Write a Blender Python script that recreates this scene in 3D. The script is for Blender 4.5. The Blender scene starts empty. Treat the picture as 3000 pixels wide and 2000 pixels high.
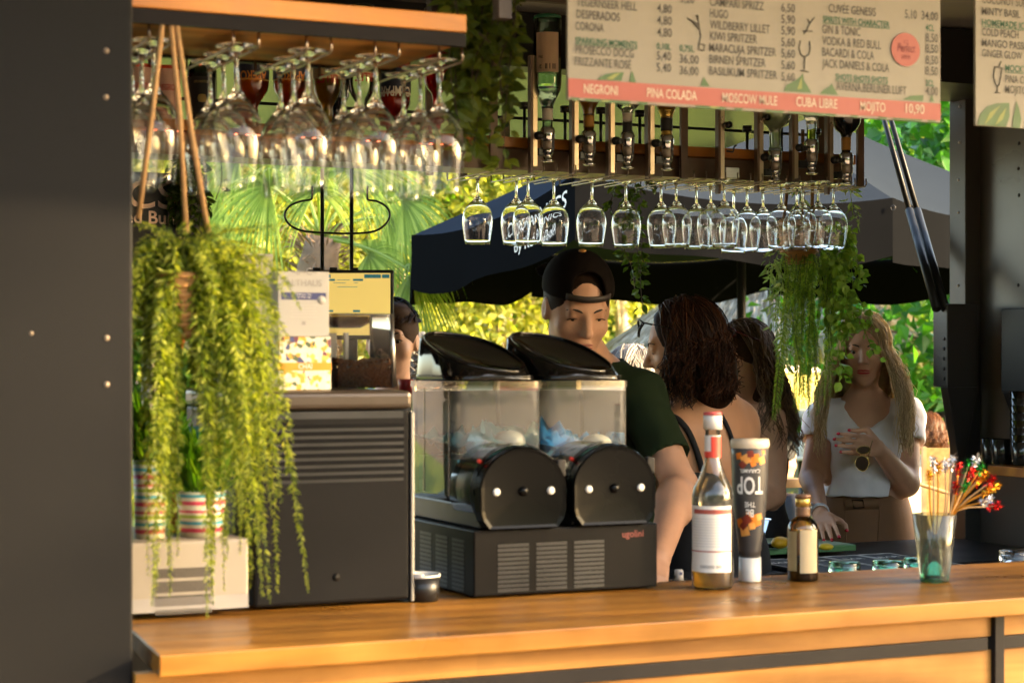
import bpy, math, random
import numpy as np
from mathutils import Vector, Matrix
R = math.radians
random.seed(7); rng = np.random.default_rng(7)
S = bpy.context.scene
COL = S.collection

# ---------------------------------------------------------------- camera, sky, sun, exposure
YAW = R(25.0); FPX = 5600.0; HOR = 1040.0
CAM = np.array([-0.687, -2.648, 1.5026])
FWD = np.array([math.sin(YAW), math.cos(YAW), 0.0])
RGT = np.array([math.cos(YAW), -math.sin(YAW), 0.0])
UP = np.array([0.0, 0.0, 1.0])
cam = bpy.data.cameras.new('camera'); cam_o = bpy.data.objects.new('camera', cam); COL.objects.link(cam_o)
cam_o.location = CAM; cam_o.rotation_euler = (R(90), 0, -YAW)
cam.sensor_width = 36; cam.lens = FPX / 3000 * 36; cam.shift_y = (HOR - 1000) / 3000
cam.clip_start = 0.1; cam.clip_end = 1500
cam.dof.use_dof = True; cam.dof.focus_distance = 5.4; cam.dof.aperture_fstop = 6.6
S.camera = cam_o

SUN = Vector((0.80, -0.50, 0.33)).normalized()
W = bpy.data.worlds.new('World'); S.world = W; W.use_nodes = True
nt = W.node_tree; bg = nt.nodes['Background']
sky = nt.nodes.new('ShaderNodeTexSky'); sky.sky_type = 'NISHITA'; sky.sun_disc = False
sky.sun_elevation = math.asin(SUN.z); sky.sun_rotation = math.atan2(SUN.x, SUN.y)
sky.air_density = 1.0; sky.dust_density = 2.5; sky.ozone_density = 1.0
nt.links.new(sky.outputs[0], bg.inputs[0]); bg.inputs[1].default_value = 0.15
sl = bpy.data.lights.new('sun', 'SUN'); sl.energy = 3.1; sl.angle = R(1.0); sl.color = (1.0, 0.78, 0.49)
so = bpy.data.objects.new('sun', sl); COL.objects.link(so); so.rotation_euler = SUN.to_track_quat('Z', 'Y').to_euler()
S.view_settings.view_transform = 'Standard'; S.view_settings.look = 'None'; S.view_settings.gamma = 1.0
S.view_settings.exposure = 3.02
S.view_settings.use_white_balance = True; S.view_settings.white_balance_temperature = 7250; S.view_settings.white_balance_tint = 10
S.render.engine = 'CYCLES'
cy = S.cycles
cy.use_denoising = True; cy.use_adaptive_sampling = True; cy.adaptive_threshold = 0.02
cy.max_bounces = 14; cy.transmission_bounces = 14; cy.transparent_max_bounces = 40; cy.diffuse_bounces = 5; cy.glossy_bounces = 6
cy.caustics_reflective = False; cy.caustics_refractive = False; cy.sample_clamp_indirect = 4.0

# ---------------------------------------------------------------- photo ray helpers (3000 x 2000 photo pixels -> world)
def ray(px, py): return FWD + (px - 1500) / FPX * RGT + (HOR - py) / FPX * UP
def PD(px, py, d): return CAM + d * ray(px, py)
def PY(px, py, y):
    r = ray(px, py); return CAM + (y - CAM[1]) / r[1] * r
def PX(px, py, x):
    r = ray(px, py); return CAM + (x - CAM[0]) / r[0] * r
def PZ(px, py, z):
    r = ray(px, py); return CAM + (z - CAM[2]) / r[2] * r
def m_px(d): return d / FPX
def nrm(v):
    v = np.asarray(v, float); return v / (np.linalg.norm(v) + 1e-12)
def A(*v): return np.array(v, float)

# ---------------------------------------------------------------- materials
MATS = {}
def srgb(h):
    c = [int(h[i:i + 2], 16) / 255 for i in (0, 2, 4)]
    return tuple((x / 12.92 if x <= .04045 else ((x + .055) / 1.055) ** 2.4) for x in c)
def new_mat(name):
    m = bpy.data.materials.new(name); m.use_nodes = True; MATS[name] = m
    return m, m.node_tree, m.node_tree.nodes['Principled BSDF']
def M(name, col=None, rough=.5, metal=0, var=.12, scale=18, bump=0, spec=.5, emit=0, trans=0, ior=1.45, coat=0, stretch=None, rvar=.1):
    if name in MATS: return MATS[name]
    m, t, p = new_mat(name)
    c = tuple(col[:3])
    tc = t.nodes.new('ShaderNodeTexCoord'); nz = t.nodes.new('ShaderNodeTexNoise'); nz.inputs['Scale'].default_value = scale; nz.inputs['Detail'].default_value = 5
    src = tc.outputs['Object']
    if stretch:
        mp = t.nodes.new('ShaderNodeMapping'); mp.inputs['Scale'].default_value = stretch; t.links.new(src, mp.inputs[0]); src = mp.outputs[0]
    t.links.new(src, nz.inputs['Vector'])
    mx = t.nodes.new('ShaderNodeMix'); mx.data_type = 'RGBA'
    mx.inputs[6].default_value = (*[max(0, x * (1 - var)) for x in c], 1); mx.inputs[7].default_value = (*[min(1, x * (1 + var)) for x in c], 1)
    t.links.new(nz.outputs['Fac'], mx.inputs[0]); t.links.new(mx.outputs[2], p.inputs['Base Color'])
    if rvar and not trans:
        mr = t.nodes.new('ShaderNodeMapRange'); mr.inputs[3].default_value = max(0.02, rough - rvar); mr.inputs[4].default_value = min(1, rough + rvar)
        t.links.new(nz.outputs['Fac'], mr.inputs[0]); t.links.new(mr.outputs[0], p.inputs['Roughness'])
    else: p.inputs['Roughness'].default_value = rough
    p.inputs['Metallic'].default_value = metal; p.inputs['Specular IOR Level'].default_value = spec
    p.inputs['Transmission Weight'].default_value = trans; p.inputs['IOR'].default_value = ior
    p.inputs['Coat Weight'].default_value = coat; p.inputs['Coat Roughness'].default_value = .08
    if emit: p.inputs['Emission Color'].default_value = (*c, 1); p.inputs['Emission Strength'].default_value = emit
    if bump:
        n2 = t.nodes.new('ShaderNodeTexNoise'); n2.inputs['Scale'].default_value = scale * 8; n2.inputs['Detail'].default_value = 3; t.links.new(src, n2.inputs['Vector'])
        b = t.nodes.new('ShaderNodeBump'); b.inputs['Strength'].default_value = bump; b.inputs['Distance'].default_value = .002
        t.links.new(n2.outputs['Fac'], b.inputs['Height']); t.links.new(b.outputs[0], p.inputs['Normal'])
    return m
def wood(name, c1, c2, rough=.35, scale=(1.2, 14, 14), coat=.15, c3=None):
    if name in MATS: return MATS[name]
    m, t, p = new_mat(name)
    tc = t.nodes.new('ShaderNodeTexCoord'); mp = t.nodes.new('ShaderNodeMapping'); mp.inputs['Scale'].default_value = scale
    t.links.new(tc.outputs['Object'], mp.inputs[0])
    n1 = t.nodes.new('ShaderNodeTexNoise'); n1.inputs['Scale'].default_value = 1.6; n1.inputs['Detail'].default_value = 8; n1.inputs['Roughness'].default_value = .65; n1.inputs['Distortion'].default_value = .8
    t.links.new(mp.outputs[0], n1.inputs['Vector'])
    wv = t.nodes.new('ShaderNodeTexWave'); wv.wave_type = 'BANDS'; wv.bands_direction = 'DIAGONAL'; wv.inputs['Scale'].default_value = .55; wv.inputs['Distortion'].default_value = 9; wv.inputs['Detail'].default_value = 3; wv.inputs['Detail Scale'].default_value = .7
    t.links.new(mp.outputs[0], wv.inputs['Vector'])
    ad = t.nodes.new('ShaderNodeMath'); ad.operation = 'MULTIPLY_ADD'; ad.inputs[1].default_value = .35; t.links.new(wv.outputs['Fac'], ad.inputs[0])
    ml = t.nodes.new('ShaderNodeMath'); ml.operation = 'MULTIPLY'; ml.inputs[1].default_value = .75; t.links.new(n1.outputs['Fac'], ml.inputs[0]); t.links.new(ml.outputs[0], ad.inputs[2])
    cr = t.nodes.new('ShaderNodeValToRGB'); cr.color_ramp.elements[0].position = .22; cr.color_ramp.elements[1].position = .8
    cr.color_ramp.elements[0].color = (*c1, 1); cr.color_ramp.elements[1].color = (*c2, 1)
    t.links.new(ad.outputs[0], cr.inputs[0]); t.links.new(cr.outputs[0], p.inputs['Base Color'])
    rr = t.nodes.new('ShaderNodeTexNoise'); rr.inputs['Scale'].default_value = 7; rr.inputs['Detail'].default_value = 6; t.links.new(tc.outputs['Object'], rr.inputs['Vector']); rm = t.nodes.new('ShaderNodeMapRange'); rm.inputs[1].default_value = .3; rm.inputs[2].default_value = .7; rm.inputs[3].default_value = max(.1, rough - .12); rm.inputs[4].default_value = rough + .16; t.links.new(rr.outputs['Fac'], rm.inputs[0]); t.links.new(rm.outputs[0], p.inputs['Roughness'])
    # glued staves: each board its own tone
    sp = t.nodes.new('ShaderNodeSeparateXYZ'); t.links.new(tc.outputs['Object'], sp.inputs[0])
    fl = t.nodes.new('ShaderNodeMath'); fl.operation = 'MULTIPLY'; fl.inputs[1].default_value = 11.3; t.links.new(sp.outputs[1], fl.inputs[0]); f2 = t.nodes.new('ShaderNodeMath'); f2.operation = 'FLOOR'; t.links.new(fl.outputs[0], f2.inputs[0])
    xs = t.nodes.new('ShaderNodeMath'); xs.operation = 'MULTIPLY_ADD'; xs.inputs[1].default_value = .9; t.links.new(sp.outputs[0], xs.inputs[0]); wn0 = t.nodes.new('ShaderNodeMath'); wn0.operation = 'MULTIPLY'; wn0.inputs[1].default_value = .37; t.links.new(f2.outputs[0], wn0.inputs[0]); t.links.new(wn0.outputs[0], xs.inputs[2]); f3 = t.nodes.new('ShaderNodeMath'); f3.operation = 'FLOOR'; t.links.new(xs.outputs[0], f3.inputs[0])
    cb = t.nodes.new('ShaderNodeCombineXYZ'); t.links.new(f2.outputs[0], cb.inputs[0]); t.links.new(f3.outputs[0], cb.inputs[1]); wn = t.nodes.new('ShaderNodeTexWhiteNoise'); wn.noise_dimensions = '2D'; t.links.new(cb.outputs[0], wn.inputs['Vector'])
    mr = t.nodes.new('ShaderNodeMapRange'); mr.inputs[3].default_value = .80; mr.inputs[4].default_value = 1.18; t.links.new(wn.outputs['Value'], mr.inputs[0])
    mc = t.nodes.new('ShaderNodeVectorMath'); mc.operation = 'SCALE'; t.links.new(cr.outputs[0], mc.inputs[0]); st = t.nodes.new('ShaderNodeMapRange'); st.inputs[1].default_value = .35; st.inputs[2].default_value = .65; st.inputs[3].default_value = .84; st.inputs[4].default_value = 1.08; t.links.new(rr.outputs['Fac'], st.inputs[0]); mm_ = t.nodes.new('ShaderNodeMath'); mm_.operation = 'MULTIPLY'; t.links.new(mr.outputs[0], mm_.inputs[0]); t.links.new(st.outputs[0], mm_.inputs[1]); t.links.new(mm_.outputs[0], mc.inputs['Scale']); t.links.new(mc.outputs[0], p.inputs['Base Color'])
    p.inputs['Roughness'].default_value = rough; p.inputs['Specular IOR Level'].default_value = .25; p.inputs['Coat Weight'].default_value = coat; p.inputs['Coat Roughness'].default_value = .22
    b = t.nodes.new('ShaderNodeBump'); b.inputs['Strength'].default_value = .12; b.inputs['Distance'].default_value = .001; t.links.new(ad.outputs[0], b.inputs['Height']); t.links.new(b.outputs[0], p.inputs['Normal'])
    return m
def leafmat(name, cols, trans=.4, rough=.45, spec=.3, tmul=1.3):
    if name in MATS: return MATS[name]
    m, t, p = new_mat(name)
    g = t.nodes.new('ShaderNodeNewGeometry'); cr = t.nodes.new('ShaderNodeValToRGB')
    el = cr.color_ramp.elements
    while len(el) < len(cols): el.new(.5)
    for i, c in enumerate(cols): el[i].position = i / max(1, len(cols) - 1); el[i].color = (*c, 1)
    t.links.new(g.outputs['Random Per Island'], cr.inputs[0]); t.links.new(cr.outputs[0], p.inputs['Base Color'])
    p.inputs['Roughness'].default_value = rough; p.inputs['Specular IOR Level'].default_value = spec
    tr = t.nodes.new('ShaderNodeBsdfTranslucent'); mu = t.nodes.new('ShaderNodeMix'); mu.data_type = 'RGBA'; mu.blend_type = 'MULTIPLY'; mu.inputs[0].default_value = 1
    mu.inputs[7].default_value = (1.15 * tmul, 1.15 * tmul, .45 * tmul, 1); t.links.new(cr.outputs[0], mu.inputs[6]); t.links.new(mu.outputs[2], tr.inputs[0])
    ms = t.nodes.new('ShaderNodeMixShader'); ms.inputs[0].default_value = trans
    t.links.new(p.outputs[0], ms.inputs[1]); t.links.new(tr.outputs[0], ms.inputs[2])
    t.links.new(ms.outputs[0], t.nodes['Material Output'].inputs[0])
    return m
def thin(name, tint=(1, 1, 1), refl=.5, rough=.03, haze=0.):
    """single-sheet clear plastic: see-through with Fresnel-weighted gloss"""
    if name in MATS: return MATS[name]
    m, t, p = new_mat(name); t.nodes.remove(p)
    tr = t.nodes.new('ShaderNodeBsdfTransparent'); tr.inputs[0].default_value = (*tint, 1)
    gl = t.nodes.new('ShaderNodeBsdfGlossy'); gl.inputs['Roughness'].default_value = rough
    fr = t.nodes.new('ShaderNodeFresnel'); fr.inputs['IOR'].default_value = 1.5
    mu = t.nodes.new('ShaderNodeMath'); mu.operation = 'MULTIPLY_ADD'; mu.inputs[1].default_value = refl * 2; mu.inputs[2].default_value = .01; mu.use_clamp = True; t.links.new(fr.outputs[0], mu.inputs[0])
    ms = t.nodes.new('ShaderNodeMixShader'); t.links.new(mu.outputs[0], ms.inputs[0]); t.links.new(tr.outputs[0], ms.inputs[1]); t.links.new(gl.outputs[0], ms.inputs[2])
    out = ms.outputs[0]
    if haze:
        di = t.nodes.new('ShaderNodeBsdfDiffuse'); di.inputs[0].default_value = (.8, .79, .76, 1); m2 = t.nodes.new('ShaderNodeMixShader'); m2.inputs[0].default_value = haze; t.links.new(out, m2.inputs[1]); t.links.new(di.outputs[0], m2.inputs[2]); out = m2.outputs[0]
    t.links.new(out, t.nodes['Material Output'].inputs[0])
    return m
def glass(name, col=(1, 1, 1), rough=0.0, ior=1.45, tw=1.):
    if name in MATS: return MATS[name]
    m, t, p = new_mat(name)
    p.inputs['Base Color'].default_value = (*col, 1); p.inputs['Roughness'].default_value = rough; p.inputs['Transmission Weight'].default_value = tw; p.inputs['IOR'].default_value = ior
    return m

BLACKMETAL = M('dark painted steel', (.016, .0145, .014), .42, var=.35, scale=6, spec=.22, bump=.05)
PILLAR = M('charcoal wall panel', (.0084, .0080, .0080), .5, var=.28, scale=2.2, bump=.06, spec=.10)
SIDEPANEL = M('black side wall sheet', (.085, .075, .068), .30, var=.4, scale=3, bump=.03, spec=.5)  # brownish reflections on the black sheet lightened into its base colour
CEILM = M('pale ceiling panel', (.42, .42, .41), .5, var=.08, scale=2)
BLACKP = M('black plastic', (.012, .012, .013), .35, var=.3, scale=10)
GLOSSBLACK = M('gloss black plastic', (.003, .003, .003), .2, var=.3, scale=4, rvar=.06, spec=.13)
OAK = wood('oiled oak', (.20, .080, .014), (.42, .20, .048), .40, coat=.05)
OAKTOP = wood('oiled oak slab', (.165, .062, .009), (.31, .138, .024), .36, coat=.08)
OAKDARK = wood('oak shelf', (.26, .080, .008), (.46, .17, .022), .45)
PALEWOOD = wood('pale larch', (.40, .24, .11), (.62, .42, .22), .5, scale=(10, 1, 10))
STEEL = M('brushed steel', (.55, .53, .50), .32, metal=1, var=.1, scale=4, stretch=(1, 1, 30))
CHROME = M('chrome', (.75, .74, .72), .12, metal=1, var=.05, rvar=.03)
ALU_AMBER = M('amber reflection aluminium', (.56, .42, .28), .30, metal=1, var=.1)  # amber reflections on the bars put into the metal colour
WGLASS = glass('wine glass clear', (1, 1, 1), 0, 1.47)
SKIN = M('light skin', (.56, .30, .19), .5, bump=.25, var=.16, scale=22, spec=.35)
SKIN_LIT = M('orange lit skin', (.60, .285, .145), .5, bump=.25, var=.16, scale=22, spec=.35)  # orange light on the barmaid's back put into the skin tone
# ---------------------------------------------------------------- mesh helpers
ORG = {}
def thing(name, label, cat, loc=(0, 0, 0), group=None):
    o = bpy.data.objects.new(name, None); COL.objects.link(o); o.location = loc; o.empty_display_size = .05
    o['label'] = label; o['category'] = cat
    if group: o['group'] = group
    ORG[o] = np.array(loc, float)
    return o
def tag(o, label, cat, group=None):
    o['label'] = label; o['category'] = cat
    if group: o['group'] = group
    return o
def kind(o, k='structure'): o['kind'] = k; return o

class MB:
    def __init__(s): s.v = []; s.f = []; s.m = []; s.sm = []; s.n = 0
    def add(s, v, f, mi=0, smooth=False):
        v = np.asarray(v, float).reshape(-1, 3); n = s.n
        s.v.append(v); s.n += len(v)
        for q in f: s.f.append(tuple(int(i) + n for i in q))
        s.m += [mi] * len(f); s.sm += [smooth] * len(f)
        return s
    def box(s, x0, x1, y0, y1, z0, z1, mi=0, fr=None):
        v = np.array([(x, y, z) for z in (z0, z1) for y in (y0, y1) for x in (x0, x1)], float)
        if fr is not None: v = np.array([fr[0] + a * fr[1] + b * fr[2] + c * fr[3] for a, b, c in v])
        return s.add(v, [(0, 2, 3, 1), (4, 5, 7, 6), (0, 1, 5, 4), (2, 6, 7, 3), (0, 4, 6, 2), (1, 3, 7, 5)], mi)
    def bar(s, a, b, w, h, mi=0, up=(0, 0, 1)):
        a = np.asarray(a, float); b = np.asarray(b, float); d = nrm(b - a); u = np.asarray(up, float)
        if abs(d @ u) > .95: u = A(1, 0, 0)
        x = nrm(np.cross(d, u)); z = np.cross(x, d)
        v = [p + sx * x * w / 2 + sz * z * h / 2 for p in (a, b) for sz in (-1, 1) for sx in (-1, 1)]
        return s.add(v, [(0, 2, 3, 1), (4, 5, 7, 6), (0, 1, 5, 4), (2, 6, 7, 3), (0, 4, 6, 2), (1, 3, 7, 5)], mi)
    def tube(s, pts, r, n=8, mi=0, smooth=True, caps=True, closed=False):
        pts = np.asarray(pts, float); k = len(pts); r = np.broadcast_to(np.asarray(r, float), (k,))
        T = np.gradient(pts, axis=0) if k > 2 else np.repeat((pts[1] - pts[0])[None], k, 0)
        if closed: T = np.roll(pts, -1, 0) - np.roll(pts, 1, 0)
        T = T / (np.linalg.norm(T, axis=1)[:, None] + 1e-12)
        u = A(0, 0, 1) if abs(T[0][2]) < .9 else A(1, 0, 0)
        u = nrm(u - T[0] * (u @ T[0])); vs = []
        for i in range(k):
            u = nrm(u - T[i] * (u @ T[i])); w = np.cross(T[i], u)
            a = np.arange(n) * 2 * math.pi / n
            vs.append(pts[i] + r[i] * (np.cos(a)[:, None] * u + np.sin(a)[:, None] * w))
        v = np.concatenate(vs); f = []
        for i in range(k if closed else k - 1):
            i2 = (i + 1) % k
            for j in range(n): f.append((i * n + j, i * n + (j + 1) % n, i2 * n + (j + 1) % n, i2 * n + j))
        if caps and not closed: f.append(tuple(range(n - 1, -1, -1))); f.append(tuple((k - 1) * n + j for j in range(n)))
        return s.add(v, f, mi, smooth)
    def cyl(s, a, b, r0, r1=None, n=24, mi=0, smooth=True):
        return s.tube([a, b], [r0, r0 if r1 is None else r1], n, mi, smooth)
    def lathe(s, prof, c=(0, 0, 0), n=32, mi=0, ax=None, smooth=True, sx=1, sy=1):
        """prof: list of (r, z) closed at axis where r == 0; mi may be a list per segment"""
        c = np.asarray(c, float); a = np.arange(n) * 2 * math.pi / n; vs = []; idx = []
        X, Y, Z = (A(1, 0, 0), A(0, 1, 0), A(0, 0, 1)) if ax is None else ax
        k = 0
        for r, z in prof:
            if r <= 1e-7: vs.append((c + Z * z)[None]); idx.append([k] * n); k += 1
            else:
                vs.append(c + Z * z + r * (sx * np.cos(a)[:, None] * X + sy * np.sin(a)[:, None] * Y)); idx.append(list(range(k, k + n))); k += n
        f = []; mm = []
        for i in range(len(prof) - 1):
            m_ = mi[i] if isinstance(mi, (list, tuple)) else mi
            for j in range(n):
                j2 = (j + 1) % n; q = [idx[i][j], idx[i][j2], idx[i + 1][j2], idx[i + 1][j]]
                q = list(dict.fromkeys(q))
                if len(q) > 2: f.append(tuple(q)); mm.append(m_)
        n0 = len(s.m); s.add(np.concatenate(vs), f, 0, smooth); s.m[n0:] = mm
        return s
    def poly(s, pts, mi=0): return s.add(pts, [tuple(range(len(pts)))], mi)
    def prism(s, pts, d, mi=0):
        pts = np.asarray(pts, float); k = len(pts); d = np.asarray(d, float)
        f = [tuple(range(k - 1, -1, -1)), tuple(range(k, 2 * k))] + [(i, (i + 1) % k, k + (i + 1) % k, k + i) for i in range(k)]
        return s.add(np.concatenate([pts, pts + d]), f, mi)
    def ball(s, c, r, n=12, mi=0, rot=None):
        r = np.broadcast_to(np.asarray(r, float), (3,)); c = np.asarray(c, float); v = []; m = n // 2
        for i in range(m + 1):
            t = math.pi * i / m
            for j in range(n):
                a = 2 * math.pi * j / n; q = A(math.sin(t) * math.cos(a), math.sin(t) * math.sin(a), math.cos(t)) * r
                v.append(c + (q if rot is None else rot @ q))
        f = [(i * n + j, (i + 1) * n + j, (i + 1) * n + (j + 1) % n, i * n + (j + 1) % n) for i in range(m) for j in range(n)]
        return s.add(v, f, mi, True)
    def grid(s, P, mi=0, smooth=True):
        P = np.asarray(P, float); a, b = P.shape[:2]
        f = [(i * b + j, (i + 1) * b + j, (i + 1) * b + j + 1, i * b + j + 1) for i in range(a - 1) for j in range(b - 1)]
        return s.add(P.reshape(-1, 3), f, mi, smooth)
    def leaves(s, pos, axis, nor, length, wr=.5, kind='fold', mi=0, curl=.12):
        """many small leaves at once (numpy)"""
        pos = np.asarray(pos, float); n = len(pos)
        ax = axis / (np.linalg.norm(axis, axis=1)[:, None] + 1e-9)
        sd = np.cross(ax, nor); sd /= (np.linalg.norm(sd, axis=1)[:, None] + 1e-9); up = np.cross(sd, ax)
        L = np.broadcast_to(np.asarray(length, float), (n,))[:, None]; Wd = L * np.broadcast_to(np.asarray(wr, float), (n,))[:, None] / 2
        if kind == 'fold':
            V = np.stack([pos, pos + ax * L * .42 - sd * Wd + up * L * curl, pos + ax * L - up * L * curl, pos + ax * L * .42 + sd * Wd + up * L * curl], 1).reshape(-1, 3)
            b = np.arange(n) * 4
            F = np.concatenate([np.stack([b, b + 2, b + 1], 1), np.stack([b, b + 3, b + 2], 1)])
        else:
            V = np.stack([pos, pos + ax * L * .25 - sd * Wd * .85 + up * L * curl * .6, pos + ax * L * .55 - sd * Wd * .9 + up * L * curl * .7, pos + ax * L - up * L * curl * 1.3,
                          pos + ax * L * .55 + sd * Wd * .9 + up * L * curl * .7, pos + ax * L * .25 + sd * Wd * .85 + up * L * curl * .6, pos + ax * L * .4], 1).reshape(-1, 3)
            b = np.arange(n) * 7
            F = np.concatenate([np.stack([b, b + 6, b + 1], 1), np.stack([b + 1, b + 6, b + 2], 1), np.stack([b + 2, b + 6, b + 3], 1),
                                np.stack([b + 3, b + 6, b + 4], 1), np.stack([b + 4, b + 6, b + 5], 1), np.stack([b + 5, b + 6, b], 1)])
        return s.add(V, F.tolist(), mi)
    def text(s, body, o, x, y, size, mi=0, sx=1., off=.012, align='LEFT', wrap=None, shear=0., lift=0.):
        """flat lettering: o + x*u + y*v ; wrap(u, v) -> point for curved labels"""
        v, f = text2d(body, off, align, shear); u = v[:, 0] * size * sx; w = v[:, 1] * size
        if wrap: P = np.array([wrap(a, b) for a, b in zip(u, w)])
        else: P = np.asarray(o, float) + u[:, None] * np.asarray(x) + w[:, None] * np.asarray(y)
        return s.add(P, f, mi)
    def build(s, name, mats, parent=None, bevel=0, loc=None, seg=2, autosmooth=False, sub=0):
        org = ORG[parent] if parent is not None else np.asarray(loc if loc is not None else (0, 0, 0), float)
        V = (np.concatenate(s.v) if s.v else np.zeros((0, 3))) - org
        me = bpy.data.meshes.new(name); me.from_pydata(V.tolist(), [], s.f); me.update()
        mats = mats if isinstance(mats, (list, tuple)) else [mats]
        for m in mats: me.materials.append(m)
        me.polygons.foreach_set('material_index', s.m); me.polygons.foreach_set('use_smooth', s.sm)
        o = bpy.data.objects.new(name, me); COL.objects.link(o)
        if parent is not None: o.parent = parent
        else: o.location = org
        ORG[o] = org
        if bevel:
            b = o.modifiers.new('bevel', 'BEVEL'); b.width = bevel; b.segments = seg; b.limit_method = 'ANGLE'; b.angle_limit = R(40)
            b.harden_normals = False
        if sub:
            b = o.modifiers.new('sub', 'SUBSURF'); b.levels = sub; b.render_levels = sub
        return o
_T = {}
def text2d(body, off, align, shear):
    k = (body, off, align, shear)
    if k not in _T:
        c = bpy.data.curves.new('lettering', 'FONT'); c.body = body; c.size = 1; c.offset = off; c.align_x = align; c.shear = shear; c.resolution_u = 3
        o = bpy.data.objects.new('lettering', c); me = bpy.data.meshes.new_from_object(o)
        _T[k] = (np.array([p.co[:] for p in me.vertices]).reshape(-1, 3)[:, :2], [tuple(p.vertices) for p in me.polygons])
        bpy.data.objects.remove(o); bpy.data.curves.remove(c); bpy.data.meshes.remove(me)
    return _T[k]
def bez(p0, p1, p2, n=12):
    t = np.linspace(0, 1, n)[:, None]; p0, p1, p2 = map(lambda q: np.asarray(q, float), (p0, p1, p2))
    return (1 - t) ** 2 * p0 + 2 * t * (1 - t) * p1 + t * t * p2
def interp(pts, n):
    """smooth polyline through pts (Catmull-Rom)"""
    P = np.asarray(pts, float); P = np.concatenate([[2 * P[0] - P[1]], P, [2 * P[-1] - P[-2]]]); out = []
    k = len(P) - 3
    for t in np.linspace(0, k - 1e-6, n):
        i = int(t); u = t - i; a, b, c, d = P[i:i + 4]
        out.append(.5 * ((2 * b) + (-a + c) * u + (2 * a - 5 * b + 4 * c - d) * u * u + (-a + 3 * b - 3 * c + d) * u ** 3))
    return np.array(out)
def copy_thing(root, loc, label=None, name=None):
    r = root.copy(); COL.objects.link(r); r.location = loc
    if label: r['label'] = label
    for ch in list(root.children):
        c = ch.copy(); COL.objects.link(c); c.parent = r
        for g in ch.children:
            d = g.copy(); COL.objects.link(d); d.parent = c
    return r
ORDINAL = ['first', 'second', 'third', 'fourth', 'fifth', 'sixth', 'seventh', 'eighth', 'ninth', 'tenth', 'eleventh', 'twelfth', 'thirteenth', 'fourteenth', 'fifteenth', 'sixteenth', 'seventeenth', 'eighteenth', 'nineteenth', 'twentieth']

# ---------------------------------------------------------------- implicit bodies (smooth unions of tapered limbs, meshed with surface nets)
def smin(a, b, k):
    h = np.clip(.5 + .5 * (b - a) / k, 0, 1); return b + (a - b) * h - k * h * (1 - h)
def d_cap(p, a, b, ra, rb):
    a = np.asarray(a, float); b = np.asarray(b, float); ab = b - a; t = np.clip(((p - a) @ ab) / (ab @ ab + 1e-12), 0, 1)
    return np.linalg.norm(p - a - t[:, None] * ab, axis=1) - (ra + (rb - ra) * t)
def d_ell(p, c, r, rot=None):
    q = p - np.asarray(c, float)
    if rot is not None: q = q @ rot
    r = np.asarray(r, float); k0 = np.linalg.norm(q / r, axis=1); k1 = np.linalg.norm(q / (r * r), axis=1)
    return k0 * (k0 - 1) / (k1 + 1e-9)
def rotz(a): c, s = math.cos(a), math.sin(a); return np.array([(c, -s, 0), (s, c, 0), (0, 0, 1)])
def rotx(a): c, s = math.cos(a), math.sin(a); return np.array([(1, 0, 0), (0, c, -s), (0, s, c)])
def roty(a): c, s = math.cos(a), math.sin(a); return np.array([(c, 0, s), (0, 1, 0), (-s, 0, c)])
def field(prims, p):
    d = np.full(len(p), 9.0)
    for q in prims:
        op = q[0]; k = q[-1]
        if op == 'cap': d = smin(d, d_cap(p, *q[1:5]), k)
        elif op == 'ell': d = smin(d, d_ell(p, *q[1:-1]), k)
        elif op == 'cut': d = -smin(-d, d_ell(p, *q[1:-1]), k)
        elif op == 'cutcap': d = -smin(-d, d_cap(p, *q[1:5]), k)
        elif op == 'above': d = np.maximum(d, q[1] - p[:, 2])          # keep z > q[1]
        elif op == 'below': d = np.maximum(d, p[:, 2] - q[1])
        elif op == 'plane': d = np.maximum(d, (p - np.asarray(q[1], float)) @ np.asarray(q[2], float))   # keep the side against the normal
        elif op == 'head': d = smin(d, field(q[3], (p - q[1]) @ q[2]), k)
        elif op == 'shell': d = np.abs(d) - q[1]
    return d
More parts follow.
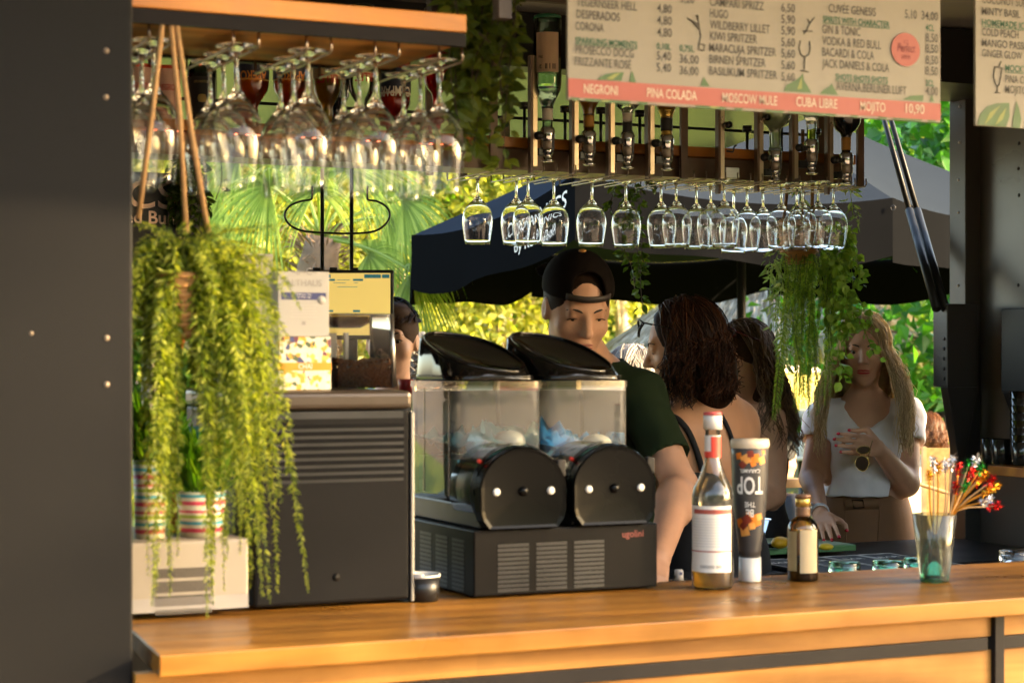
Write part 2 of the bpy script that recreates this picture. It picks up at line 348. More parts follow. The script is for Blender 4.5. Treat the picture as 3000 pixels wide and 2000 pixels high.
def sdf_mesh(prims, lo, hi, h):
    lo = np.asarray(lo, float); hi = np.asarray(hi, float); ns = np.ceil((hi - lo) / h).astype(int) + 1
    ax = [lo[i] + h * np.arange(ns[i]) for i in range(3)]
    Sd = np.empty(ns)
    YZ = np.stack(np.meshgrid(ax[1], ax[2], indexing='ij'), -1).reshape(-1, 2)
    step = max(1, 400000 // len(YZ))
    for i in range(0, ns[0], step):
        xs = ax[0][i:i + step]
        P = np.concatenate([np.repeat(xs, len(YZ))[:, None], np.tile(YZ, (len(xs), 1))], 1)
        Sd[i:i + step] = field(prims, P).reshape(len(xs), ns[1], ns[2])
    ins = Sd < 0; c = [ns[0] - 1, ns[1] - 1, ns[2] - 1]
    acc = np.zeros((*c, 3)); cnt = np.zeros(c)
    off = [(i, j, k) for i in (0, 1) for j in (0, 1) for k in (0, 1)]
    sl = lambda o: tuple(slice(o[q], o[q] + c[q]) for q in range(3))
    for o in off:
        for d in range(3):
            if o[d] == 0:
                o2 = list(o); o2[d] = 1; a = Sd[sl(o)]; b = Sd[sl(o2)]; x = (a < 0) != (b < 0)
                with np.errstate(divide='ignore', invalid='ignore'): t = np.where(x, a / (a - b), 0)
                for q in range(3): acc[..., q] += np.where(x, o[q] + (t if q == d else 0), 0)
                cnt += x
    act = cnt > 0; idx = np.full(c, -1); idx[act] = np.arange(act.sum())
    cell = np.stack(np.nonzero(act), 1); V = lo + h * (cell + acc[act] / cnt[act][:, None])
    F = []
    for d in range(3):
        e1, e2 = [(1, 2), (2, 0), (0, 1)][d]
        a = ins.take(range(ns[d] - 1), d); b = ins.take(range(1, ns[d]), d)
        for sgn, mask in ((1, a & ~b), (0, ~a & b)):
            I = np.stack(np.nonzero(mask), 1)
            I = I[(I[:, e1] > 0) & (I[:, e2] > 0) & (I[:, e1] < c[e1]) & (I[:, e2] < c[e2])]
            q = []
            for (u, v) in ((-1, -1), (0, -1), (0, 0), (-1, 0)):
                J = I.copy(); J[:, e1] += u; J[:, e2] += v; q.append(idx[J[:, 0], J[:, 1], J[:, 2]])
            q = np.stack(q, 1); q = q if sgn else q[:, ::-1]; F.append(q)
    F = np.concatenate(F); F = F[(F >= 0).all(1)]
    # one light smoothing pass
    nb = np.zeros_like(V); nc = np.zeros(len(V))
    for i in range(4):
        j = (i + 1) % 4; np.add.at(nb, F[:, i], V[F[:, j]]); np.add.at(nb, F[:, j], V[F[:, i]]); np.add.at(nc, F[:, i], 1); np.add.at(nc, F[:, j], 1)
    V = V * .6 + .4 * nb / np.maximum(nc, 1)[:, None]
    return V, F
def sdf_part(name, prims, lo, hi, h, mat, parent=None, xf=None, loc=None):
    V, F = sdf_mesh(prims, lo, hi, h)
    if xf is not None: V = V @ xf[0].T + xf[1]
    m = MB(); m.add(V, F.tolist(), 0, True)
    return m.build(name, mat, parent, loc=loc)
# ---------------------------------------------------------------- trailer shell
ground_m = M('paved ground', (.21, .15, .095), .85, var=.25, scale=3, bump=.4)
g = MB(); g.grid([[(-400 + 800 * i / 8, -60 + 460 * j / 8, 0) for j in range(9)] for i in range(9)], smooth=False)
kind(g.build('ground', ground_m))

ZC = 1.08                       # counter top height
YB = 2.22                       # rear opening plane
xp = PY(390, 1000, .06)[0]
T = thing('bar_trailer', 'black steel bar trailer with open front and rear hatches around the counter', 'bar trailer', (1.2, 1.2, 0))
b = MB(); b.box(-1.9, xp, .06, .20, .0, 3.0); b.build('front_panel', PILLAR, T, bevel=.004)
for px, py in ((312, 149), (311, 285), (313, 990), (313, 1126), (92, 976)):
    q = PY(px, py, .06); rr = .0042 if px > 200 else .0028
    b = MB(); b.lathe([(rr, 0), (rr * .9, rr * .35), (rr * .5, rr * .62), (0, rr * .7)], q, 14, ax=(A(1, 0, 0), A(0, 0, 1), A(0, -1, 0))); b.build('rivet', M('rivet bronze', (.22, .17, .12), .5, metal=.3), T)
xq0 = PY(2793, 900, YB)[0]; xq1 = PY(2872, 900, YB - .06)[0]
b = MB(); b.box(-1.9, xq1 + .3, -.02, YB + .12, 2.47, 2.52); b.build('ceiling', CEILM, T)
for yy in (.75, PZ(1550, 43, 2.47)[1], 2.0):
    b = MB(); b.box(-1.85, xq1, yy, yy + .02, 2.458, 2.47); b.build('ceiling_batten', M('batten brown', (.12, .085, .07), .5), T)
b = MB(); b.box(-1.9, xq1 + .3, YB, YB + .10, 2.315, 2.47); b.build('rear_beam', BLACKMETAL, T, bevel=.003)
b = MB(); b.box(xq0, xq1, YB - .06, YB + .02, 0, 2.315); b.build('corner_post', M('post steel', (.05, .044, .040), .38, var=.3, scale=4, spec=.4), T, bevel=.003)  # post colour lightened to stand for brownish reflections
b = MB(); b.box(xq1, xq1 + .05, -.05, YB + .02, 0, 2.47); b.build('side_wall', SIDEPANEL, T, bevel=.002)
b = MB(); b.box(-1.95, -1.9, .06, YB + .1, 0, 2.52); b.build('side_wall', SIDEPANEL, T)
b = MB(); b.box(-1.9, xq1, .2, YB, 0, .03); b.build('trailer_floor', M('rubber floor', (.03, .03, .03), .7), T)
# black cross beam seen between the two menu boards
b = MB(); b.box(PY(2690, 100, 1.9)[0], xq1, 1.88, YB - .001, 2.30, 2.458); b.build('cross_beam', BLACKMETAL, T, bevel=.003)
for px, py in ((2812, 312), (2811, 417), (2808, 527), (2808, 622), (2808, 836), (2802, 1342)):
    q = PY(px, py, YB - .06); b = MB(); b.ball(q, (.005, .003, .005), 8); b.build('rivet', STEEL, T)
for px, py in ((2985, 420), (2984, 494), (2985, 572), (2983, 835), (2982, 1084)):
    q = PX(px, py, xq1); b = MB(); b.ball(q, (.003, .006, .006), 8); b.build('rivet', BLACKMETAL, T)
# strut bracket on the post
def bracket(c0, yy, w, h):
    b = MB()
    b.box(c0[0], c0[0] + w, yy - .07, yy, c0[2] - h, c0[2])
    b.prism([(c0[0], yy - .07, c0[2] - h), (c0[0] + w, yy - .07, c0[2] - h), (c0[0] + w * .78, yy - .035, c0[2] - h * 1.95), (c0[0] + w * .62, yy - .035, c0[2] - h * 1.95)], (0, .035, 0))
    o = b.build('strut_bracket', M('bracket steel', (.032, .028, .026), .4, var=.3, scale=5), T, bevel=.003)
    for k in range(5):
        d = MB(); d.cyl((c0[0] - .0015, yy - .055, c0[2] - h * (.42 + .12 * k)), (c0[0] + .003, yy - .055, c0[2] - h * (.42 + .12 * k)), .006, n=10); d.build('bolt_hole', BLACKP, o)
    return o
bq = PY(2757, 890, 2.12)
bracket(bq, 2.16, PY(2848, 890, 2.12)[0] - bq[0], .255)
for (p0, p1) in (((2770, 905), (2612, 357)), ((2744, 905), (2592, 357))):
    a_ = PY(*p0, 2.10); e_ = PY(*p1, 2.72); e2 = a_ + (e_ - a_) * 1.55; m_ = a_ + (e_ - a_) * .5
    b = MB(); b.cyl(a_, m_, .0135, n=16); b.cyl(m_, e2, .0085, n=16, mi=0); b.build('gas_strut', M('strut black', (.012, .012, .013), .4, spec=.25), T)
bq = PX(2952, 905, xq1 - .06)
b = MB(); b.box(xq1 - .085, xq1, bq[1] - .22, bq[1], bq[2] - .25, bq[2])
b.prism([(xq1 - .08, bq[1] - .2, bq[2] - .25), (xq1 - .08, bq[1], bq[2] - .25), (xq1 - .02, bq[1] - .06, bq[2] - .5)], (.05, 0, 0)); b.build('strut_bracket', BLACKMETAL, T, bevel=.003)
# rear hatches: one low on the left (glossy), one raised on the right on the struts; front hatch overhead
HATCHM = M('hatch gloss reflected green', (.030, .058, .044), .16, var=.15, scale=1.5, rvar=.05, spec=.6, coat=.25)  # green of the reflected foliage put into the base colour
h0 = A(0, YB + .11, 2.335); h1 = A(0, YB + 1.20, 2.235)
b = MB(); xl, xr = -1.75, PY(2068, 420, YB + 1.2)[0]
b.prism([(xl, h0[1], h0[2]), (xr, h0[1], h0[2]), (xr, h1[1], h1[2]), (xl, h1[1], h1[2])], (0, .004, .035)); b.build('rear_hatch', HATCHM, T, bevel=.003)
b = MB(); b.prism([(xr + .02, h0[1], 2.34), (xq1 + .2, h0[1], 2.34), (xq1 + .2, h0[1] + .50, 3.2), (xr + .02, h0[1] + .50, 3.2)], (0, -.02, .035)); b.build('rear_hatch', BLACKMETAL, T)
b = MB(); b.prism([(-1.7, -.02, 2.42), (xq1 + .2, -.02, 2.42), (xq1 + .2, -1.08, 2.46), (-1.7, -1.08, 2.46)], (0, 0, .035)); b.build('front_hatch', CEILM, T)
# oak shelf on the side wall
sA = PX(2893, 1362, xq1 - .17); 
b = MB(); b.box(xq1 - .17, xq1, .25, sA[1], sA[2] - .028, sA[2]); b.build('wall_shelf', OAKDARK, T, bevel=.002)
b = MB(); b.box(xq1 - .35, xq1, .5, sA[1] + .05, .30, .905); b.build('side_cabinet', BLACKP, T, bevel=.003)

# ---------------------------------------------------------------- bar counter
C = thing('bar_counter', 'oiled oak bar counter with black steel strips on its front', 'bar counter', (1.5, .3, 0))
e1 = PZ(390, 1847, ZC); e1 = np.array([0, 0, ZC]) + (e1 - A(0, 0, ZC)) * (.47 / e1[1]); XR = 3.05
b = MB(); b.prism([(0, 0, ZC - .031), (XR, 0, ZC - .031), (XR, .47, ZC - .031), (e1[0], .47, ZC - .031)], (0, 0, .031)); b.build('counter_top', OAKTOP, C, bevel=.0025)
xsl = PZ(1928, 1724, ZC)[0]
b = MB(); b.prism([(e1[0], .472, ZC - .031), (xsl + .03, .472, ZC - .031), (xsl + .03, 1.0, ZC - .031), (e1[0] - .3, 1.0, ZC - .031)], (0, 0, .031)); b.build('machine_platform', OAKTOP, C)
b = MB(); b.box(xsl + .032, XR, .472, .92, .93, .95); b.build('inner_worktop', BLACKMETAL, C, bevel=.002)
xpo = PY(2916, 1850, .04)[0]; xpo1 = PY(2943, 1850, .04)[0]
def fas(x0, x1):
    b = MB(); b.box(x0, x1, .050, .070, ZC - .0725, ZC - .0315); b.build('front_rail', OAK, C, bevel=.001)
    b = MB(); b.box(x0, x1 - (.012 if x1 < 2.5 else 0), .044, .068, ZC - .0955, ZC - .073); b.build('steel_strip', M('strip steel', (.012, .010, .010), .45, rvar=.1, spec=.2), C, bevel=.001)
    b = MB(); b.box(x0, x1, .050, .070, .12, ZC - .096); b.build('front_board', OAK, C, bevel=.001)
fas(xp + .001, xpo - .001); fas(xpo1 + .001, XR)
b = MB(); b.box(xpo, xpo1, .040, .072, .0, ZC - .0315); b.build('steel_post', M('strip steel'), C, bevel=.001)

# back counter along the rear opening
B = thing('back_counter', 'low black worktop under the rear opening behind the bar staff', 'worktop', (1.0, 1.9, 0))
b = MB(); b.box(-1.8, xq0 - .01, 1.62, YB - .005, .9, .93); b.build('worktop', BLACKMETAL, B, bevel=.003)
b = MB(); b.box(-1.8, xq0 - .01, 1.66, YB - .01, .03, .899); b.build('cabinet', BLACKP, B)

# ---------------------------------------------------------------- near shelf and glass rack
SY0, SY1 = .12, .44
xs0 = PY(400, 60, SY0)[0] - .35; xs1 = PY(1368, 85, SY0)[0]
N = thing('hanging_shelf', 'oak overhead shelf with black steel frame above the left counter', 'shelf', (.2, .28, 2.0))
b = MB(); b.box(xs0, xs1, SY0, SY1, 2.012, 2.040); b.build('shelf_board', wood('shelf oak', (.36, .13, .02), (.62, .26, .06), .4), N, bevel=.002)
b = MB(); b.box(xs0, xs1, SY0 + .004, SY0 + .016, 1.990, 2.0115); b.box(xs0, xs1, SY1 - .014, SY1 - .002, 1.990, 2.0115); b.build('steel_frame', M('shelf frame steel', (.010, .008, .008), .5, spec=.1), N)
b = MB(); b.box(xs0, xs1 - .01, SY0 + .017, SY1 - .015, 1.994, 2.0105); b.build('under_board', wood('shelf underside oak', (.34, .13, .022), (.60, .28, .07), .6, coat=0), N)
for xx in (xs0 + .2, PY(1262, 40, SY1)[0]):
    for yy in (SY0 + .02, SY1 - .02):
        b = MB(); b.box(xx - .012, xx + .012, yy - .012, yy + .012, 2.0405, 2.457); b.build('hanger_post', M('dark brown steel', (.045, .025, .018), .45), N, bevel=.001)
# wine glasses
def glass_prof(s=1., hs=1., fs=1.):
    o = [(0, 0), (.031 * fs, 0), (.0335 * fs, -.0010), (.0325 * fs, -.0022), (.012, -.0045), (.0055, -.009), (.0036, -.018), (.0032, -.045), (.0036, -.066), (.0062, -.0765), (.0125, -.084), (.022, -.092), (.031, -.1015), (.0375, -.113), (.0408, -.126), (.0413, -.136), (.0405, -.148), (.038, -.166), (.0352, -.182), (.0335, -.1920),
         (.0332, -.1923), (.0330, -.1920), (.0347, -.182), (.0375, -.166), (.0400, -.148), (.0408, -.136), (.0403, -.126), (.0370, -.1133), (.0305, -.1022), (.0214, -.0932), (.0115, -.087), (.004, -.0835), (0, -.083)]
    zm = lambda z: z if z > -.018 else (-.018 + (z + .018) * .72 if z > -.0765 else -.0601 + (z + .0765) * 1.1414)
    return [(r * s, zm(z) * hs) for r, z in o][::-1]
def make_wine_glass(name, loc, label, s, hs, group, near=False):
    pf = glass_prof(s, hs); b = MB(); b.lathe(pf, loc, 32, mi=[1 if near and (pf[i][1] + pf[i + 1][1]) / 2 < -.098 * hs else 0 for i in range(len(pf) - 1)])
    o = b.build(name, [WGLASS, thin('thin bowl glass', (.97, .97, .96), .08, .02)] if near else WGLASS, loc=loc); tag(o, label, 'wine glass', group); return o
railm = M('rack wire', (.30, .24, .19), .3, metal=1)
g0 = None; k = 0
rails = [(450, 1.0), (692, 1.0), (903, 1.), (1100, 1.), (1284, 1.)]
for j, (px, sc) in enumerate(rails):
    q = PY(px, 552, .20)
    for row, yy in enumerate((.20, .285, .37)):
        loc = A(q[0] + .004 * row, yy, 1.979); hs = 1.13
        label = '%s wine glass of the %s cluster from the charcoal panel, under the near shelf' % (('front', 'middle', 'rear')[row], ORDINAL[j])
        if g0 is None: g0 = make_wine_glass('wine_glass', loc, label, .97, hs, 'wine glasses on the near rack', True)
        else:
            o = g0.copy(); COL.objects.link(o); o.location = loc; o['label'] = label; o.rotation_euler = (R(random.uniform(-2, 2)), R(random.uniform(-2, 2)), random.uniform(0, 6))
    for dx in (-.020, .020):
        b = MB(); b.tube([(q[0] + dx, SY0 + .03, 1.992), (q[0] + dx, SY0 + .028, 1.974), (q[0] + dx, SY0 + .034, 1.970), (q[0] + dx, SY1 - .03, 1.970), (q[0] + dx, SY1 - .028, 1.992)], .0022, 6); b.build('glass_rail', railm, N)

# ---------------------------------------------------------------- far shelf, rack, rails
F = thing('bottle_rack', 'long oak and brown steel bottle rack across the rear opening', 'bottle rack', (.8, 2.05, 2.05))
FY0, FY1 = 2.00, 2.19
fx0 = -1.85; fx1 = PY(2508, 470, FY0)[0]
b = MB(); b.box(fx0, fx1, FY0, FY1, 2.060, 2.088); b.build('shelf_board', OAKDARK, F, bevel=.002)
browns = M('brown rack steel', (.14, .082, .05), .42, var=.3)
b = MB(); b.box(fx0, fx1, FY0 + .02, FY1 - .02, 2.002, 2.058); b.build('under_rail', browns, F)
for px in (1346, 1447, 2005, 2522):
    x = PY(px, 400, FY0 - .01)[0]; b = MB(); b.box(x - .011, x + .011, FY0 - .012, FY0 - .001, 1.995, 2.315); b.build('rack_post', browns, F, bevel=.001)
    b = MB(); b.box(x - .011, x + .011, FY1 + .001, FY1 + .012, 1.995, 2.315); b.build('rack_post', browns, F, bevel=.001)
zz = 2.16
b = MB(); b.box(fx0, fx1, FY1 - .006, FY1, zz, zz + .008); b.build('guard_rail', BLACKMETAL, F)
# wire rails under the shelf
xa = [PY(p, 500, 2.0)[0] for p in (1399, 1530, 1622, 1735, 1833, 1960, 2050, 2121, 2189, 2262, 2340, 2420)]
for x in xa:
    for dx in (-.019, .019):
        b = MB(); b.tube([(x + dx, 1.83, 2.001), (x + dx, 1.828, 1.985), (x + dx, 1.835, 1.9795), (x + dx, 2.16, 1.9795), (x + dx, 2.162, 2.001)], .0022, 6); b.build('glass_rail', railm, F)
# LED strip under the shelf (lit)
ledm = M('led amber red', (1., .16, .06), .4, emit=.9)
b = MB()
for i in range(150):
    x = fx0 + .5 + i * .0295
    if x > PY(1340, 430, FY0)[0]: break
    b.box(x, x + .006, FY0 + .004, FY0 + .014, 2.0575, 2.0598)
b.build('led_strip', ledm, F)['kind'] = 'stuff'

far = [(1399, 716), (1513, 719), (1547, 716), (1622, 721), (1735, 722), (1833, 726), (1936, 727), (1980, 724), (2040, 730), (2081, 729), (2121, 724), (2150, 741), (2189, 735), (2234, 737), (2289, 730), (2335, 736), (2352, 728), (2397, 726), (2442, 731)]
g1 = None
ZR = 1.799
for i, (px, py) in enumerate(far):
    d = (ZR - CAM[2]) * FPX / (HOR - py); q = PD(px, py, d)
    loc = A(q[0], q[1], ZR + .1925 * .955 + .0005)
    label = '%s wine glass from the ivy in the row before the black parasol' % ORDINAL[i]
    if g1 is None: g1 = make_wine_glass('wine_glass', loc, label, 1.0, .955, 'wine glasses on the far rack')
    else:
        o = g1.copy(); COL.objects.link(o); o.location = loc; o['label'] = label; o.rotation_euler = (R(random.uniform(-1.6, 1.6)), R(random.uniform(-1.6, 1.6)), random.uniform(0, 6))
# ---------------------------------------------------------------- bottles
PAPER = M('paper label white', (.72, .68, .62), .6, var=.05)
PAPERB = M('paper label beige', (.55, .42, .25), .6, var=.08)
INK = M('dark ink', (.03, .028, .028), .6, var=.1)
INKRED = M('red ink', (.42, .03, .025), .55, var=.1)
INKGOLD = M('gold ink', (.55, .40, .16), .4, metal=.4, var=.1)
INKWHITE = M('white ink', (.75, .72, .68), .6, var=.05)
def liq(name, col, ior):
    m = glass(name, col, 0.02, ior)
    if min(col) < .89:
        t = m.node_tree; p = t.nodes['Principled BSDF']; tr = t.nodes.new('ShaderNodeBsdfTranslucent'); tr.inputs[0].default_value = (*col, 1); ms = t.nodes.new('ShaderNodeMixShader'); ms.inputs[0].default_value = .42
        t.links.new(p.outputs[0], ms.inputs[1]); t.links.new(tr.outputs[0], ms.inputs[2]); t.links.new(ms.outputs[0], t.nodes['Material Output'].inputs[0])
    return m
def liquid(name, col=(1, 1, 1), ior=1.36): return MATS[name] if name in MATS else liq(name, col, ior)
class Bottle:
    def __init__(s, name, label, base, H, r, prof, glassmat, flip=False, group=None, cat='bottle', n=28):
        """base: centre of the bottle's own bottom (of its mouth when upside down)"""
        s.flip = flip; s.H = H; s.r = r
        base = np.asarray(base, float); s.t = thing(name, label, cat, base, group)
        f = nrm(A(*(CAM - base)[:2], 0)); rt = A(-f[1], f[0], 0)     # rt: to the right as the camera sees it
        if flip: s.c = base + A(0, 0, H); s.ez = A(0, 0, -1); s.et = -rt
        else: s.c = base; s.ez = A(0, 0, 1); s.et = rt
        s.ef = f; s.prof = [(q * r, z * H) for q, z in prof]
        s.ax = (s.ef, np.cross(s.ez, s.ef), s.ez)
        m = MB(); m.lathe(s.prof, s.c, n, ax=s.ax); s.body = m.build('glass_body', glassmat, s.t)
    def rad(s, z): return float(np.interp(z, [q[1] for q in s.prof[1:]], [q[0] for q in s.prof[1:]]))
    def fill(s, z0, z1, mat, k=.94):
        zs = np.linspace(z0, z1, 14) * s.H
        m = MB(); m.lathe([(0, zs[0])] + [(max(.001, s.rad(z) * k - .0004), z) for z in zs] + [(0, zs[-1])], s.c, 24, ax=s.ax); return m.build('liquid', mat, s.t)
    def ring(s, name, z0, z1, mat, out=.0008, parent=None):
        zs = np.linspace(z0, z1, 6) * s.H; m = MB(); m.lathe([(s.rad(zs[0]) * .97, zs[0])] + [(s.rad(z) + out, z) for z in zs] + [(s.rad(zs[-1]) * .97, zs[-1])], s.c, 26, ax=s.ax); return m.build(name, mat, s.t)
    def cap(s, z0, z1, r, mat, name='cap'):
        z0 *= s.H; z1 *= s.H; m = MB(); m.lathe([(0, z0), (r, z0), (r, z1 - .0015), (r - .0015, z1), (0, z1)], s.c, 24, ax=s.ax); return m.build(name, mat, s.t)
    def paper(s, z0, z1, a0, a1, mat, name='label', texts=(), out=.0007, mats=()):
        zs = np.linspace(z0, z1, 5) * s.H; an = np.linspace(R(a0), R(a1), 15)
        P = [[s.c + s.ez * z + (s.rad(z) + out) * (math.cos(a) * s.ef + math.sin(a) * s.et) for z in zs] for a in an]
        m = MB(); m.grid(P)
        for i, (body, z, size, sx, mi, adeg) in enumerate(texts):
            zz = z * s.H; rr = s.rad(zz) + out + .0005
            m.text(body, None, None, None, size, mi, sx, .02, 'CENTER', wrap=lambda u, v: s.c + s.ez * (zz + v) + rr * (math.cos(u / rr + R(adeg)) * s.ef + math.sin(u / rr + R(adeg)) * s.et))
        return m.build(name, [mat] + list(mats), s.t)
STD = [(0, 0), (.92, 0), (1, .02), (1, .62), (.97, .665), (.80, .715), (.52, .755), (.40, .80), (.37, .86), (.36, .955), (.40, .96), (.40, .99), (.3, 1.0), (0, 1.0)]
SLIM = [(0, 0), (.92, 0), (1, .015), (1, .58), (.93, .64), (.66, .71), (.44, .77), (.37, .82), (.36, .95), (.40, .96), (.40, .99), (.3, 1.0), (0, 1.0)]
SQUAT = [(0, 0), (.93, 0), (1, .02), (1, .60), (.95, .66), (.72, .72), (.42, .755), (.32, .80), (.31, .95), (.36, .96), (.36, .99), (.28, 1.0), (0, 1.0)]
CLEAR = thin('clear bottle glass', (.93, .96, .94), .7); CLEARG = thin('green tint bottle glass', (.66, .84, .74), .8); AMBER = thin('amber bottle glass', (.50, .22, .05), .7); DARKG = thin('dark green bottle glass', (.05, .09, .04), .7); BLACKG = M('black bottle glass', (.006, .006, .006), .08, rvar=.03, coat=.6)
LEFTP = [(0, 0), (.92, 0), (1, .015), (1, .64), (.93, .70), (.68, .76), (.45, .80), (.37, .84), (.36, .95), (.40, .96), (.40, .99), (.3, 1.0), (0, 1.0)]
RAK = 'upside-down bottles on the far bottle rack'
# dispensers with a bottle each, right half
optblk = M('optic black', (.015, .014, .014), .3)
FROST = M('optic clear cup', (.55, .50, .45), .25, var=.1, spec=.7)
def dispenser(px_b, px_bar, yc, ytop_px, ybot_px, lab, knob=True):
    q = PY(px_b, ytop_px, yc); q2 = PY(px_b, ybot_px, yc); zt, zb = q[2], q2[2]; x = q[0]; xb = PY(px_bar, 400, yc + .005)[0]
    t = thing('optic_dispenser', lab, 'drink dispenser', (xb, yc, zt), 'optic dispensers on the far bottle rack')
    m = MB(); m.box(xb - .010, xb + .004, yc, yc + .012, zb - .012, zt + .19); m.build('bar', ALU_AMBER, t, bevel=.001)
    m = MB(); m.box(xb - .018, xb - .0105, yc - .002, yc + .016, zb - .03, zt + .19); m.build('back_strip', browns, t)
    m = MB(); h = zt - zb
    m.lathe([(0, zt), (.017, zt), (.0205, zt - .08 * h), (.0205, zt - .36 * h), (.018, zt - .40 * h)], (x, yc, 0), 22); m.build('spring_cup', CHROME, t)
    m = MB(); m.lathe([(.0195, zt - .40 * h), (.0195, zt - .62 * h), (.0165, zt - .66 * h)], (x, yc, 0), 22); m.build('measure_cup', thin('measure plastic', (.75, .70, .62), .9), t)
    m = MB(); m.lathe([(.0185, zt - .41 * h), (.0150, zt - .63 * h), (0, zt - .64 * h)], (x, yc, 0), 18); m.build('measure_core', FROST, t)
    m = MB(); m.lathe([(.0165, zt - .66 * h), (.0165, zt - .74 * h), (.0135, zt - .76 * h), (.0125, zt - .93 * h), (.022, zt - .95 * h), (.010, zt - h), (0, zt - h)], (x, yc, 0), 20); m.build('spout', CHROME, t)
    m = MB(); m.bar((xb, yc, zt - .25 * h), (x - .012, yc, zt - .25 * h), .012, .014); m.cyl((xb + .004, yc - .012, zt - .25 * h), (xb + .004, yc + .014, zt - .25 * h), .011, n=14); m.build('clamp', optblk, t)
    m = MB(); m.box(xb + .005, xb + .032, yc - .004, yc + .014, zt - .82 * h, zt - .60 * h); m.build('bracket', optblk, t, bevel=.002)
    m = MB(); m.cyl((xb + .012, yc + .10, zt + .06), (xb + .012, yc + .10, zt - .04), .0045, n=8); m.cyl((xb + .012, yc + .10, zt + .06), (xb + .012, yc + .10, zt + .078), .014, n=14); m.build('screw_clamp', optblk, t)
    if knob:
        m = MB(); m.cyl((xb + .008, yc - .02, zt + .09), (xb + .008, yc, zt + .09), .0095, n=14); m.build('knob', optblk, t)
    return A(x, yc, zt)
OY = 1.95
dl = [(1604, 1569, 374, 476), (1725, 1690, 384, 486), (1838, 1796, 388, 496), (1953, 1912, 396, 500), (2271, 2231, 440, 533), (2377, 2333, 410, 512), (2479, 2436, 448, 542)]
dn = ['under the tall clear bottle next to the ivy', 'under the amber whisky bottle left of the menu middle', 'under the clear bottle with a dark neck band', 'under the whisky bottle with a gold neck', 'under the square gin bottle', 'under the bottle with green liquor in its neck', 'under the dark liqueur bottle at the rack end']
tops = [dispenser(*d_[:2], OY, *d_[2:], 'metal optic spirit dispenser ' + n_, knob=i in (3, 4)) for i, (d_, n_) in enumerate(zip(dl, dn))]
x = PY(2120, 400, OY)[0]; zt = tops[4][2]
t = thing('optic_dispenser', 'empty optic dispenser bar without a bottle between the whisky and the gin', 'drink dispenser', (x, OY, zt), 'optic dispensers on the far bottle rack')
m = MB(); m.box(x - .010, x + .004, OY, OY + .012, zt - .12, zt + .19); m.build('bar', ALU_AMBER, t, bevel=.001)
m = MB(); m.box(x - .018, x - .0105, OY - .002, OY + .016, zt - .13, zt + .19); m.build('back_strip', browns, t)
m = MB(); m.cyl((x + .008, OY - .02, zt + .062), (x + .008, OY, zt + .062), .0095, n=14); m.build('knob', optblk, t)
m = MB(); m.box(x + .005, x + .05, OY - .004, OY + .02, zt - .085, zt - .055); m.build('bracket', STEEL, t, bevel=.002)
m = MB(); m.tube([(x + .01, OY, zt - .01), (x + .03, OY, zt - .012), (x + .035, OY, zt + .004), (x + .042, OY, zt + .008)], .0028, 6); m.build('hook', optblk, t)

def mouth(i, dz=-.012): return tops[i] + A(0, 0, dz)
bt = Bottle('spirit_bottle', 'tall clear bottle with pale green base standing upside down by the ivy', mouth(0), .312, .0375, SLIM, CLEARG, True, RAK)
bt.fill(.60, .955, liquid('clear spirit', (.93, .96, .93)))
bt.paper(.16, .50, -50, 50, M('back label brown', (.55, .40, .29), .6, var=.15), texts=[('lll I ll', .43, .020, .8, 1, -12), ('2/', .44, .014, .8, 1, 30), ('70cl', .36, .010, .8, 1, 28)], mats=[INK])
bt.ring('neck_label', .80, .90, PAPER); bt.ring('neck_band', .785, .80, INK); bt.ring('base_ring', .0, .035, M('bottle base green', (.03, .16, .09), .12), .0004)
bt = Bottle('whisky_bottle', 'upside-down amber whisky bottle with its body behind the menu board', mouth(1), .30, .038, SLIM, CLEAR, True, RAK)
bt.fill(.05, .96, liquid('amber whisky', (.90, .45, .05))); bt.ring('neck_label', .82, .93, M('amber label', (.45, .22, .04), .5)); bt.ring('neck_band', .81, .82, INK)
bt = Bottle('spirit_bottle', 'upside-down clear bottle with a black neck band behind the menu board', mouth(2), .29, .040, SQUAT, CLEAR, True, RAK)
bt.fill(.3, .8, liquid('clear spirit')); bt.ring('neck_label', .78, .86, PAPER); bt.ring('neck_band', .87, .98, INK)
bt = Bottle('whisky_bottle', 'upside-down whisky bottle with a gold foil neck below the menu board', mouth(3), .30, .040, SLIM, CLEAR, True, RAK)
bt.fill(.05, .96, liquid('amber whisky')); bt.ring('neck_foil', .73, .80, M('gold foil', (.62, .40, .10), .3, metal=.8)); bt.ring('neck_band', .81, .92, INK, .002); bt.ring('neck_label', .925, .97, M('gold foil'))
bt = Bottle('gin_bottle', 'upside-down square shouldered clear gin bottle with a cream shield label', mouth(4, -.004), .26, .046, [(0, 0), (.95, 0), (1, .02), (1, .58), (.97, .63), (.80, .69), (.45, .73), (.36, .79), (.34, .95), (.4, .96), (.4, .99), (.3, 1), (0, 1)], CLEAR, True, RAK)
bt.fill(.40, .97, liquid('pale gin', (.90, .86, .70)))
bt.paper(.40, .57, -8, 42, M('cream label', (.50, .42, .28), .6), texts=[('BOMBAY', .465, .013, .8, 1, 17), ('O', .42, .016, 1., 1, 17)], mats=[INK])
bt = Bottle('liqueur_bottle', 'upside-down bottle with green yellow liquor left in its neck', mouth(5), .29, .037, SLIM, CLEAR, True, RAK)
bt.fill(.86, .98, liquid('green liquor', (.55, .62, .05))); bt.fill(.70, .80, liquid('clear spirit')); bt.ring('neck_band', .955, .965, INK)
bt = Bottle('liqueur_bottle', 'upside-down dark brown liqueur bottle at the right end of the rack', mouth(6), .28, .042, SQUAT, BLACKG, True, RAK)
bt.ring('neck_label', .80, .93, M('amber label')); 
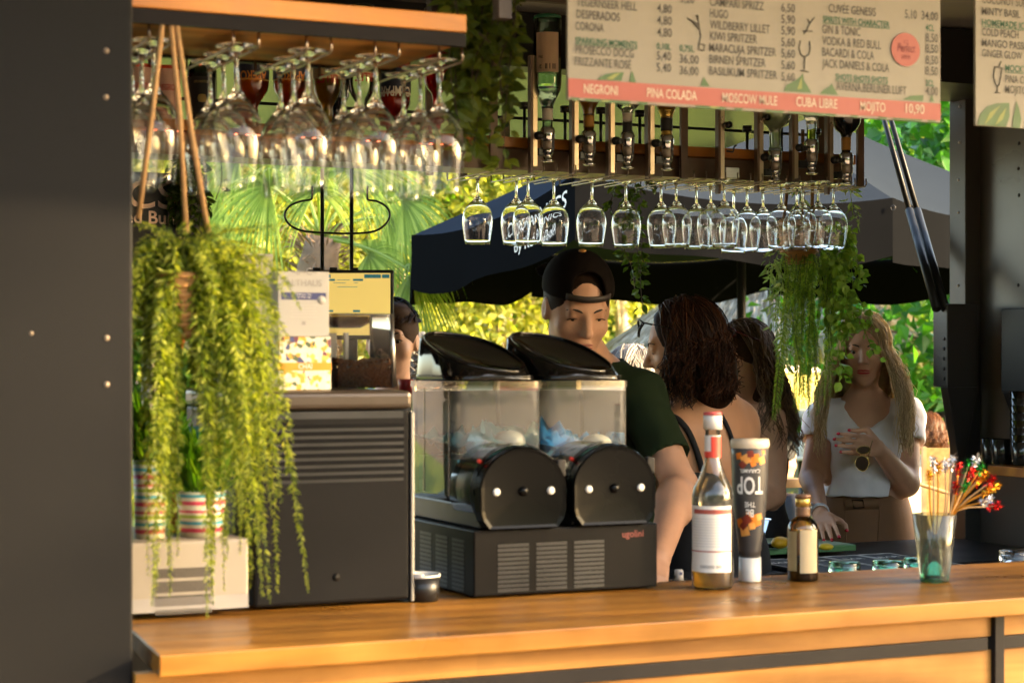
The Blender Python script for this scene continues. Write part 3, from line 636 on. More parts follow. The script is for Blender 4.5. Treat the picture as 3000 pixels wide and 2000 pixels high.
# left half, behind the near glasses
def lb(px0, px1, y_sh, y_mouth):
    q = PY((px0 + px1) / 2, y_mouth, OY); d = (q - CAM) @ FWD; r = (px1 - px0) / 2 * m_px(d); return q, r, (y_mouth - y_sh) * m_px(d)
APER = liquid('orange red aperitif', (1., .16, .03)); APD = liquid('deep red aperitif', (.95, .05, .025))
aplabel = M('aperitif label navy', (.02, .022, .05), .5)
for (a_, b_, lab, deg) in ((686, 788, 'upside-down orange red aperitif bottle with a navy and orange label, first of two', 0), (800, 902, 'upside-down orange red aperitif bottle with a navy label, second of two', 0)):
    q, r, _ = lb(a_, b_, 270, 372)
    bt = Bottle('aperitif_bottle', lab, q, .30, r, LEFTP, CLEAR, True, RAK); bt.fill(.03, .97, APER)
    bt.paper(.43, .61, -85, 85, aplabel, texts=[('APEROL', .555, .034, .68, 1, deg)], mats=[M('orange ink', (.62, .22, .04), .5)]); bt.paper(.22, .40, -80, 80, PAPER); bt.ring('label_edge', .615, .625, INKGOLD)
q, r, _ = lb(918, 1000, 260, 378); bt = Bottle('aperitif_bottle', 'upside-down golden aperitif bottle with a cream label and red lettering', q, .31, r, LEFTP, CLEAR, True, RAK); bt.fill(.05, .97, liquid('gold aperitif', (.80, .42, .07)))
bt.paper(.28, .60, -85, 85, PAPERB, texts=[('LILLET', .57, .030, .7, 1, 0), ('* * *', .36, .02, .9, 2, 0)], mats=[INKRED, INK])
q, r, _ = lb(972, 1052, 260, 372); q = q + A(0, .07, 0); bt = Bottle('rum_bottle', 'black bottle with white vertical lettering behind the golden aperitif', q + A(0, 0, -.01), .28, r, SQUAT, BLACKG, True, RAK); bt.paper(.30, .60, -30, 40, BLACKP, texts=[('Ev', .50, .025, 1, 1, 10)], mats=[INKWHITE])
q, r, _ = lb(1020, 1098, 265, 372); bt = Bottle('aperitif_bottle', 'nearly empty upside-down clear bottle with red lettering on cream', q, .31, r, LEFTP, CLEAR, True, RAK); bt.fill(.86, .97, liquid('gold aperitif'))
bt.paper(.28, .60, -80, 80, PAPERB, texts=[('LILLET', .57, .030, .7, 1, -20)], mats=[INKRED])
q, r, _ = lb(1113, 1203, 300, 375); bt = Bottle('bitter_bottle', 'upside-down dark red bitter bottle with a white lettered label', q, .30, r, [(0, 0), (.92, 0), (1, .02), (1, .76), (.97, .80), (.78, .85), (.48, .885), (.40, .91), (.38, .95), (.42, .96), (.42, .99), (.3, 1.0), (0, 1.0)], CLEAR, True, RAK); bt.fill(.05, .97, APD)
bt.paper(.50, .70, -85, 85, M('bitter label blue black', (.015, .02, .05), .5), texts=[('CAMPARI', .66, .036, .62, 1, 0)], mats=[INKWHITE]); bt.ring('label_edge', .705, .72, PAPER)
q, r, _ = lb(1240, 1318, 250, 352); bt = Bottle('syrup_bottle', 'upside-down bright red syrup bottle next to the hanging ivy', q, .29, r, SQUAT, CLEAR, True, RAK); bt.fill(.05, .97, liquid('bright red syrup', (.92, .015, .02)))
q = PY(1300, 300, OY); m = MB(); m.box(q[0] - .01, q[0] + .004, OY + .03, OY + .045, 2.0, 2.3); tt = thing('optic_dispenser', 'orange lit dispenser bar beside the red syrup bottle', 'drink dispenser', (q[0], OY + .03, 2.0), 'optic dispensers on the far bottle rack'); m.build('bar', ALU_AMBER, tt)
# upright bottles at the left end
pinkl = M('pink label', (.62, .40, .36), .6, var=.06)
for px, lab, tx in ((408, 'pink labelled bottle standing upright half behind the charcoal panel', 'NEGRONI'), (487, 'pink labelled bottle standing upright between the ropes of the fern basket', 'NEGRONI')):
    q = PY(px, 362, 2.09); q[2] = 2.0885; bt = Bottle('cocktail_bottle', lab, q, .235, .0345, SQUAT, CLEAR, False, 'upright bottles on the rack'); bt.fill(.02, .60, APD); bt.paper(.05, .56, -85, 85, pinkl, texts=[(tx, .33, .021, .62, 1, 12), ('COCKTAIL', .16, .012, .6, 1, 0)], mats=[INKRED])
    bt.cap(.93, 1.02, .014, INK)
q = PY(592, 356, 2.09); q[2] = 2.0885; bt = Bottle('rum_bottle', 'squat dark green rum bottle with a black and gold portrait label', q, .235, .038, [(0, 0), (.95, 0), (1, .02), (1, .52), (.96, .6), (.78, .68), (.5, .73), (.42, .78), (.42, .92), (.46, .93), (.46, .99), (.3, 1), (0, 1)], DARKG, False, 'upright bottles on the rack')
bt.fill(.02, .55, M('dark rum in green glass', (.03, .035, .012), .15)); bt.paper(.06, .50, -70, 60, INK, texts=[('DIPLOMATICO', .43, .009, .62, 1, -4)], mats=[INKGOLD])
m = MB(); m.ball(bt.c + A(0, 0, .062) + bt.ef * .0365, (.012, .003, .016), 12, rot=np.stack([bt.et, bt.ef, A(0, 0, 1)], 1)); m.build('portrait', INKGOLD, bt.t); bt.cap(.9, 1.03, .02, INK)
# small card on the rack
q = PY(1478, 372, 2.06); m = MB(); m.box(q[0] - .014, q[0] + .014, 2.055, 2.062, 2.088, 2.145); o = m.build('timer_box', M('cream plastic', (.45, .38, .24), .5), loc=q); tag(o, 'small cream plastic box with a green dial on the rack behind the ivy', 'timer')
m = MB(); m.cyl((q[0], 2.0545, 2.128), (q[0], 2.050, 2.128), .009, n=16); d_ = m.build('dial', M('dial green', (.05, .12, .06), .4), o)

# ---------------------------------------------------------------- menu boards
BOARD = M('menu cream', (.200, .178, .136), .55, var=.04, scale=2)
CORAL = M('menu coral', (.29, .055, .040), .55, var=.05, scale=2); LGREEN = M('printed leaf green', (.030, .085, .018), .55, var=.4, scale=40); LYEL = M('printed leaf yellow', (.17, .19, .035), .55, var=.2); MINK = M('menu ink', (.05, .045, .038), .6); MGREEN = M('menu dark green', (.02, .085, .045), .6)
SGY = .05
def menu(name, label, x0, x1, z0, z1):
    t = thing(name, label, 'menu board', ((x0 + x1) / 2, SGY, z0), 'hanging menu boards')
    m = MB(); m.box(x0, x1, SGY, SGY + .006, z0, z1); m.build('board', BOARD, t, bevel=.0008)
    for xx in (x0 + .1, x1 - .1): m = MB(); m.tube([(xx, SGY + .003, z1 - .01), (xx, SGY + .003, 2.425)], .0012, 5); m.build('hanging_wire', STEEL, t)
    return t
pl = PY(1663, 292, SGY); pr = PY(2755, 361, SGY); zb = (pl[2] + pr[2]) / 2
MT = menu('menu_board', 'large cream drinks menu board with a coral cocktail band along its bottom', pl[0], pr[0], zb, 2.36)
def words(mb, body, px0, yb, px1, cap, mi=0, under=False, off=.004):
    a = PY(px0, yb, SGY - .0012); c = PY(px1, yb, SGY - .0012); d = (a - CAM) @ FWD; h = cap * m_px(d)
    v, f = text2d(body, off, 'LEFT', 0); w = v[:, 0].max() - v[:, 0].min(); caph = .69
    size = h / caph; sx = (c[0] - a[0]) / (w * size)
    mb.text(body, a - A(v[:, 0].min() * size * sx, 0, 0), A(1, 0, 0), A(0, 0, 1), size, mi, sx, off)
    if under: mb.box(a[0], c[0], a[1] - .0002, a[1] + .0004, a[2] - h * .22, a[2] - h * .12, mi)
mb = MB()
cap = 24.5
for body, x0, y, x1 in (('TEGERNSEER HELL', 1689, 17, 1866), ('DESPERADOS', 1689, 53, 1816), ('CORONA', 1686, 88, 1769), ('PROSECCO DOCG', 1686, 157, 1857), ('FRIZZANTE ROSÉ', 1684, 191, 1850),
                        ('4,80', 1925, 36, 1968), ('4,80', 1925, 71, 1968), ('4,80', 1925, 106, 1968), ('5,40', 1924, 175, 1966), ('5,40', 1924, 209, 1966), ('36,00', 1991, 184, 2047), ('36,00', 1991, 218, 2047), ('5,20', 1993, 7, 2034),
                        ('CAMPARI SPRIZZ', 2080, 17, 2238), ('HUGO', 2080, 51, 2133), ('WILDBERRY LILLET', 2080, 84, 2255), ('KIWI SPRITZER', 2080, 117, 2218), ('MARACUJA SPRITZER', 2078, 151, 2274), ('BIRNEN SPRITZER', 2078, 185, 2243), ('BASILIKUM SPRITZER', 2078, 219, 2277),
                        ('6,50', 2289, 34, 2329), ('5,90', 2289, 68, 2329), ('5,90', 2289, 101, 2329), ('5,60', 2289, 135, 2329), ('5,60', 2289, 168, 2329), ('5,60', 2289, 202, 2329), ('5,60', 2289, 236, 2329),
                        ('CUVÉE GENESIS', 2428, 36, 2566), ('5,10', 2651, 53, 2686), ('34,00', 2700, 57, 2748), ('GIN & TONIC', 2409, 97, 2521), ('VODKA & RED BULL', 2409, 131, 2581), ('BACARDI & COLA', 2409, 164, 2561), ('JACK DANIELS & COLA', 2409, 197, 2605), ('AVERNA,BERLINER LUFT', 2450, 264, 2656),
                        ('8,50', 2712, 122, 2748), ('8,50', 2712, 154, 2748), ('8,50', 2712, 187, 2748), ('8,50', 2712, 219, 2748), ('4,00', 2712, 278, 2748)):
    words(mb, body, x0, y, x1, cap, 0)
for body, x0, y, x1 in (('SPARKLING MOMENTS', 1686, 127, 1867), ('0,10L', 1924, 144, 1966), ('0,75L', 1991, 150, 2034), ('SPIRITS WITH CHARACTER', 2411, 65, 2606), ('4CL', 2712, 90, 2737), ('SHOTS SHOTS SHOTS', 2448, 234, 2601), ('2CL', 2712, 252, 2737)):
    words(mb, body, x0, y, x1, 18, 1, under=len(body) > 6, off=.018)
# line drawings of a vase and a stemmed glass
def wire2d(mb, pts, w=.0009, mi=0):
    P = [PY(px, py, SGY - .0012) for px, py in pts]; mb.tube(P, w, 4, mi, False)
wire2d(mb, [(2048, 128), (2047, 146), (2062, 149), (2064, 132), (2048, 128), (2053, 108), (2050, 88), (2046, 62), (2040, 44)]); wire2d(mb, [(2050, 88), (2026, 62), (2014, 54)]); wire2d(mb, [(2048, 74), (2022, 58)]); wire2d(mb, [(2046, 62), (2044, 44)])
wire2d(mb, [(2345, 120), (2341, 140), (2346, 160), (2358, 168), (2370, 160), (2374, 142), (2371, 122)]); wire2d(mb, [(2358, 168), (2356, 206)]); wire2d(mb, [(2346, 207), (2368, 211)]); wire2d(mb, [(2356, 100), (2364, 88), (2372, 70), (2366, 56)]); wire2d(mb, [(2352, 92), (2380, 92)]); wire2d(mb, [(2372, 70), (2386, 52)])
mb.build('lettering', [MINK, MGREEN], MT)
# coral band
zt0 = PY(1663, 230, SGY)[2]; zt1 = PY(1663, 284, SGY)[2]
m = MB(); m.box(pl[0] + .0005, pr[0] - .0005, SGY - .0016, SGY - .0004, zt1, zt0); m.build('coral_band', CORAL, MT)
m = MB()
def words2(body, x0, y, x1, cap=27):
    m = MB()
    a = PY(x0, y, SGY - .0026); c = PY(x1, y, SGY - .0026); d = (a - CAM) @ FWD; v, f = text2d(body, .008, 'LEFT', 0); w = v[:, 0].max() - v[:, 0].min(); size = cap * m_px(d) / .69; sx = (c[0] - a[0]) / (w * size)
    m.text(body, a - A(v[:, 0].min() * size * sx, 0, 0), A(1, 0, 0), A(0, 0, 1), size, 0, sx, .008); m.build('band_lettering', M('band lettering cream', (.50, .40, .30), .6), MT)
for q_ in (('NEGRONI', 1711, 273, 1810), ('PINA COLADA', 1896, 285, 2042), ('MOSCOW MULE', 2117, 299, 2277), ('CUBA LIBRE', 2333, 311, 2453), ('MOJITO', 2521, 324, 2594), ('10,90', 2654, 331, 2708)): words2(*q_)
# printed leaves
def pleaf(pts, tip=None, mi=0, dy=.0010):
    m = MB(); P = [PY(px, py, SGY - dy) for px, py in pts]; m.poly(P, mi); m.build('printed_leaf', [LGREEN, LYEL], MT if pts[0][0] < 2850 else MT2)
for pts in ([(1748, 234), (1772, 218), (1800, 213), (1828, 212), (1820, 238)], [(1843, 240), (1849, 212), (1852, 208), (1856, 218), (1864, 244)], [(2052, 252), (2060, 230), (2063, 226), (2068, 236), (2080, 254)],
            [(2296, 268), (2304, 250), (2330, 236), (2348, 222), (2352, 214), (2356, 236), (2378, 272)], [(2402, 275), (2412, 264), (2432, 252), (2437, 244), (2442, 256), (2456, 279)], [(2644, 292), (2666, 281), (2706, 279), (2704, 297)], [(2724, 296), (2730, 276), (2737, 298)]): pleaf(pts)
for a0, a1 in ((1672, 1700), (1712, 1850), (1868, 1900), (2036, 2130), (2150, 2178), (2240, 2300), (2310, 2452), (2490, 2518), (2572, 2602), (2615, 2704), (2716, 2746)):
    ya = 286 + (a0 - 1663) * .0605; yb = 286 + (a1 - 1663) * .0605; pleaf([(a0, ya), (a1, yb), (a1 - 8, yb + 8), (a0 + 4, ya + 7)])
for pts in ([(2336, 262), (2344, 238), (2349, 226), (2350, 260)], [(1775, 232), (1800, 217), (1818, 214), (1795, 234)], [(2360, 316 + 8), (2366, 316 + 8), (2368, 326), (2362, 326)], [(1760, 292), (1790, 294), (1780, 298), (1764, 298)], [(2080, 311), (2110, 313), (2100, 318), (2082, 317)]): pleaf(pts, mi=1, dy=.0016)
m = MB(); ce = PY(2653, 146, SGY - .0015); ex = abs(PY(2693, 146, SGY)[0] - ce[0]); d = (ce - CAM) @ FWD; ez = 49 * m_px(d)
m.lathe([(1, 0), (1, .0006), (0, .0006)], ce, 40, smooth=False, ax=(A(ex, 0, 0), A(0, 0, ez), A(0, -1, 0)))
m.text('Perfect', ce + A(0, -.0014, -.004), A(1, 0, 0), A(0, 0, 1), .021, 1, .62, .01, 'CENTER', shear=.25); m.text('ICE', ce + A(0, -.0014, .010), A(1, 0, 0), A(0, 0, 1), .009, 1, .8, .0, 'CENTER'); m.text('SERVE', ce + A(0, -.0014, -.0165), A(1, 0, 0), A(0, 0, 1), .010, 1, .75, .0, 'CENTER')
m.build('round_badge', [CORAL, M('badge ink', (.16, .02, .02), .6)], MT)
pl2 = PY(2858, 368, SGY)
MT2 = menu('menu_board', 'cream menu board with big striped leaf print, cut off by the right edge', pl2[0], pl2[0] + .56, zb, 2.36)
mb = MB()
for body, x0, y, x1, mi in (('COCONUT SUN', 2877, 9, 3010, 0), ('MINTY BASIL', 2877, 43, 2990, 0), ('COLD PEACH', 2877, 104, 2984, 0), ('MANGO PASSION', 2877, 136, 3034, 0), ('GINGER GLOW', 2877, 166, 2994, 0), ('PINA COLADA', 2945, 242, 3060, 0), ('MOJITO', 2945, 272, 3008, 0), ('HOMEMADE ICE TEA', 2877, 75, 3050, 1), ('MOCKTAILS', 2945, 209, 3040, 1)):
    words(mb, body, x0, y, x1, 22 if mi == 0 else 19, mi, under=mi == 1, off=.008 + .01 * mi)
wire2d(mb, [(2915, 196), (2911, 224), (2918, 250), (2926, 252), (2932, 228), (2936, 200), (2915, 196)]); wire2d(mb, [(2922, 252), (2922, 268), (2914, 272), (2930, 272)]); wire2d(mb, [(2926, 196), (2934, 180)])
mb.build('lettering', [MINK, MGREEN], MT2)
pleaf([(2864, 366), (2872, 335), (2892, 312), (2920, 303), (2957, 302), (2958, 340), (2948, 372)]); pleaf([(2966, 374), (2968, 345), (2974, 320), (2978, 295), (2986, 318), (2992, 350), (2988, 376)])
pleaf([(2884, 366), (2900, 330), (2930, 310), (2905, 345)], mi=1, dy=.0016); pleaf([(2915, 368), (2930, 338), (2948, 316), (2938, 350)], mi=1, dy=.0016)
# ---------------------------------------------------------------- coffee machine
c0 = PZ(746, 1792, ZC); c1 = PZ(1222, 1767, ZC); cy0 = .385; cx0, cx1 = c0[0], c1[0]; ct = ZC + .362
K = thing('coffee_machine', 'dark grey coffee machine seen from behind with louvred vents', 'coffee machine', ((cx0 + cx1) / 2, cy0 + .2, ZC))
CM = M('coffee machine grey', (.0075, .0070, .0072), .42, var=.15, scale=4, bump=.03, spec=.10)
TOPB = M('bronze grey cover', (.060, .045, .034), .33, var=.1, metal=.35)
m = MB(); m.box(cx0, cx1 - .007, cy0, cy0 + .42, ZC + .006, ct - .032); m.build('body', CM, K, bevel=.006)
m = MB(); m.box(cx0 - .002, cx1 - .003, cy0 - .004, cy0 + .424, ct - .031, ct); m.build('top_cover', TOPB, K, bevel=.009, seg=3)
m = MB(); m.box(cx1 - .0065, cx1, cy0 - .003, cy0 + .42, ZC + .002, ct - .036); m.build('edge_trim', M('edge trim grey', (.22, .21, .20), .4, metal=.8), K, bevel=.002)
m = MB(); m.box(cx0 + .012, cx1 - .02, cy0 - .0012, cy0 + .004, ct - .046, ct - .034); m.build('dark_strip', BLACKP, K)  # black strip standing just under the top cover
vx0, vx1 = cx0 + .03, PY(1182, 1300, cy0)[0]
m = MB()
for i in range(8): z = PY(1180, 1252 + i * 21, cy0)[2]; m.box(vx0, vx1, cy0 - .0008, cy0 + .002, z - .0042, z + .0012)
m.build('vent', BLACKP, K)
m = MB()
for i in range(8):
    z = PY(1180, 1252 + i * 21, cy0)[2]; m.prism([(vx0, cy0 - .0005, z + .0013), (vx0, cy0 - .004, z + .0013), (vx0, cy0 - .0005, z + .0075)], (vx1 - vx0, 0, 0))
m.build('louvre', CM, K)
q = PY(985, 1690, cy0); m = MB(); m.cyl(q, q + A(0, -.0006, 0), .007, n=20); m.build('round_badge', CM, K)
# bean hopper on the machine
hy = cy0 + .20; hb0 = PY(985, 1138, hy)[0]; hb1 = PY(1161, 1138, hy)[0]; zh = PY(1100, 925, hy)[2]
H = thing('bean_hopper', 'clear tapered hopper half full of coffee beans on the coffee machine', 'bean hopper', ((hb0 + hb1) / 2, hy + .06, ct))
def loopbox(x0, x1, y0, y1, z, r, n=6):
    P = []
    for cx, cy_, a0 in ((x1 - r, y1 - r, 0), (x0 + r, y1 - r, 90), (x0 + r, y0 + r, 180), (x1 - r, y0 + r, 270)):
        for k in range(n + 1): a = R(a0 + 90 * k / n); P.append((cx + r * math.cos(a), cy_ + r * math.sin(a), z))
    return np.array(P)
def loft(mb, loops, mi=0, caps=(False, False), smooth=True):
    k = len(loops[0]); V = np.concatenate(loops); f = []
    for i in range(len(loops) - 1):
        for j in range(k): f.append((i * k + j, i * k + (j + 1) % k, (i + 1) * k + (j + 1) % k, (i + 1) * k + j))
    if caps[0]: f.append(tuple(range(k - 1, -1, -1)))
    if caps[1]: f.append(tuple((len(loops) - 1) * k + j for j in range(k)))
    mb.add(V, f, mi, smooth)
w = hb1 - hb0; PLAST = thin('clear plastic', (.95, .94, .92), .5, .06, .012)
m = MB(); loft(m, [loopbox(hb0, hb1, hy, hy + .13, ct + .002, .012), loopbox(hb0 - .002, hb1 - .006, hy + .004, hy + .126, zh, .012)], caps=(True, False)); m.build('shell', PLAST, H)
m = MB(); loft(m, [loopbox(hb0 - .004, hb1 - .003, hy + .002, hy + .128, zh - .002, .012), loopbox(hb0 - .004, hb1 - .003, hy + .002, hy + .128, zh + .004, .012)], caps=(True, True)); m.build('lid', thin('lid plastic', (.75, .68, .6), .9, .1), H)
q = A((hb0 + hb1) / 2 - .02, hy + .06, zh - .001); m = MB(); m.lathe([(.048, .0), (.047, -.011), (.030, -.020), (0, -.021)], q, 28, sy=.9); m.build('lid_dish', M('smoked plastic', (.09, .05, .035), .15, coat=.4), H)
m = MB(); m.cyl((hb1 - .003, hy + .001, ct + .004), (hb1 - .0075, hy + .004, zh + .004), .0042, n=8); m.build('corner_trim', STEEL, H)
m = MB(); m.box(hb0 + .035, hb0 + .042, hy + .05, hy + .06, ct + .004, zh - .03); m.box(hb0 + .004, hb0 + .03, hy + .08, hy + .1, ct + .004, zh - .03); m.build('inner_fin', M('grey plastic', (.25, .24, .22), .4), H)
m = MB(); base = MB()
P = []
for i in range(11):
    row = []
    for j in range(9): xx = hb0 + .006 + (w - .014) * i / 10; yy = hy + .008 + .114 * j / 8; row.append((xx, yy, ct + .040 + .010 * abs(i - 5) / 5 + .003 * rng.standard_normal()))
    P.append(row)
m.grid(P); m.box(hb0 + .005, hb1 - .008, hy + .006, hy + .124, ct + .003, ct + .037)
for i in range(620):
    f_ = i < 360
    xx = rng.uniform(hb0 + .006, hb1 - .010); yy = hy + .006 if f_ else rng.uniform(hy + .006, hy + .12); top = ct + .042 + .010 * abs((xx - hb0) / w - .5) * 2
    zz = rng.uniform(ct + .004, top) if f_ else top + .003; a = rng.uniform(0, 6.28)
    m.ball((xx, yy, zz), (.0048, .0032, .0033), 6, rot=rotz(a) @ rotx(rng.uniform(0, 3)))
o = m.build('coffee_beans', leafmat('coffee bean', [(.20, .07, .025), (.40, .16, .065), (.28, .11, .042)], trans=0, rough=.35)); o.parent = H; o.data.transform(Matrix.Translation(-Vector(ORG[H]))); o['kind'] = 'stuff'
# cartons on the machine
FLOR, t_, p_ = new_mat('floral print')
vo = t_.nodes.new('ShaderNodeTexVoronoi'); vo.inputs['Scale'].default_value = 130; tc_ = t_.nodes.new('ShaderNodeTexCoord'); t_.links.new(tc_.outputs['Object'], vo.inputs['Vector'])
cr = t_.nodes.new('ShaderNodeValToRGB'); cr.color_ramp.interpolation = 'CONSTANT'; el = cr.color_ramp.elements
for i, (ps, c_) in enumerate(((0, (.75, .66, .5)), (.34, (.70, .36, .04)), (.50, (.78, .70, .56)), (.68, (.06, .09, .03)), (.76, (.72, .50, .10)), (.86, (.16, .03, .05)), (.92, (.78, .72, .6)), (.96, (.04, .05, .16)))):
    e_ = el[i] if i < 2 else el.new(ps); e_.position = ps; e_.color = (*c_, 1)
sx_ = t_.nodes.new('ShaderNodeSeparateColor'); t_.links.new(vo.outputs['Color'], sx_.inputs[0]); t_.links.new(sx_.outputs[0], cr.inputs[0]); t_.links.new(cr.outputs[0], p_.inputs['Base Color']); p_.inputs['Roughness'].default_value = .5
ty = cy0 + .07; q0 = PY(817, 1140, ty); q1 = PY(970, 1138, ty); zq = PY(900, 986, ty)[2]
TB = thing('tea_box', 'floral printed tea carton with an orange stripe and a white card standing up', 'tea box', ((q0[0] + q1[0]) / 2, ty, ct))
m = MB(); m.box(q0[0], q1[0], ty, ty + .075, ct + .001, zq); m.build('carton', FLOR, TB, bevel=.0015)
zo = PY(900, 1085, ty)[2]; zo1 = PY(900, 1062, ty)[2]
m = MB(); m.box(q0[0] - .0008, q1[0] + .0008, ty - .0009, ty + .02, zo, zo1); m.text('CHAI', ((q0[0] + q1[0]) / 2, ty - .0016, zo + .003), A(1, 0, 0), A(0, 0, 1), .012, 1, .9, .01, 'CENTER'); m.build('orange_band', [M('orange print', (.72, .30, .02), .5), INKWHITE], TB)
zc = PY(900, 795, ty + .02)[2]; k0 = PY(815, 900, ty + .02)[0]; k1 = PY(965, 900, ty + .02)[0]
m = MB(); m.box(k0, k1, ty + .021, ty + .074, zq + .0005, zc); m.build('white_card', M('white card', (.40, .375, .335), .5, var=.04), TB, bevel=.001)
cx_ = (k0 + k1) / 2; yf = ty + .0202; ww = k1 - k0
m = MB(); zb0 = PY(900, 878, yf)[2]; zb1 = PY(900, 857, yf)[2]; m.box(k0 + .006, k1 - .006, yf - .0002, yf + .0006, zb0, zb1, 0)
m.text('ALTHAUS', (cx_, yf, PY(900, 838, yf)[2]), A(1, 0, 0), A(0, 0, 1), .016, 1, .95, .0, 'CENTER')
m.text('~o~C~', (cx_, yf, zc - .006), A(1, 0, 0), A(0, 0, 1), .018, 1, .9, .0, 'CENTER')
for i, s_ in enumerate(('Deluxe Tea', 'by the cup')): m.text(s_, (cx_, yf - .0008, zb1 - .0045 - .0045 * i), A(1, 0, 0), A(0, 0, 1), .0048, 2, 1.2, .0, 'CENTER')
for i in range(5): m.box(cx_ - ww * (.26 - .03 * (i % 2)), cx_ + ww * (.26 - .03 * (i % 2)), yf, yf + .0006, zb0 - .010 - .005 * i, zb0 - .0088 - .005 * i, 3)
m.box(cx_ - .003, cx_ + .003, yf, yf + .0006, zb0 - .043, zb0 - .037, 1); m.cyl((k1 - .014, yf - .0003, zb0), (k1 - .014, yf + .0005, zb0), .0075, n=18, mi=3)
m.build('print', [M('navy print', (.03, .035, .13), .5), M('grey print', (.28, .26, .24), .6), INKWHITE, M('pale print', (.45, .42, .38), .6)], TB)
py_ = .72; q0 = PY(640, 1100, py_); q1 = PY(800, 1100, py_); zt2 = PY(720, 742, py_)[2]
WB = thing('carton', 'tall white carton with a red band behind the fern', 'carton', ((q0[0] + q1[0]) / 2, py_, ct))
m = MB(); m.box(q0[0], q1[0], py_, py_ + .07, ct + .001, zt2); m.build('box', M('white card'), WB, bevel=.001)
m = MB(); z0_ = PY(720, 1012, py_)[2]; z1_ = PY(720, 992, py_)[2]; m.box(q0[0] + .001, q1[0] - .001, py_ - .0008, py_ + .0004, z0_, z1_); m.box(q0[0] + .02, q0[0] + .05, py_ - .0008, py_ + .0004, zt2 - .03, zt2 - .02); m.build('red_band', M('red print', (.52, .05, .03), .5), WB)

# ---------------------------------------------------------------- slush machine
s0 = PZ(1387, 1755, ZC); s1 = PZ(1928, 1724, ZC); sx0, sx1 = s0[0], s1[0]; sy = (s0[1] + s1[1]) / 2; SB = ZC + .119; sw = sx1 - sx0
SL = thing('slush_machine', 'black two-tank slush machine with sloping gloss lids and blue slush', 'slush machine', ((sx0 + sx1) / 2, sy + .25, ZC))
SBM = M('slush base black', (.006, .0052, .0048), .38, var=.15, scale=5, bump=.04, spec=.10)
m = MB(); m.box(sx0, sx1, sy, sy + .50, ZC + .004, SB); m.build('base', SBM, SL, bevel=.003)
for g_ in range(3):
    m = MB(); xa_ = sx0 + sw * (.125 + .205 * g_); xb_ = xa_ + sw * .165
    for i in range(11): z = ZC + .010 + .0078 * i; m.box(xa_, xb_, sy - .0007, sy + .003, z, z + .0052)
    m.build('vent', [BLACKP, SBM], SL)
for g_ in range(4):
    m = MB(); ya_ = sy + .04 + .075 * g_
    for i in range(12): z = ZC + .008 + .0078 * i; m.box(sx0 - .0007, sx0 + .002, ya_, ya_ + .055, z, z + .0052)
    m.build('vent', [BLACKP, M('slush side brown black', (.012, .007, .005), .5, spec=.1)], SL)
a_ = PY(1822, 1573, sy - .001); c_ = PY(1900, 1565, sy - .001); m = MB(); m.text('ugolini', a_, A(1, 0, 0), A(0, 0, 1), .017, 0, .92 * (c_[0] - a_[0]) / .05, .01); m.build('red_lettering', M('red lettering', (.17, .03, .022), .5), SL)
TANK = thin('tank plastic', (.93, .93, .90), .85, .05, .06); BARR = thin('barrel plastic', (.45, .40, .36), .9, .08)
slushL = M('slush pale teal', (.12, .36, .40), .3, var=.35, scale=14, bump=.5, spec=.6); slushR = M('slush blue', (.015, .17, .42), .3, var=.5, scale=12, bump=.5, spec=.6); slushC = M('slush cyan', (.22, .52, .52), .3, var=.3, scale=14, bump=.5, spec=.6)
tw = sw * .5
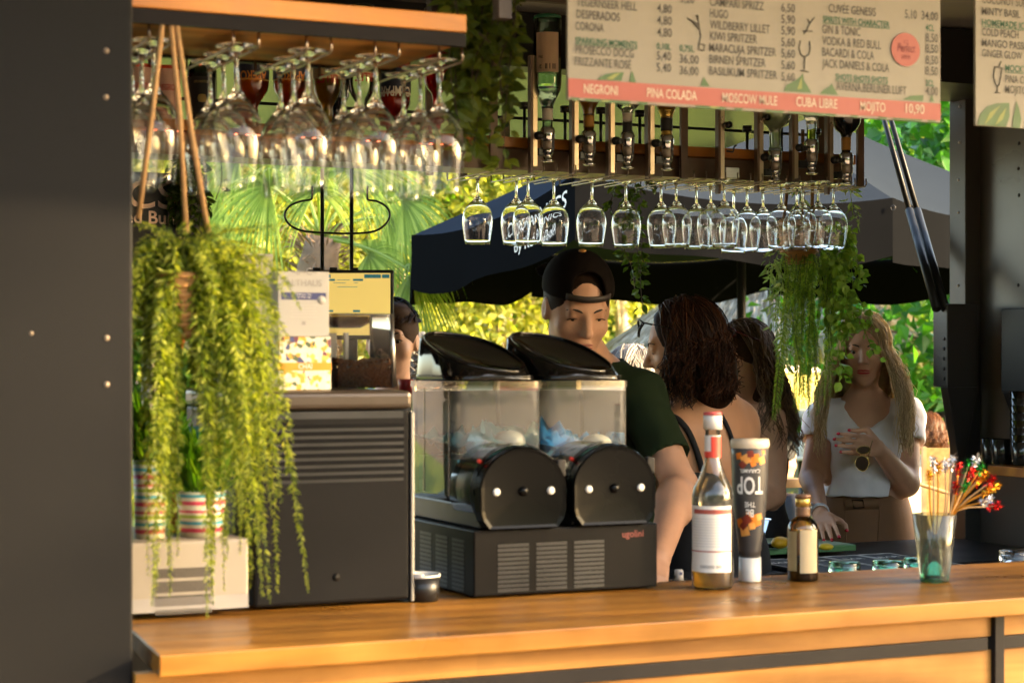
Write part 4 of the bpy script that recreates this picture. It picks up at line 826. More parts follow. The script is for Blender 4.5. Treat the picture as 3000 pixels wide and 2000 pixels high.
for k in range(2):
    xc = sx0 + sw * (.245 + .495 * k); x0, x1 = xc - tw * .475 + .014, xc + tw * .475 + .014; y0, y1 = sy + .115, sy + .345; zt = 1.455
    # front disc plate
    hw = .0845; hh = PY(1524, 1309, sy)[2] - SB
    def outline(s_, y):
        P = []; zc_ = SB + hh - hw * .93
        for a in np.linspace(R(8), R(172), 26): P.append((xc + s_ * hw * math.cos(a), y, zc_ + s_ * hw * .93 * math.sin(a)))
        for px_, pz_ in ((-.988, .02), (-.985, -.42), (-.94, -.60), (-.80, -.80), (.80, -.80), (.94, -.60), (.985, -.42), (.988, .02)): P.append((xc + s_ * px_ * hw, y, zc_ + s_ * pz_ * hw * .93))
        return np.array(P)[::-1]
    m = MB(); loft(m, [outline(1, sy + .010), outline(1, sy - .012), outline(.975, sy - .016)], caps=(True, False), smooth=False)
    zc_ = SB + hh - hw * .93; o_ = outline(.975, sy - .016); i_ = outline(.90, sy - .0145); loft(m, [o_, i_], smooth=False)
    # shallow dished face
    rings = [outline(.90 * s_, sy - .0145 + .0035 * (1 - s_ * s_) ) for s_ in (1, .93, .82, .66, .48, .3, .29, .15)]
    loft(m, rings, caps=(False, True)); m.build('front_disc', GLOSSBLACK, SL)
    for dx in (-.62, .62):
        m = MB(); q_ = A(xc + dx * hw, sy - .012, zc_ + .002); m.lathe([(.0068, 0), (.0068, -.0035), (.0045, -.005), (0, -.005)], q_, 16, ax=(A(1, 0, 0), A(0, 0, -1), A(0, 1, 0))); m.build('white_screw', M('screw white', (.55, .55, .52), .4), SL)
    m = MB(); q_ = A(xc, sy - .010, zc_ + .002); m.lathe([(.009, 0), (.008, -.006), (.004, -.008), (0, -.0085)], q_, 16, ax=(A(1, 0, 0), A(0, 0, -1), A(0, 1, 0))); m.build('centre_knob', GLOSSBLACK, SL)
    m = MB(); m.box(xc + hw * .8, xc + hw * 1.0, sy - .010, sy + .006, zc_ + hw * .30, zc_ + hw * .66, fr=None); m.build('latch', BLACKMETAL, SL, bevel=.003)
    m = MB(); m.cyl((xc - hw * .78, sy + .022, zc_ + hw * .62), (xc - hw * .86, sy + .020, zc_ + hw * .66), .0035, n=10); m.build('red_tab', M('red tab', (.6, .03, .015), .3), SL)
    # clear barrel behind the disc with slush in it
    m = MB(); m.lathe([(hw * .97, .0), (hw * .97, .115)], (xc, sy + .010, zc_), 30, ax=(A(1, 0, 0), A(0, 0, -1), A(0, 1, 0))); m.build('barrel', BARR, SL)
    m = MB(); m.lathe([(hw * 1.0, 0), (hw * 1.0, .018)], (xc, sy + .0105, zc_), 30, ax=(A(1, 0, 0), A(0, 0, -1), A(0, 1, 0))); m.build('barrel_ring', GLOSSBLACK, SL)
    m = MB(); m.lathe([(0, 0), (hw * .88, .0), (hw * .88, .08), (0, .08)], (xc, sy + .034, zc_), 26, ax=(A(1, 0, 0), A(0, 0, -1), A(0, 1, 0))); m.build('barrel_slush', [slushL, slushC][k], SL)
    m = MB(); m.box(xc - hw * .86, xc + hw * .86, sy + .012, y1 - .01, SB + .001, SB + .040); m.build('cradle', BLACKP, SL, bevel=.003)
    # tank
    m = MB(); loft(m, [loopbox(x0 + .012, x1 - .012, y0 + .012, y1 - .012, SB + .004, .02), loopbox(x0, x1, y0, y1, SB + .05, .022), loopbox(x0, x1, y0, y1, zt, .022)], caps=(True, False)); m.build('tank', TANK, SL)
    m = MB(); loft(m, [loopbox(x0 - .002, x1 + .002, y0 - .002, y1 + .002, zt - .012, .022), loopbox(x0 - .002, x1 + .002, y0 - .002, y1 + .002, zt, .022)]); m.build('tank_rim', thin('rim plastic', (.70, .67, .63), 1., .1), SL)
    for yy in (y0 + .03, y0 + .15): m = MB(); m.box(x0 - .0015, x0 + .0005, yy, yy + .004, SB + .05, zt - .013); m.build('tank_seam', PLAST, SL)
    # slush heap
    P = []; n1, n2 = 14, 18; lev = 1.325 if k else 1.335
    for i in range(n1):
        row = []
        for j in range(n2):
            u, v_ = i / (n1 - 1), j / (n2 - 1); edge = min(u, 1 - u, v_, 1 - v_)
            row.append((x0 + .004 + (x1 - x0 - .008) * u, y0 + .004 + (y1 - y0 - .008) * v_, lev + .014 * math.sin(5 * u + k * 2) * math.cos(4 * v_) + .012 * rng.standard_normal() * (edge > .01) + .02 * v_))
        P.append(row)
    m = MB(); m.grid(P); m.box(x0 + .005, x1 - .005, y0 + .005, y1 - .005, SB + .05, lev - .02); m.build('slush', [slushL, slushR][k], SL)
    if k: 
        m = MB(); m.ball((x0 + .05, y0 + .02, lev - .012), (.045, .018, .022), 16); m.build('slush', slushC, SL)
    m = MB(); m.ball((x1 - .045, y0 + .05, lev + .01), (.03, .03, .02), 14); m.build('paddle', M('paddle grey', (.32, .34, .31), .4), SL)
    m = MB(); m.cyl((xc, y0 + .0, zc_), (xc, y1 - .02, zc_ + .02), .014, n=12); m.build('auger', M('paddle grey'), SL)
    m = MB(); m.prism([(x0 + .005, y1 - .045, SB + .01), (x1 - .005, y1 - .045, SB + .01), (x1 - .005, y1 - .03, zt - .02), (x0 + .005, y1 - .03, zt - .02)], (0, .02, 0)); m.build('back_plate', M('dark smoke plastic', (.06, .055, .05), .3), SL)
    # sloping gloss lid, high at the back
    n_ = 48; an = np.linspace(0, 2 * math.pi, n_, endpoint=False)
    def lidloop(s_, z_fn, ex=2.6):
        cx_l, cy_l = (x0 + x1) / 2, (y0 + y1) / 2; P = []
        for a in an:
            u = abs(math.cos(a)) ** (2 / ex) * math.copysign(1, math.cos(a)); v_ = abs(math.sin(a)) ** (2 / ex) * math.copysign(1, math.sin(a))
            P.append((cx_l + u * s_ * ((x1 - x0) / 2 + .001), cy_l + v_ * s_ * ((y1 - y0) / 2 + .001), z_fn(u * s_, v_ * s_)))
        return np.array(P)
    top = lambda u, v_: zt + .054 + .036 * v_ - .009 * u
    m = MB()
    loops = [lidloop(1.0, lambda u, v_: zt + .0005, 5), lidloop(1.0, lambda u, v_: zt + .008, 4.5), lidloop(.995, lambda u, v_: max(zt + .010, top(u, v_) - .008), 3.2), lidloop(.98, lambda u, v_: max(zt + .011, top(u, v_) - .002), 2.7), lidloop(.95, lambda u, v_: top(u, v_), 2.5)]
    for s_ in (.92, .85, .7, .5, .3, .1): loops.append(lidloop(s_, lambda u, v_: top(u, v_) - .016 * (1 - s_ * s_) - .002, 2.3))
    loft(m, loops, caps=(True, True)); m.tube(lidloop(.955, lambda u, v_: top(u, v_) + .0005, 2.5), .0026, 6, closed=True); m.tube(lidloop(1.001, lambda u, v_: zt + .009, 4.5), .0018, 6, closed=True); m.build('lid', M('lid gloss black', (.004, .0035, .003), .07, var=.2, rvar=.03, spec=.6), SL)
# black tub with a white cable
q = PZ(1275, 1770, ZC); q[1] = max(q[1], .40); 
tub = thing('black_tub', 'black tub with a coiled white cable between coffee and slush machine', 'tub', q)
m = MB(); m.lathe([(0, .001), (.026, .001), (.030, .040), (.028, .040), (.025, .008), (0, .008)], q, 28); m.build('tub', BLACKP, tub)
m = MB(); a = np.linspace(0, 2 * math.pi * 1.7, 60); m.tube(np.stack([q[0] + (.030 + .002 * np.sin(3 * a)) * np.cos(a), q[1] + .029 * np.sin(a), q[2] + .041 + .006 * a / 10], 1), .0022, 7); m.build('white_cable', M('white plastic', (.62, .60, .57), .35), tub)
# clear bottles behind
for (px, pb, y_, lab, hgt, yt) in ((1190, 1140, .86, 'clear spirit bottle with a red cap behind the coffee machine', .30, 1110), (1228, 1300, .80, 'clear spirit bottle with a white lettered label behind the slush machine', .27, 1222)):
    q = PY(px, yt, y_); z0 = ZC + .0015; hgt = q[2] - z0
    bt = Bottle('spirit_bottle', lab, A(q[0], y_, z0), hgt, .036, STD, CLEAR); bt.fill(.02, .6, liquid('clear spirit')); bt.paper(.18, .52, -70, 70, PAPER, texts=[('PREMIUM', .40, .020, .7, 1, -2)], mats=[INK]); bt.cap(.92, 1.0, .0155, M('red cap', (.42, .03, .03), .35) if pb == 1140 else STEEL)

# ---------------------------------------------------------------- items on the right of the counter
q = PZ(2088, 1722, ZC)
bt = Bottle('rum_bottle', 'clear rum bottle with a red and white neck seal and a white back label', q + A(0, 0, .0005), .318, .0378, [(0, 0), (.90, 0), (1, .015), (1.0, .14), (.985, .17), (.985, .46), (1.0, .48), (1.0, .53), (.93, .57), (.66, .63), (.44, .70), (.36, .75), (.355, .90), (.42, .905), (.42, .955), (.40, 1.0), (0, 1.0)], thin('rum bottle glass', (.95, .95, .90), .7, .03, .02), n=36)
bt.fill(.012, .455, liquid('pale rum', (.90, .66, .22)))
bt.paper(.10, .475, -78, 60, PAPER, texts=[('ooooo oo', .125, .011, .9, 2, -5), ('. .', .125, .014, .9, 2, 38)], mats=[M('red brown band', (.36, .08, .06), .5), M('grey print')])
bt.paper(.215, .222, -78, 60, M('red brown band'), out=.0013, name='label_line'); bt.paper(.43, .455, -60, 60, M('red brown band'), out=.0013, name='label_line')
for k in range(11): bt.paper(.40 - .0155 * k, .4035 - .0155 * k, -66, 44 - 9 * (k % 3), M('faint print', (.50, .48, .46), .6), out=.0013, name='print_line')
bt.ring('neck_seal', .745, .87, M('white seal', (.68, .64, .60), .5), .0014); bt.paper(.745, .865, -12, 70, M('red seal', (.62, .05, .03), .45), out=.0022, name='red_patch'); bt.paper(.745, .78, -80, 80, M('red seal'), out=.0020, name='red_patch')
bt.cap(.905, .985, .0170, M('white plastic'), 'cap'); bt.cap(.9855, 1.004, .0168, M('pink red cap top', (.55, .09, .09), .4), 'cap_top')
q = PZ(2197, 1703, ZC); hq = .268
D_ = thing('squeeze_bottle', 'dark grey topping bottle standing on its white cap with orange cube pictures', 'sauce bottle', q)
prof = [(.0185, .046), (.021, .06), (.026, .10), (.0312, .150), (.0335, .19), (.0345, .235), (.0348, .250)]
f_ = nrm(A(*(CAM - q)[:2], 0)); r_ = A(-f_[1], f_[0], 0); ax_ = (f_, r_, A(0, 0, 1))
m = MB(); m.lathe([(0, .046)] + prof + [(.034, .2505)], q, 36, ax=ax_); m.build('bottle_body', M('sauce bottle grey', (.06, .056, .055), .35, var=.1), D_)
m = MB(); m.lathe([(0, .0005), (.0195, .0005), (.021, .004), (.0205, .046), (0, .046)], q, 30); m.build('white_cap', M('white plastic'), D_)
m = MB(); m.lathe([(.0352, .250), (.0365, .254), (.0365, .260), (.035, .266), (.0, .267)], q, 36); m.build('base_rim', M('pale base', (.60, .50, .38), .4), D_)
def onb(u, v, out=.0008):
    rr = float(np.interp(v, [p[1] for p in prof], [p[0] for p in prof])) + out; th = u / rr; return q + A(0, 0, v) + rr * (math.cos(th) * f_ + math.sin(th) * r_)
m = MB()
def cube(u, v, s_, rot, mi):
    pts = [(-1, -1), (1, -.9), (1.05, 1), (-.9, 1.05)]; cs, sn = math.cos(rot), math.sin(rot)
    n = 5; P = [[onb(u + s_ * ((1 - b) * (-1 + 2 * a) * cs + b * (-1 + 2 * a) * cs - (-1 + 2 * b) * sn), v + s_ * ((-1 + 2 * a) * sn + (-1 + 2 * b) * cs), .0008 + .0003 * mi) for b in np.linspace(0, 1, n)] for a in np.linspace(0, 1, n)]
    m = MB(); m.grid(P, mi); m.build('printed_cube', CUBM, D_)
CUBM = [M('cube orange', (.70, .19, .02), .4), M('cube light orange', (.75, .33, .08), .4), M('cube dark red', (.22, .03, .015), .4)]
for (u, v, s_, ro, mi) in ((-.022, .236, .006, .2, 0), (-.008, .230, .0085, .5, 1), (.010, .232, .008, .1, 0), (.024, .228, .007, .3, 1), (-.014, .220, .006, .8, 2), (.001, .240, .006, .1, 2), (.006, .222, .005, .4, 0), (.028, .243, .004, .4, 0),
                           (-.019, .112, .008, .3, 0), (-.006, .118, .008, .6, 2), (.010, .116, .011, .35, 0), (.019, .123, .006, .3, 1), (-.010, .096, .0085, .2, 1), (-.013, .106, .006, .8, 2), (-.002, .128, .005, .2, 1), (.004, .106, .006, .2, 1)): cube(u, v, s_, ro, mi)
m = MB()
wr = lambda v0: (lambda u, v: onb(-u, v0 - v, .0012))
m.text('TOP', None, None, None, .045, 0, .60, .02, 'CENTER', wrap=wr(.197)); m.text('THE', None, None, None, .014, 0, .8, .01, 'CENTER', wrap=wr(.151)); m.text('BE', None, None, None, .020, 0, .72, .02, 'CENTER', wrap=wr(.141 - .004)); m.text('CARAMEL', None, None, None, .010, 0, .9, .01, 'CENTER', wrap=wr(.212)); 
m.build('lettering', INKWHITE, D_)
q = PZ(2352, 1699, ZC)
bt = Bottle('small_bottle', 'small brown bottle with a gold banded screw cap and beige label', q + A(0, 0, .0005), .161, .0290, [(0, 0), (.93, 0), (1, .02), (1, .60), (.97, .64), (.75, .70), (.50, .735), (.45, .76), (.45, .86), (.4, .87), (.4, .98), (0, .98)], thin('light brown glass', (.62, .44, .22), .8))
bt.fill(.02, .30, M('dark vanilla syrup', (.018, .009, .005), .2)); bt.fill(.301, .58, liquid('amber haze', (.75, .5, .18)), .8)
bt.paper(.10, .60, -10, 62, PAPERB, name='label'); bt.paper(.12, .58, -70, -22, M('back label haze', (.30, .22, .10), .6), name='label')
bt.cap(.86, .955, .0138, M('gold foil'), 'cap_band'); bt.cap(.9555, 1.0, .0148, M('brown cap', (.16, .075, .035), .4), 'cap'); bt.ring('collar', .75, .855, M('brown cap'), .0006)
q = PZ(1989, 1698, ZC); m = MB(); m.lathe([(0, 0), (.0088, 0), (.0082, .0185), (.007, .0195), (0, .0195)], q, 18); o = m.build('screw_top', M('white plastic'), loc=q); tag(o, 'small white screw cap standing on the oak beside the slush machine', 'cap')
m = MB(); m.box(q[0] - .003, q[0] + .002, q[1] - .0094, q[1] - .0084, q[2] + .010, q[2] + .016); m.build('blue_mark', M('navy print'), o)
# glass with stirrers
GREENG = thin('green recycled glass', (.82, .90, .85), .45, .05, .03)
def tumbler(m, q, r0, r1, h, wall=.0028, base=.012, flip=False):
    pr = [(0, 0), (r0 - .002, 0), (r0, .003), (r1, h - .001), (r1 - wall * .5, h), (r1 - wall, h - .001), (r0 - wall, base), (0, base)]
    if flip: m.lathe([(r, -z) for r, z in pr][::-1], q, 30, ax=(A(1, 0, 0), A(0, 1, 0), A(0, 0, 1)))
    else: m.lathe(pr, q, 30)
q = PZ(2738, 1703, ZC); q[2] += .0006
GT = thing('stirrer_glass', 'pale green glass tumbler holding the wooden and tinsel drink stirrers', 'glass', q)
m = MB(); tumbler(m, q, .0270, .0415, .126); m.build('tumbler', GREENG, GT); m = MB(); m.lathe([(0, .001), (.0262, .001), (.0268, .012), (0, .013)], q, 24); m.build('glass_base', glass('green base glass', (.10, .60, .36), .02, 1.48), GT)
STK = M('stick straw', (.55, .36, .18), .5, var=.15)
tin = [M('tinsel red', (.62, .02, .02), .15, metal=.9, var=.2, rvar=.03), M('tinsel green', (.02, .36, .06), .15, metal=.9, var=.2, rvar=.03), M('tinsel gold', (.75, .36, .03), .15, metal=.9, var=.2, rvar=.03), M('tinsel silver', (.75, .75, .78), .12, metal=1, var=.1, rvar=.03)]
tcol = ['red', 'green', 'gold', 'silver']
sticks = [(2808, 1372, 0), (2836, 1362, 1), (2848, 1385, 0), (2866, 1402, 0), (2872, 1372, 1), (2880, 1395, 2), (2858, 1352, 3), (2893, 1440, 2), (2888, 1468, 3), (2915, 1482, 0), (2790, 1350, 3), (2735, 1352, 3), (2748, 1368, 2), (2722, 1392, 2), (2770, 1362, 3), (2905, 1408, 0), (2825, 1420, 1), (2915, 1425, 2), (2800, 1425, 0)]
rd_used = {}
for i, (px, py, c_) in enumerate(sticks):
    dd = 3.55 + .03 * math.sin(i * 2.3); e_ = PD(px, py, dd); a = i * 2.4; s_ = q + A(.012 * math.cos(a), .012 * math.sin(a), .014)
    dv = e_ - q; rimp = q + A(0, 0, .125) + nrm(A(dv[0], dv[1], 0)) * min(.034, .9 * np.linalg.norm(dv[:2]))
    kind_ = 'straight pale' if i in (10, 11, 12, 13, 14) else 'leaning'
    t = thing('drink_stirrer', '%s drink stirrer with a %s tinsel tip in the green tumbler' % (kind_, tcol[c_]), 'drink stirrer', s_, 'tinsel drink stirrers')
    pts = interp([s_, rimp, e_], 8)
    m = MB(); m.tube(pts, .0016, 6); m.build('stick', [STK, M('gold stick', (.62, .27, .03), .3, metal=.5)][c_ == 2 or i % 4 == 0], t)
    m = MB(); n = 100; dr = rng.standard_normal((n, 3)); dr /= np.linalg.norm(dr, axis=1)[:, None]; ctr = e_ + nrm(e_ - rimp) * rng.uniform(-.012, .010, n)[:, None]
    m.leaves(ctr, dr, rng.standard_normal((n, 3)), rng.uniform(.007, .013, n), .18, curl=.05); m.ball(e_, .0036, 8); m.build('tinsel_tip', tin[c_], t)
# upside-down glasses on the inner worktop
for i, (px, py, dd, lab) in enumerate(((2474, 1644, 4.15, 'upside-down green tumbler behind the small brown bottle'), (2602, 1640, 4.22, 'upside-down green tumbler in the middle of three on the inner worktop'), (2692, 1632, 4.30, 'upside-down green tumbler right behind the stirrer glass'))):
    q = PD(px, py, dd); h = q[2] - .951
    m = MB(); tumbler(m, q, .034, .041, h, flip=True); o = m.build('tumbler', glass('green tumbler glass', (.34, .74, .58), .02, 1.48), loc=q); tag(o, lab, 'glass', 'upside-down tumblers behind the counter')
q = PD(2975, 1610, 4.25); m = MB(); tumbler(m, q, .036, .041, q[2] - .951, flip=True); o = m.build('tumbler', WGLASS, loc=q); tag(o, 'upside-down clear tumbler behind the counter by the side wall', 'glass', 'upside-down tumblers behind the counter')
# black tumblers on the side-wall shelf
bgm = M('black glass tumbler', (.015, .015, .013), .15, coat=.4)
for i, (px, py) in enumerate(((2905, 1362), (2935, 1366))):
    q = PX(px, py, xq1 - .10); q[2] = sA[2] + .001; m = MB(); tumbler(m, q, .030, .036, .075); o = m.build('tumbler', bgm, loc=q); tag(o, ('low black tumbler on the oak wall shelf, nearest the corner post', 'low black tumbler on the oak wall shelf, beside the tall stack')[i], 'glass', 'black tumblers on the wall shelf')
q = PX(2992, 1372, xq1 - .10); 
for k in range(8):
    qq = A(q[0], q[1], sA[2] + .001 + k * .0215); m = MB(); tumbler(m, qq, .027, .034, .07); o = m.build('tumbler', thin('olive glass', (.30, .30, .14), .8) if k % 2 else bgm, loc=qq); tag(o, '%s tumbler from the bottom of the tall stack on the oak wall shelf' % ORDINAL[k], 'glass', 'stacked tumblers on the wall shelf')

# ---------------------------------------------------------------- back counter items
zk = .9315
MATB = M('bar mat rubber', (.016, .017, .02), .55, var=.2, scale=60, bump=.5)
corner = PZ(2606, 1630, zk)
for i in range(4):
    mx1 = corner[0] - i * .118; my1 = min(corner[1], YB - .02); my0 = my1 - .42
    t = thing('bar_mat', ('black rubber bar mat at the end of the row, under the green tumblers', 'black rubber bar mat second in the row, touching the cutting board edge', 'black rubber bar mat mostly hidden under the green cutting board', 'black rubber bar mat nearest the barmaid')[i], 'bar mat', (mx1, my1, zk), 'bar mats on the back worktop')
    m = MB(); m.box(mx1 - .115, mx1, my0, my1, zk, zk + .010); m.build('mat', MATB, t, bevel=.002)
    m = MB(); zt_ = zk + .0106
    for (a0, a1, b0, b1) in ((.003, .112, .003, .006), (.003, .112, .414, .417), (.003, .006, .003, .417), (.109, .112, .003, .417)): m.box(mx1 - .115 + a0, mx1 - .115 + a1, my0 + b0, my0 + b1, zt_, zt_ + .0008)
    m.text('BAR', (mx1 - .105, my1 - .10, zt_ + .0004), A(1, 0, 0), A(0, 1, 0), .042, 0, .9, .02, shear=.3); m.build('white_print', INKWHITE, t)
zk2 = zk + .0112
cb1 = PZ(2470, 1606, zk2); cb0 = PZ(2236, 1618, zk2)
t = thing('cutting_board', 'green plastic cutting board lying on the black bar mats', 'cutting board', cb1)
cbx0, cbx1 = cb0[0] - .10, cb1[0]; cby0 = min(cb1[1], YB - .32); cby1 = cby0 + .27
m = MB(); m.box(cbx0, cbx1, cby0, cby1, zk2, zk2 + .018); m.build('board', M('green board', (.10, .24, .09), .5, var=.12), t, bevel=.003)
m = MB(); m.box(cbx0 + .012, cbx1 - .012, cby0 + .012, cby1 - .012, zk2 + .0182, zk2 + .0190); m.build('board_face', M('worn board face', (.24, .34, .22), .55, var=.35, scale=30), t)
q = PZ(2285, 1590, zk2 + .035); q[2] = zk2 + .0195 + .017
m = MB(); m.ball(q, (.034, .022, .017), 18, rot=rotz(.5)); o = m.build('lemon_half', M('lemon peel', (.55, .30, .012), .4, bump=.3), loc=q); tag(o, 'yellow orange lemon lying on the green cutting board', 'lemon')
m = MB(); m.ball(q + A(.031, .017, 0), (.006, .005, .005), 8); m.build('stem_end', M('lemon tip', (.30, .20, .03), .5), o)
q = PZ(2420, 1600, zk2 + .03); q[2] = zk2 + .0195 + .010
m = MB(); m.ball(q, (.022, .02, .010), 14); o = m.build('lemon_slice', M('lemon yellow', (.70, .48, .02), .4), loc=q); tag(o, 'bright yellow lemon slice at the right end of the cutting board', 'lemon')
q = PZ(2300, 1603, zk2 + .0195); t = thing('knife', 'small black handled knife lying on the cutting board by the lemon', 'knife', q)
m = MB(); m.bar(q + A(-.10, -.005, .008), q + A(.0, .0, .008), .016, .012); m.build('handle', BLACKP, t, bevel=.003)
m = MB(); m.bar(q + A(.001, .0, .008), q + A(.10, .03, .008), .018, .0015); m.build('blade', STEEL, t)
q = PZ(2285, 1568, zk2 + .03); q = A(q[0], min(q[1], YB - .10), zk2 + .001)
q = A(cbx0 + .16, cby1 + .055, zk + .001) if cby1 + .1 < YB else A(cbx0 + .16, YB - .06, zk2 + .0195)
m = MB(); loft(m, [loopbox(q[0] - .05, q[0] + .05, q[1] - .035, q[1] + .035, q[2], .012), loopbox(q[0] - .062, q[0] + .062, q[1] - .045, q[1] + .045, q[2] + .055, .014), loopbox(q[0] - .068, q[0] + .068, q[1] - .05, q[1] + .05, q[2] + .056, .016)], caps=(True, False)); o = m.build('plastic_tub', thin('tub plastic', (.86, .89, .93), 1., .08), loc=q); tag(o, 'clear plastic tub behind the lemon on the cutting board', 'plastic tub')
m = MB(); loft(m, [loopbox(q[0] - .066, q[0] + .066, q[1] - .048, q[1] + .048, q[2] + .0565, .016), loopbox(q[0] - .068, q[0] + .068, q[1] - .05, q[1] + .05, q[2] + .060, .016)], caps=(False, False)); m.build('rim', thin('rim plastic'), o)

# till tablet
dq = 4.62; q0 = PD(1146, 800, dq); q1 = PD(955, 790, dq + .0); zt_ = q0[2]
ux = nrm(A(*(q0 - q1)[:2], 0)); uy = A(-ux[1], ux[0], 0); wT = .20; c0_ = q0 - ux * wT
TL = thing('till_screen', 'till tablet with a glowing pale yellow order page, facing the counter', 'tablet', A(*(c0_ + ux * wT / 2)[:2], .931))
m = MB(); m.box(-.004, wT + .006, .0, .016, -.16, .008, fr=(c0_, ux, uy, A(0, 0, 1))); m.build('casing', BLACKP, TL, bevel=.003)
SCR = M('screen page', (.80, .62, .20), .5, var=.02, emit=.085, spec=.1)
m = MB(); m.box(.002, wT - .002, -.0008, .0004, -.150, .0, fr=(c0_, ux, uy, A(0, 0, 1))); m.build('display', SCR, TL)
sc_ = M('screen teal', (.03, .17, .22), .3, emit=.06)
for (a, b_, z0, z1) in ((.005, .040, -.012, -.003), (.044, .054, -.012, -.003), (.135, .175, -.012, -.003), (.178, .196, -.012, -.003), (.041, .064, -.019, -.014), (.108, .132, -.019, -.014), (.040, .060, -.094, -.089), (.108, .125, -.094, -.089)): m = MB(); m.box(a, b_, -.0016, -.0009, z0, z1, fr=(c0_, ux, uy, A(0, 0, 1))); m.build('page_block', sc_, TL)
for (a, b_, z) in ((.07, .10, -.017), (.07, .118, -.034), (.06, .09, -.024), (.11, .12, -.024)): m = MB(); m.box(a, b_, -.0016, -.0009, z, z + .0012, fr=(c0_, ux, uy, A(0, 0, 1))); m.build('page_text', sc_, TL)
m = MB(); m.box(wT * .42, wT * .58, .017, .035, -.50, -.03, fr=(c0_, ux, uy, A(0, 0, 1))); m.build('stand', BLACKP, TL)
for a in (.01, .05, .10): m = MB(); m.box(a, a + .02, .002, .012, .008, .014, fr=(c0_, ux, uy, A(0, 0, 1))); m.build('clip', BLACKP, TL, bevel=.002)
m = MB(); pass
# black wire stand with an open oval loop
dq = 5.0; R0 = PD(944, 560, dq); R1 = PD(1030, 560, dq)
WS = thing('wire_stand', 'black wire stand with two rods and an open oval loop by the palm', 'wire stand', A(*((R0 + R1) / 2)[:2], .931))
for r_ in (R0, R1): m = MB(); m.cyl(A(r_[0], r_[1], .932), A(r_[0], r_[1], 1.99), .0052, n=10); m.build('rod', M('black wire', (.01, .012, .011), .35), WS)
m = MB(); L = []
for px, py in ((915, 545), (914, 580), (905, 586), (880, 590), (848, 604), (834, 630), (848, 658), (885, 676), (950, 682), (1030, 684), (1095, 678), (1130, 656), (1142, 630), (1132, 606), (1105, 590), (1080, 586), (1076, 578), (1077, 545)): L.append(PD(px, py, dq - .012))
m.tube(interp(L, 60), .0029, 8); m.build('loop', M('black wire'), WS)

# ---------------------------------------------------------------- left: steel ice box, pots
iy = .36; q0 = PY(380, 1700, iy); q1 = PY(729, 1700, iy); zi = PY(600, 1581, iy)[2]
I = thing('ice_maker', 'brushed steel ice maker with perforated grilles at the counter end', 'ice maker', ((q0[0] + q1[0]) / 2, iy + .15, ZC))
m = MB(); m.box(q0[0], q1[0], iy, iy + .3, ZC + .012, zi); m.build('housing', M('ice maker steel', (.25, .22, .185), .45, metal=.3, var=.06, scale=3), I, bevel=.004)
m = MB(); m.box(q0[0], q1[0] - .001, iy - .0012, iy + .01, ZC + .012, ZC + .034); m.build('plinth', M('plinth grey', (.28, .26, .25), .4, metal=.4), I)
gx0 = PY(455, 1700, iy)[0]; gx1 = PY(620, 1700, iy)[0]
for g_, (ya, yb) in enumerate(((1662, 1690), (1700, 1732), (1741, 1772), (1781, 1796))):
    m = MB(); za, zb_ = PY(540, yb, iy)[2], PY(540, ya, iy)[2]
    m.box(gx0, gx1, iy - .0010, iy + .002, za, zb_, 0)
    n = 24
    for i in range(n): xx = gx0 + (gx1 - gx0) * (i + .0) / n; m.box(xx, xx + (gx1 - gx0) / n * .45, iy - .0022, iy - .0011, za, zb_, 1)
    m.build('grille', [M('grille dark', (.05, .045, .04), .5), M('grille bar', (.15, .13, .11), .4, metal=.3)], I)
stripes, t_, p_ = new_mat('pot stripes')
tc_ = t_.nodes.new('ShaderNodeTexCoord'); sp = t_.nodes.new('ShaderNodeSeparateXYZ'); t_.links.new(tc_.outputs['Object'], sp.inputs[0]); mt = t_.nodes.new('ShaderNodeMath'); mt.operation = 'MULTIPLY'; mt.inputs[1].default_value = 22.5; t_.links.new(sp.outputs[2], mt.inputs[0]); fr_ = t_.nodes.new('ShaderNodeMath'); fr_.operation = 'FRACT'; t_.links.new(mt.outputs[0], fr_.inputs[0])
cr = t_.nodes.new('ShaderNodeValToRGB'); cr.color_ramp.interpolation = 'CONSTANT'; el = cr.color_ramp.elements
for i, (ps, c_) in enumerate(((0, (.60, .55, .42)), (.18, (.55, .05, .10)), (.33, (.60, .55, .42)), (.46, (.06, .30, .38)), (.58, (.55, .52, .40)), (.70, (.28, .38, .05)), (.82, (.60, .55, .42)), (.9, (.55, .07, .12)))):
    e_ = el[i] if i < 2 else el.new(ps); e_.position = ps; e_.color = (*c_, 1)
t_.links.new(fr_.outputs[0], cr.inputs[0]); t_.links.new(cr.outputs[0], p_.inputs['Base Color']); p_.inputs['Roughness'].default_value = .5
GRASSY = leafmat('pot grass', [(.03, .12, .012), (.10, .26, .02), (.24, .40, .04)], .45)
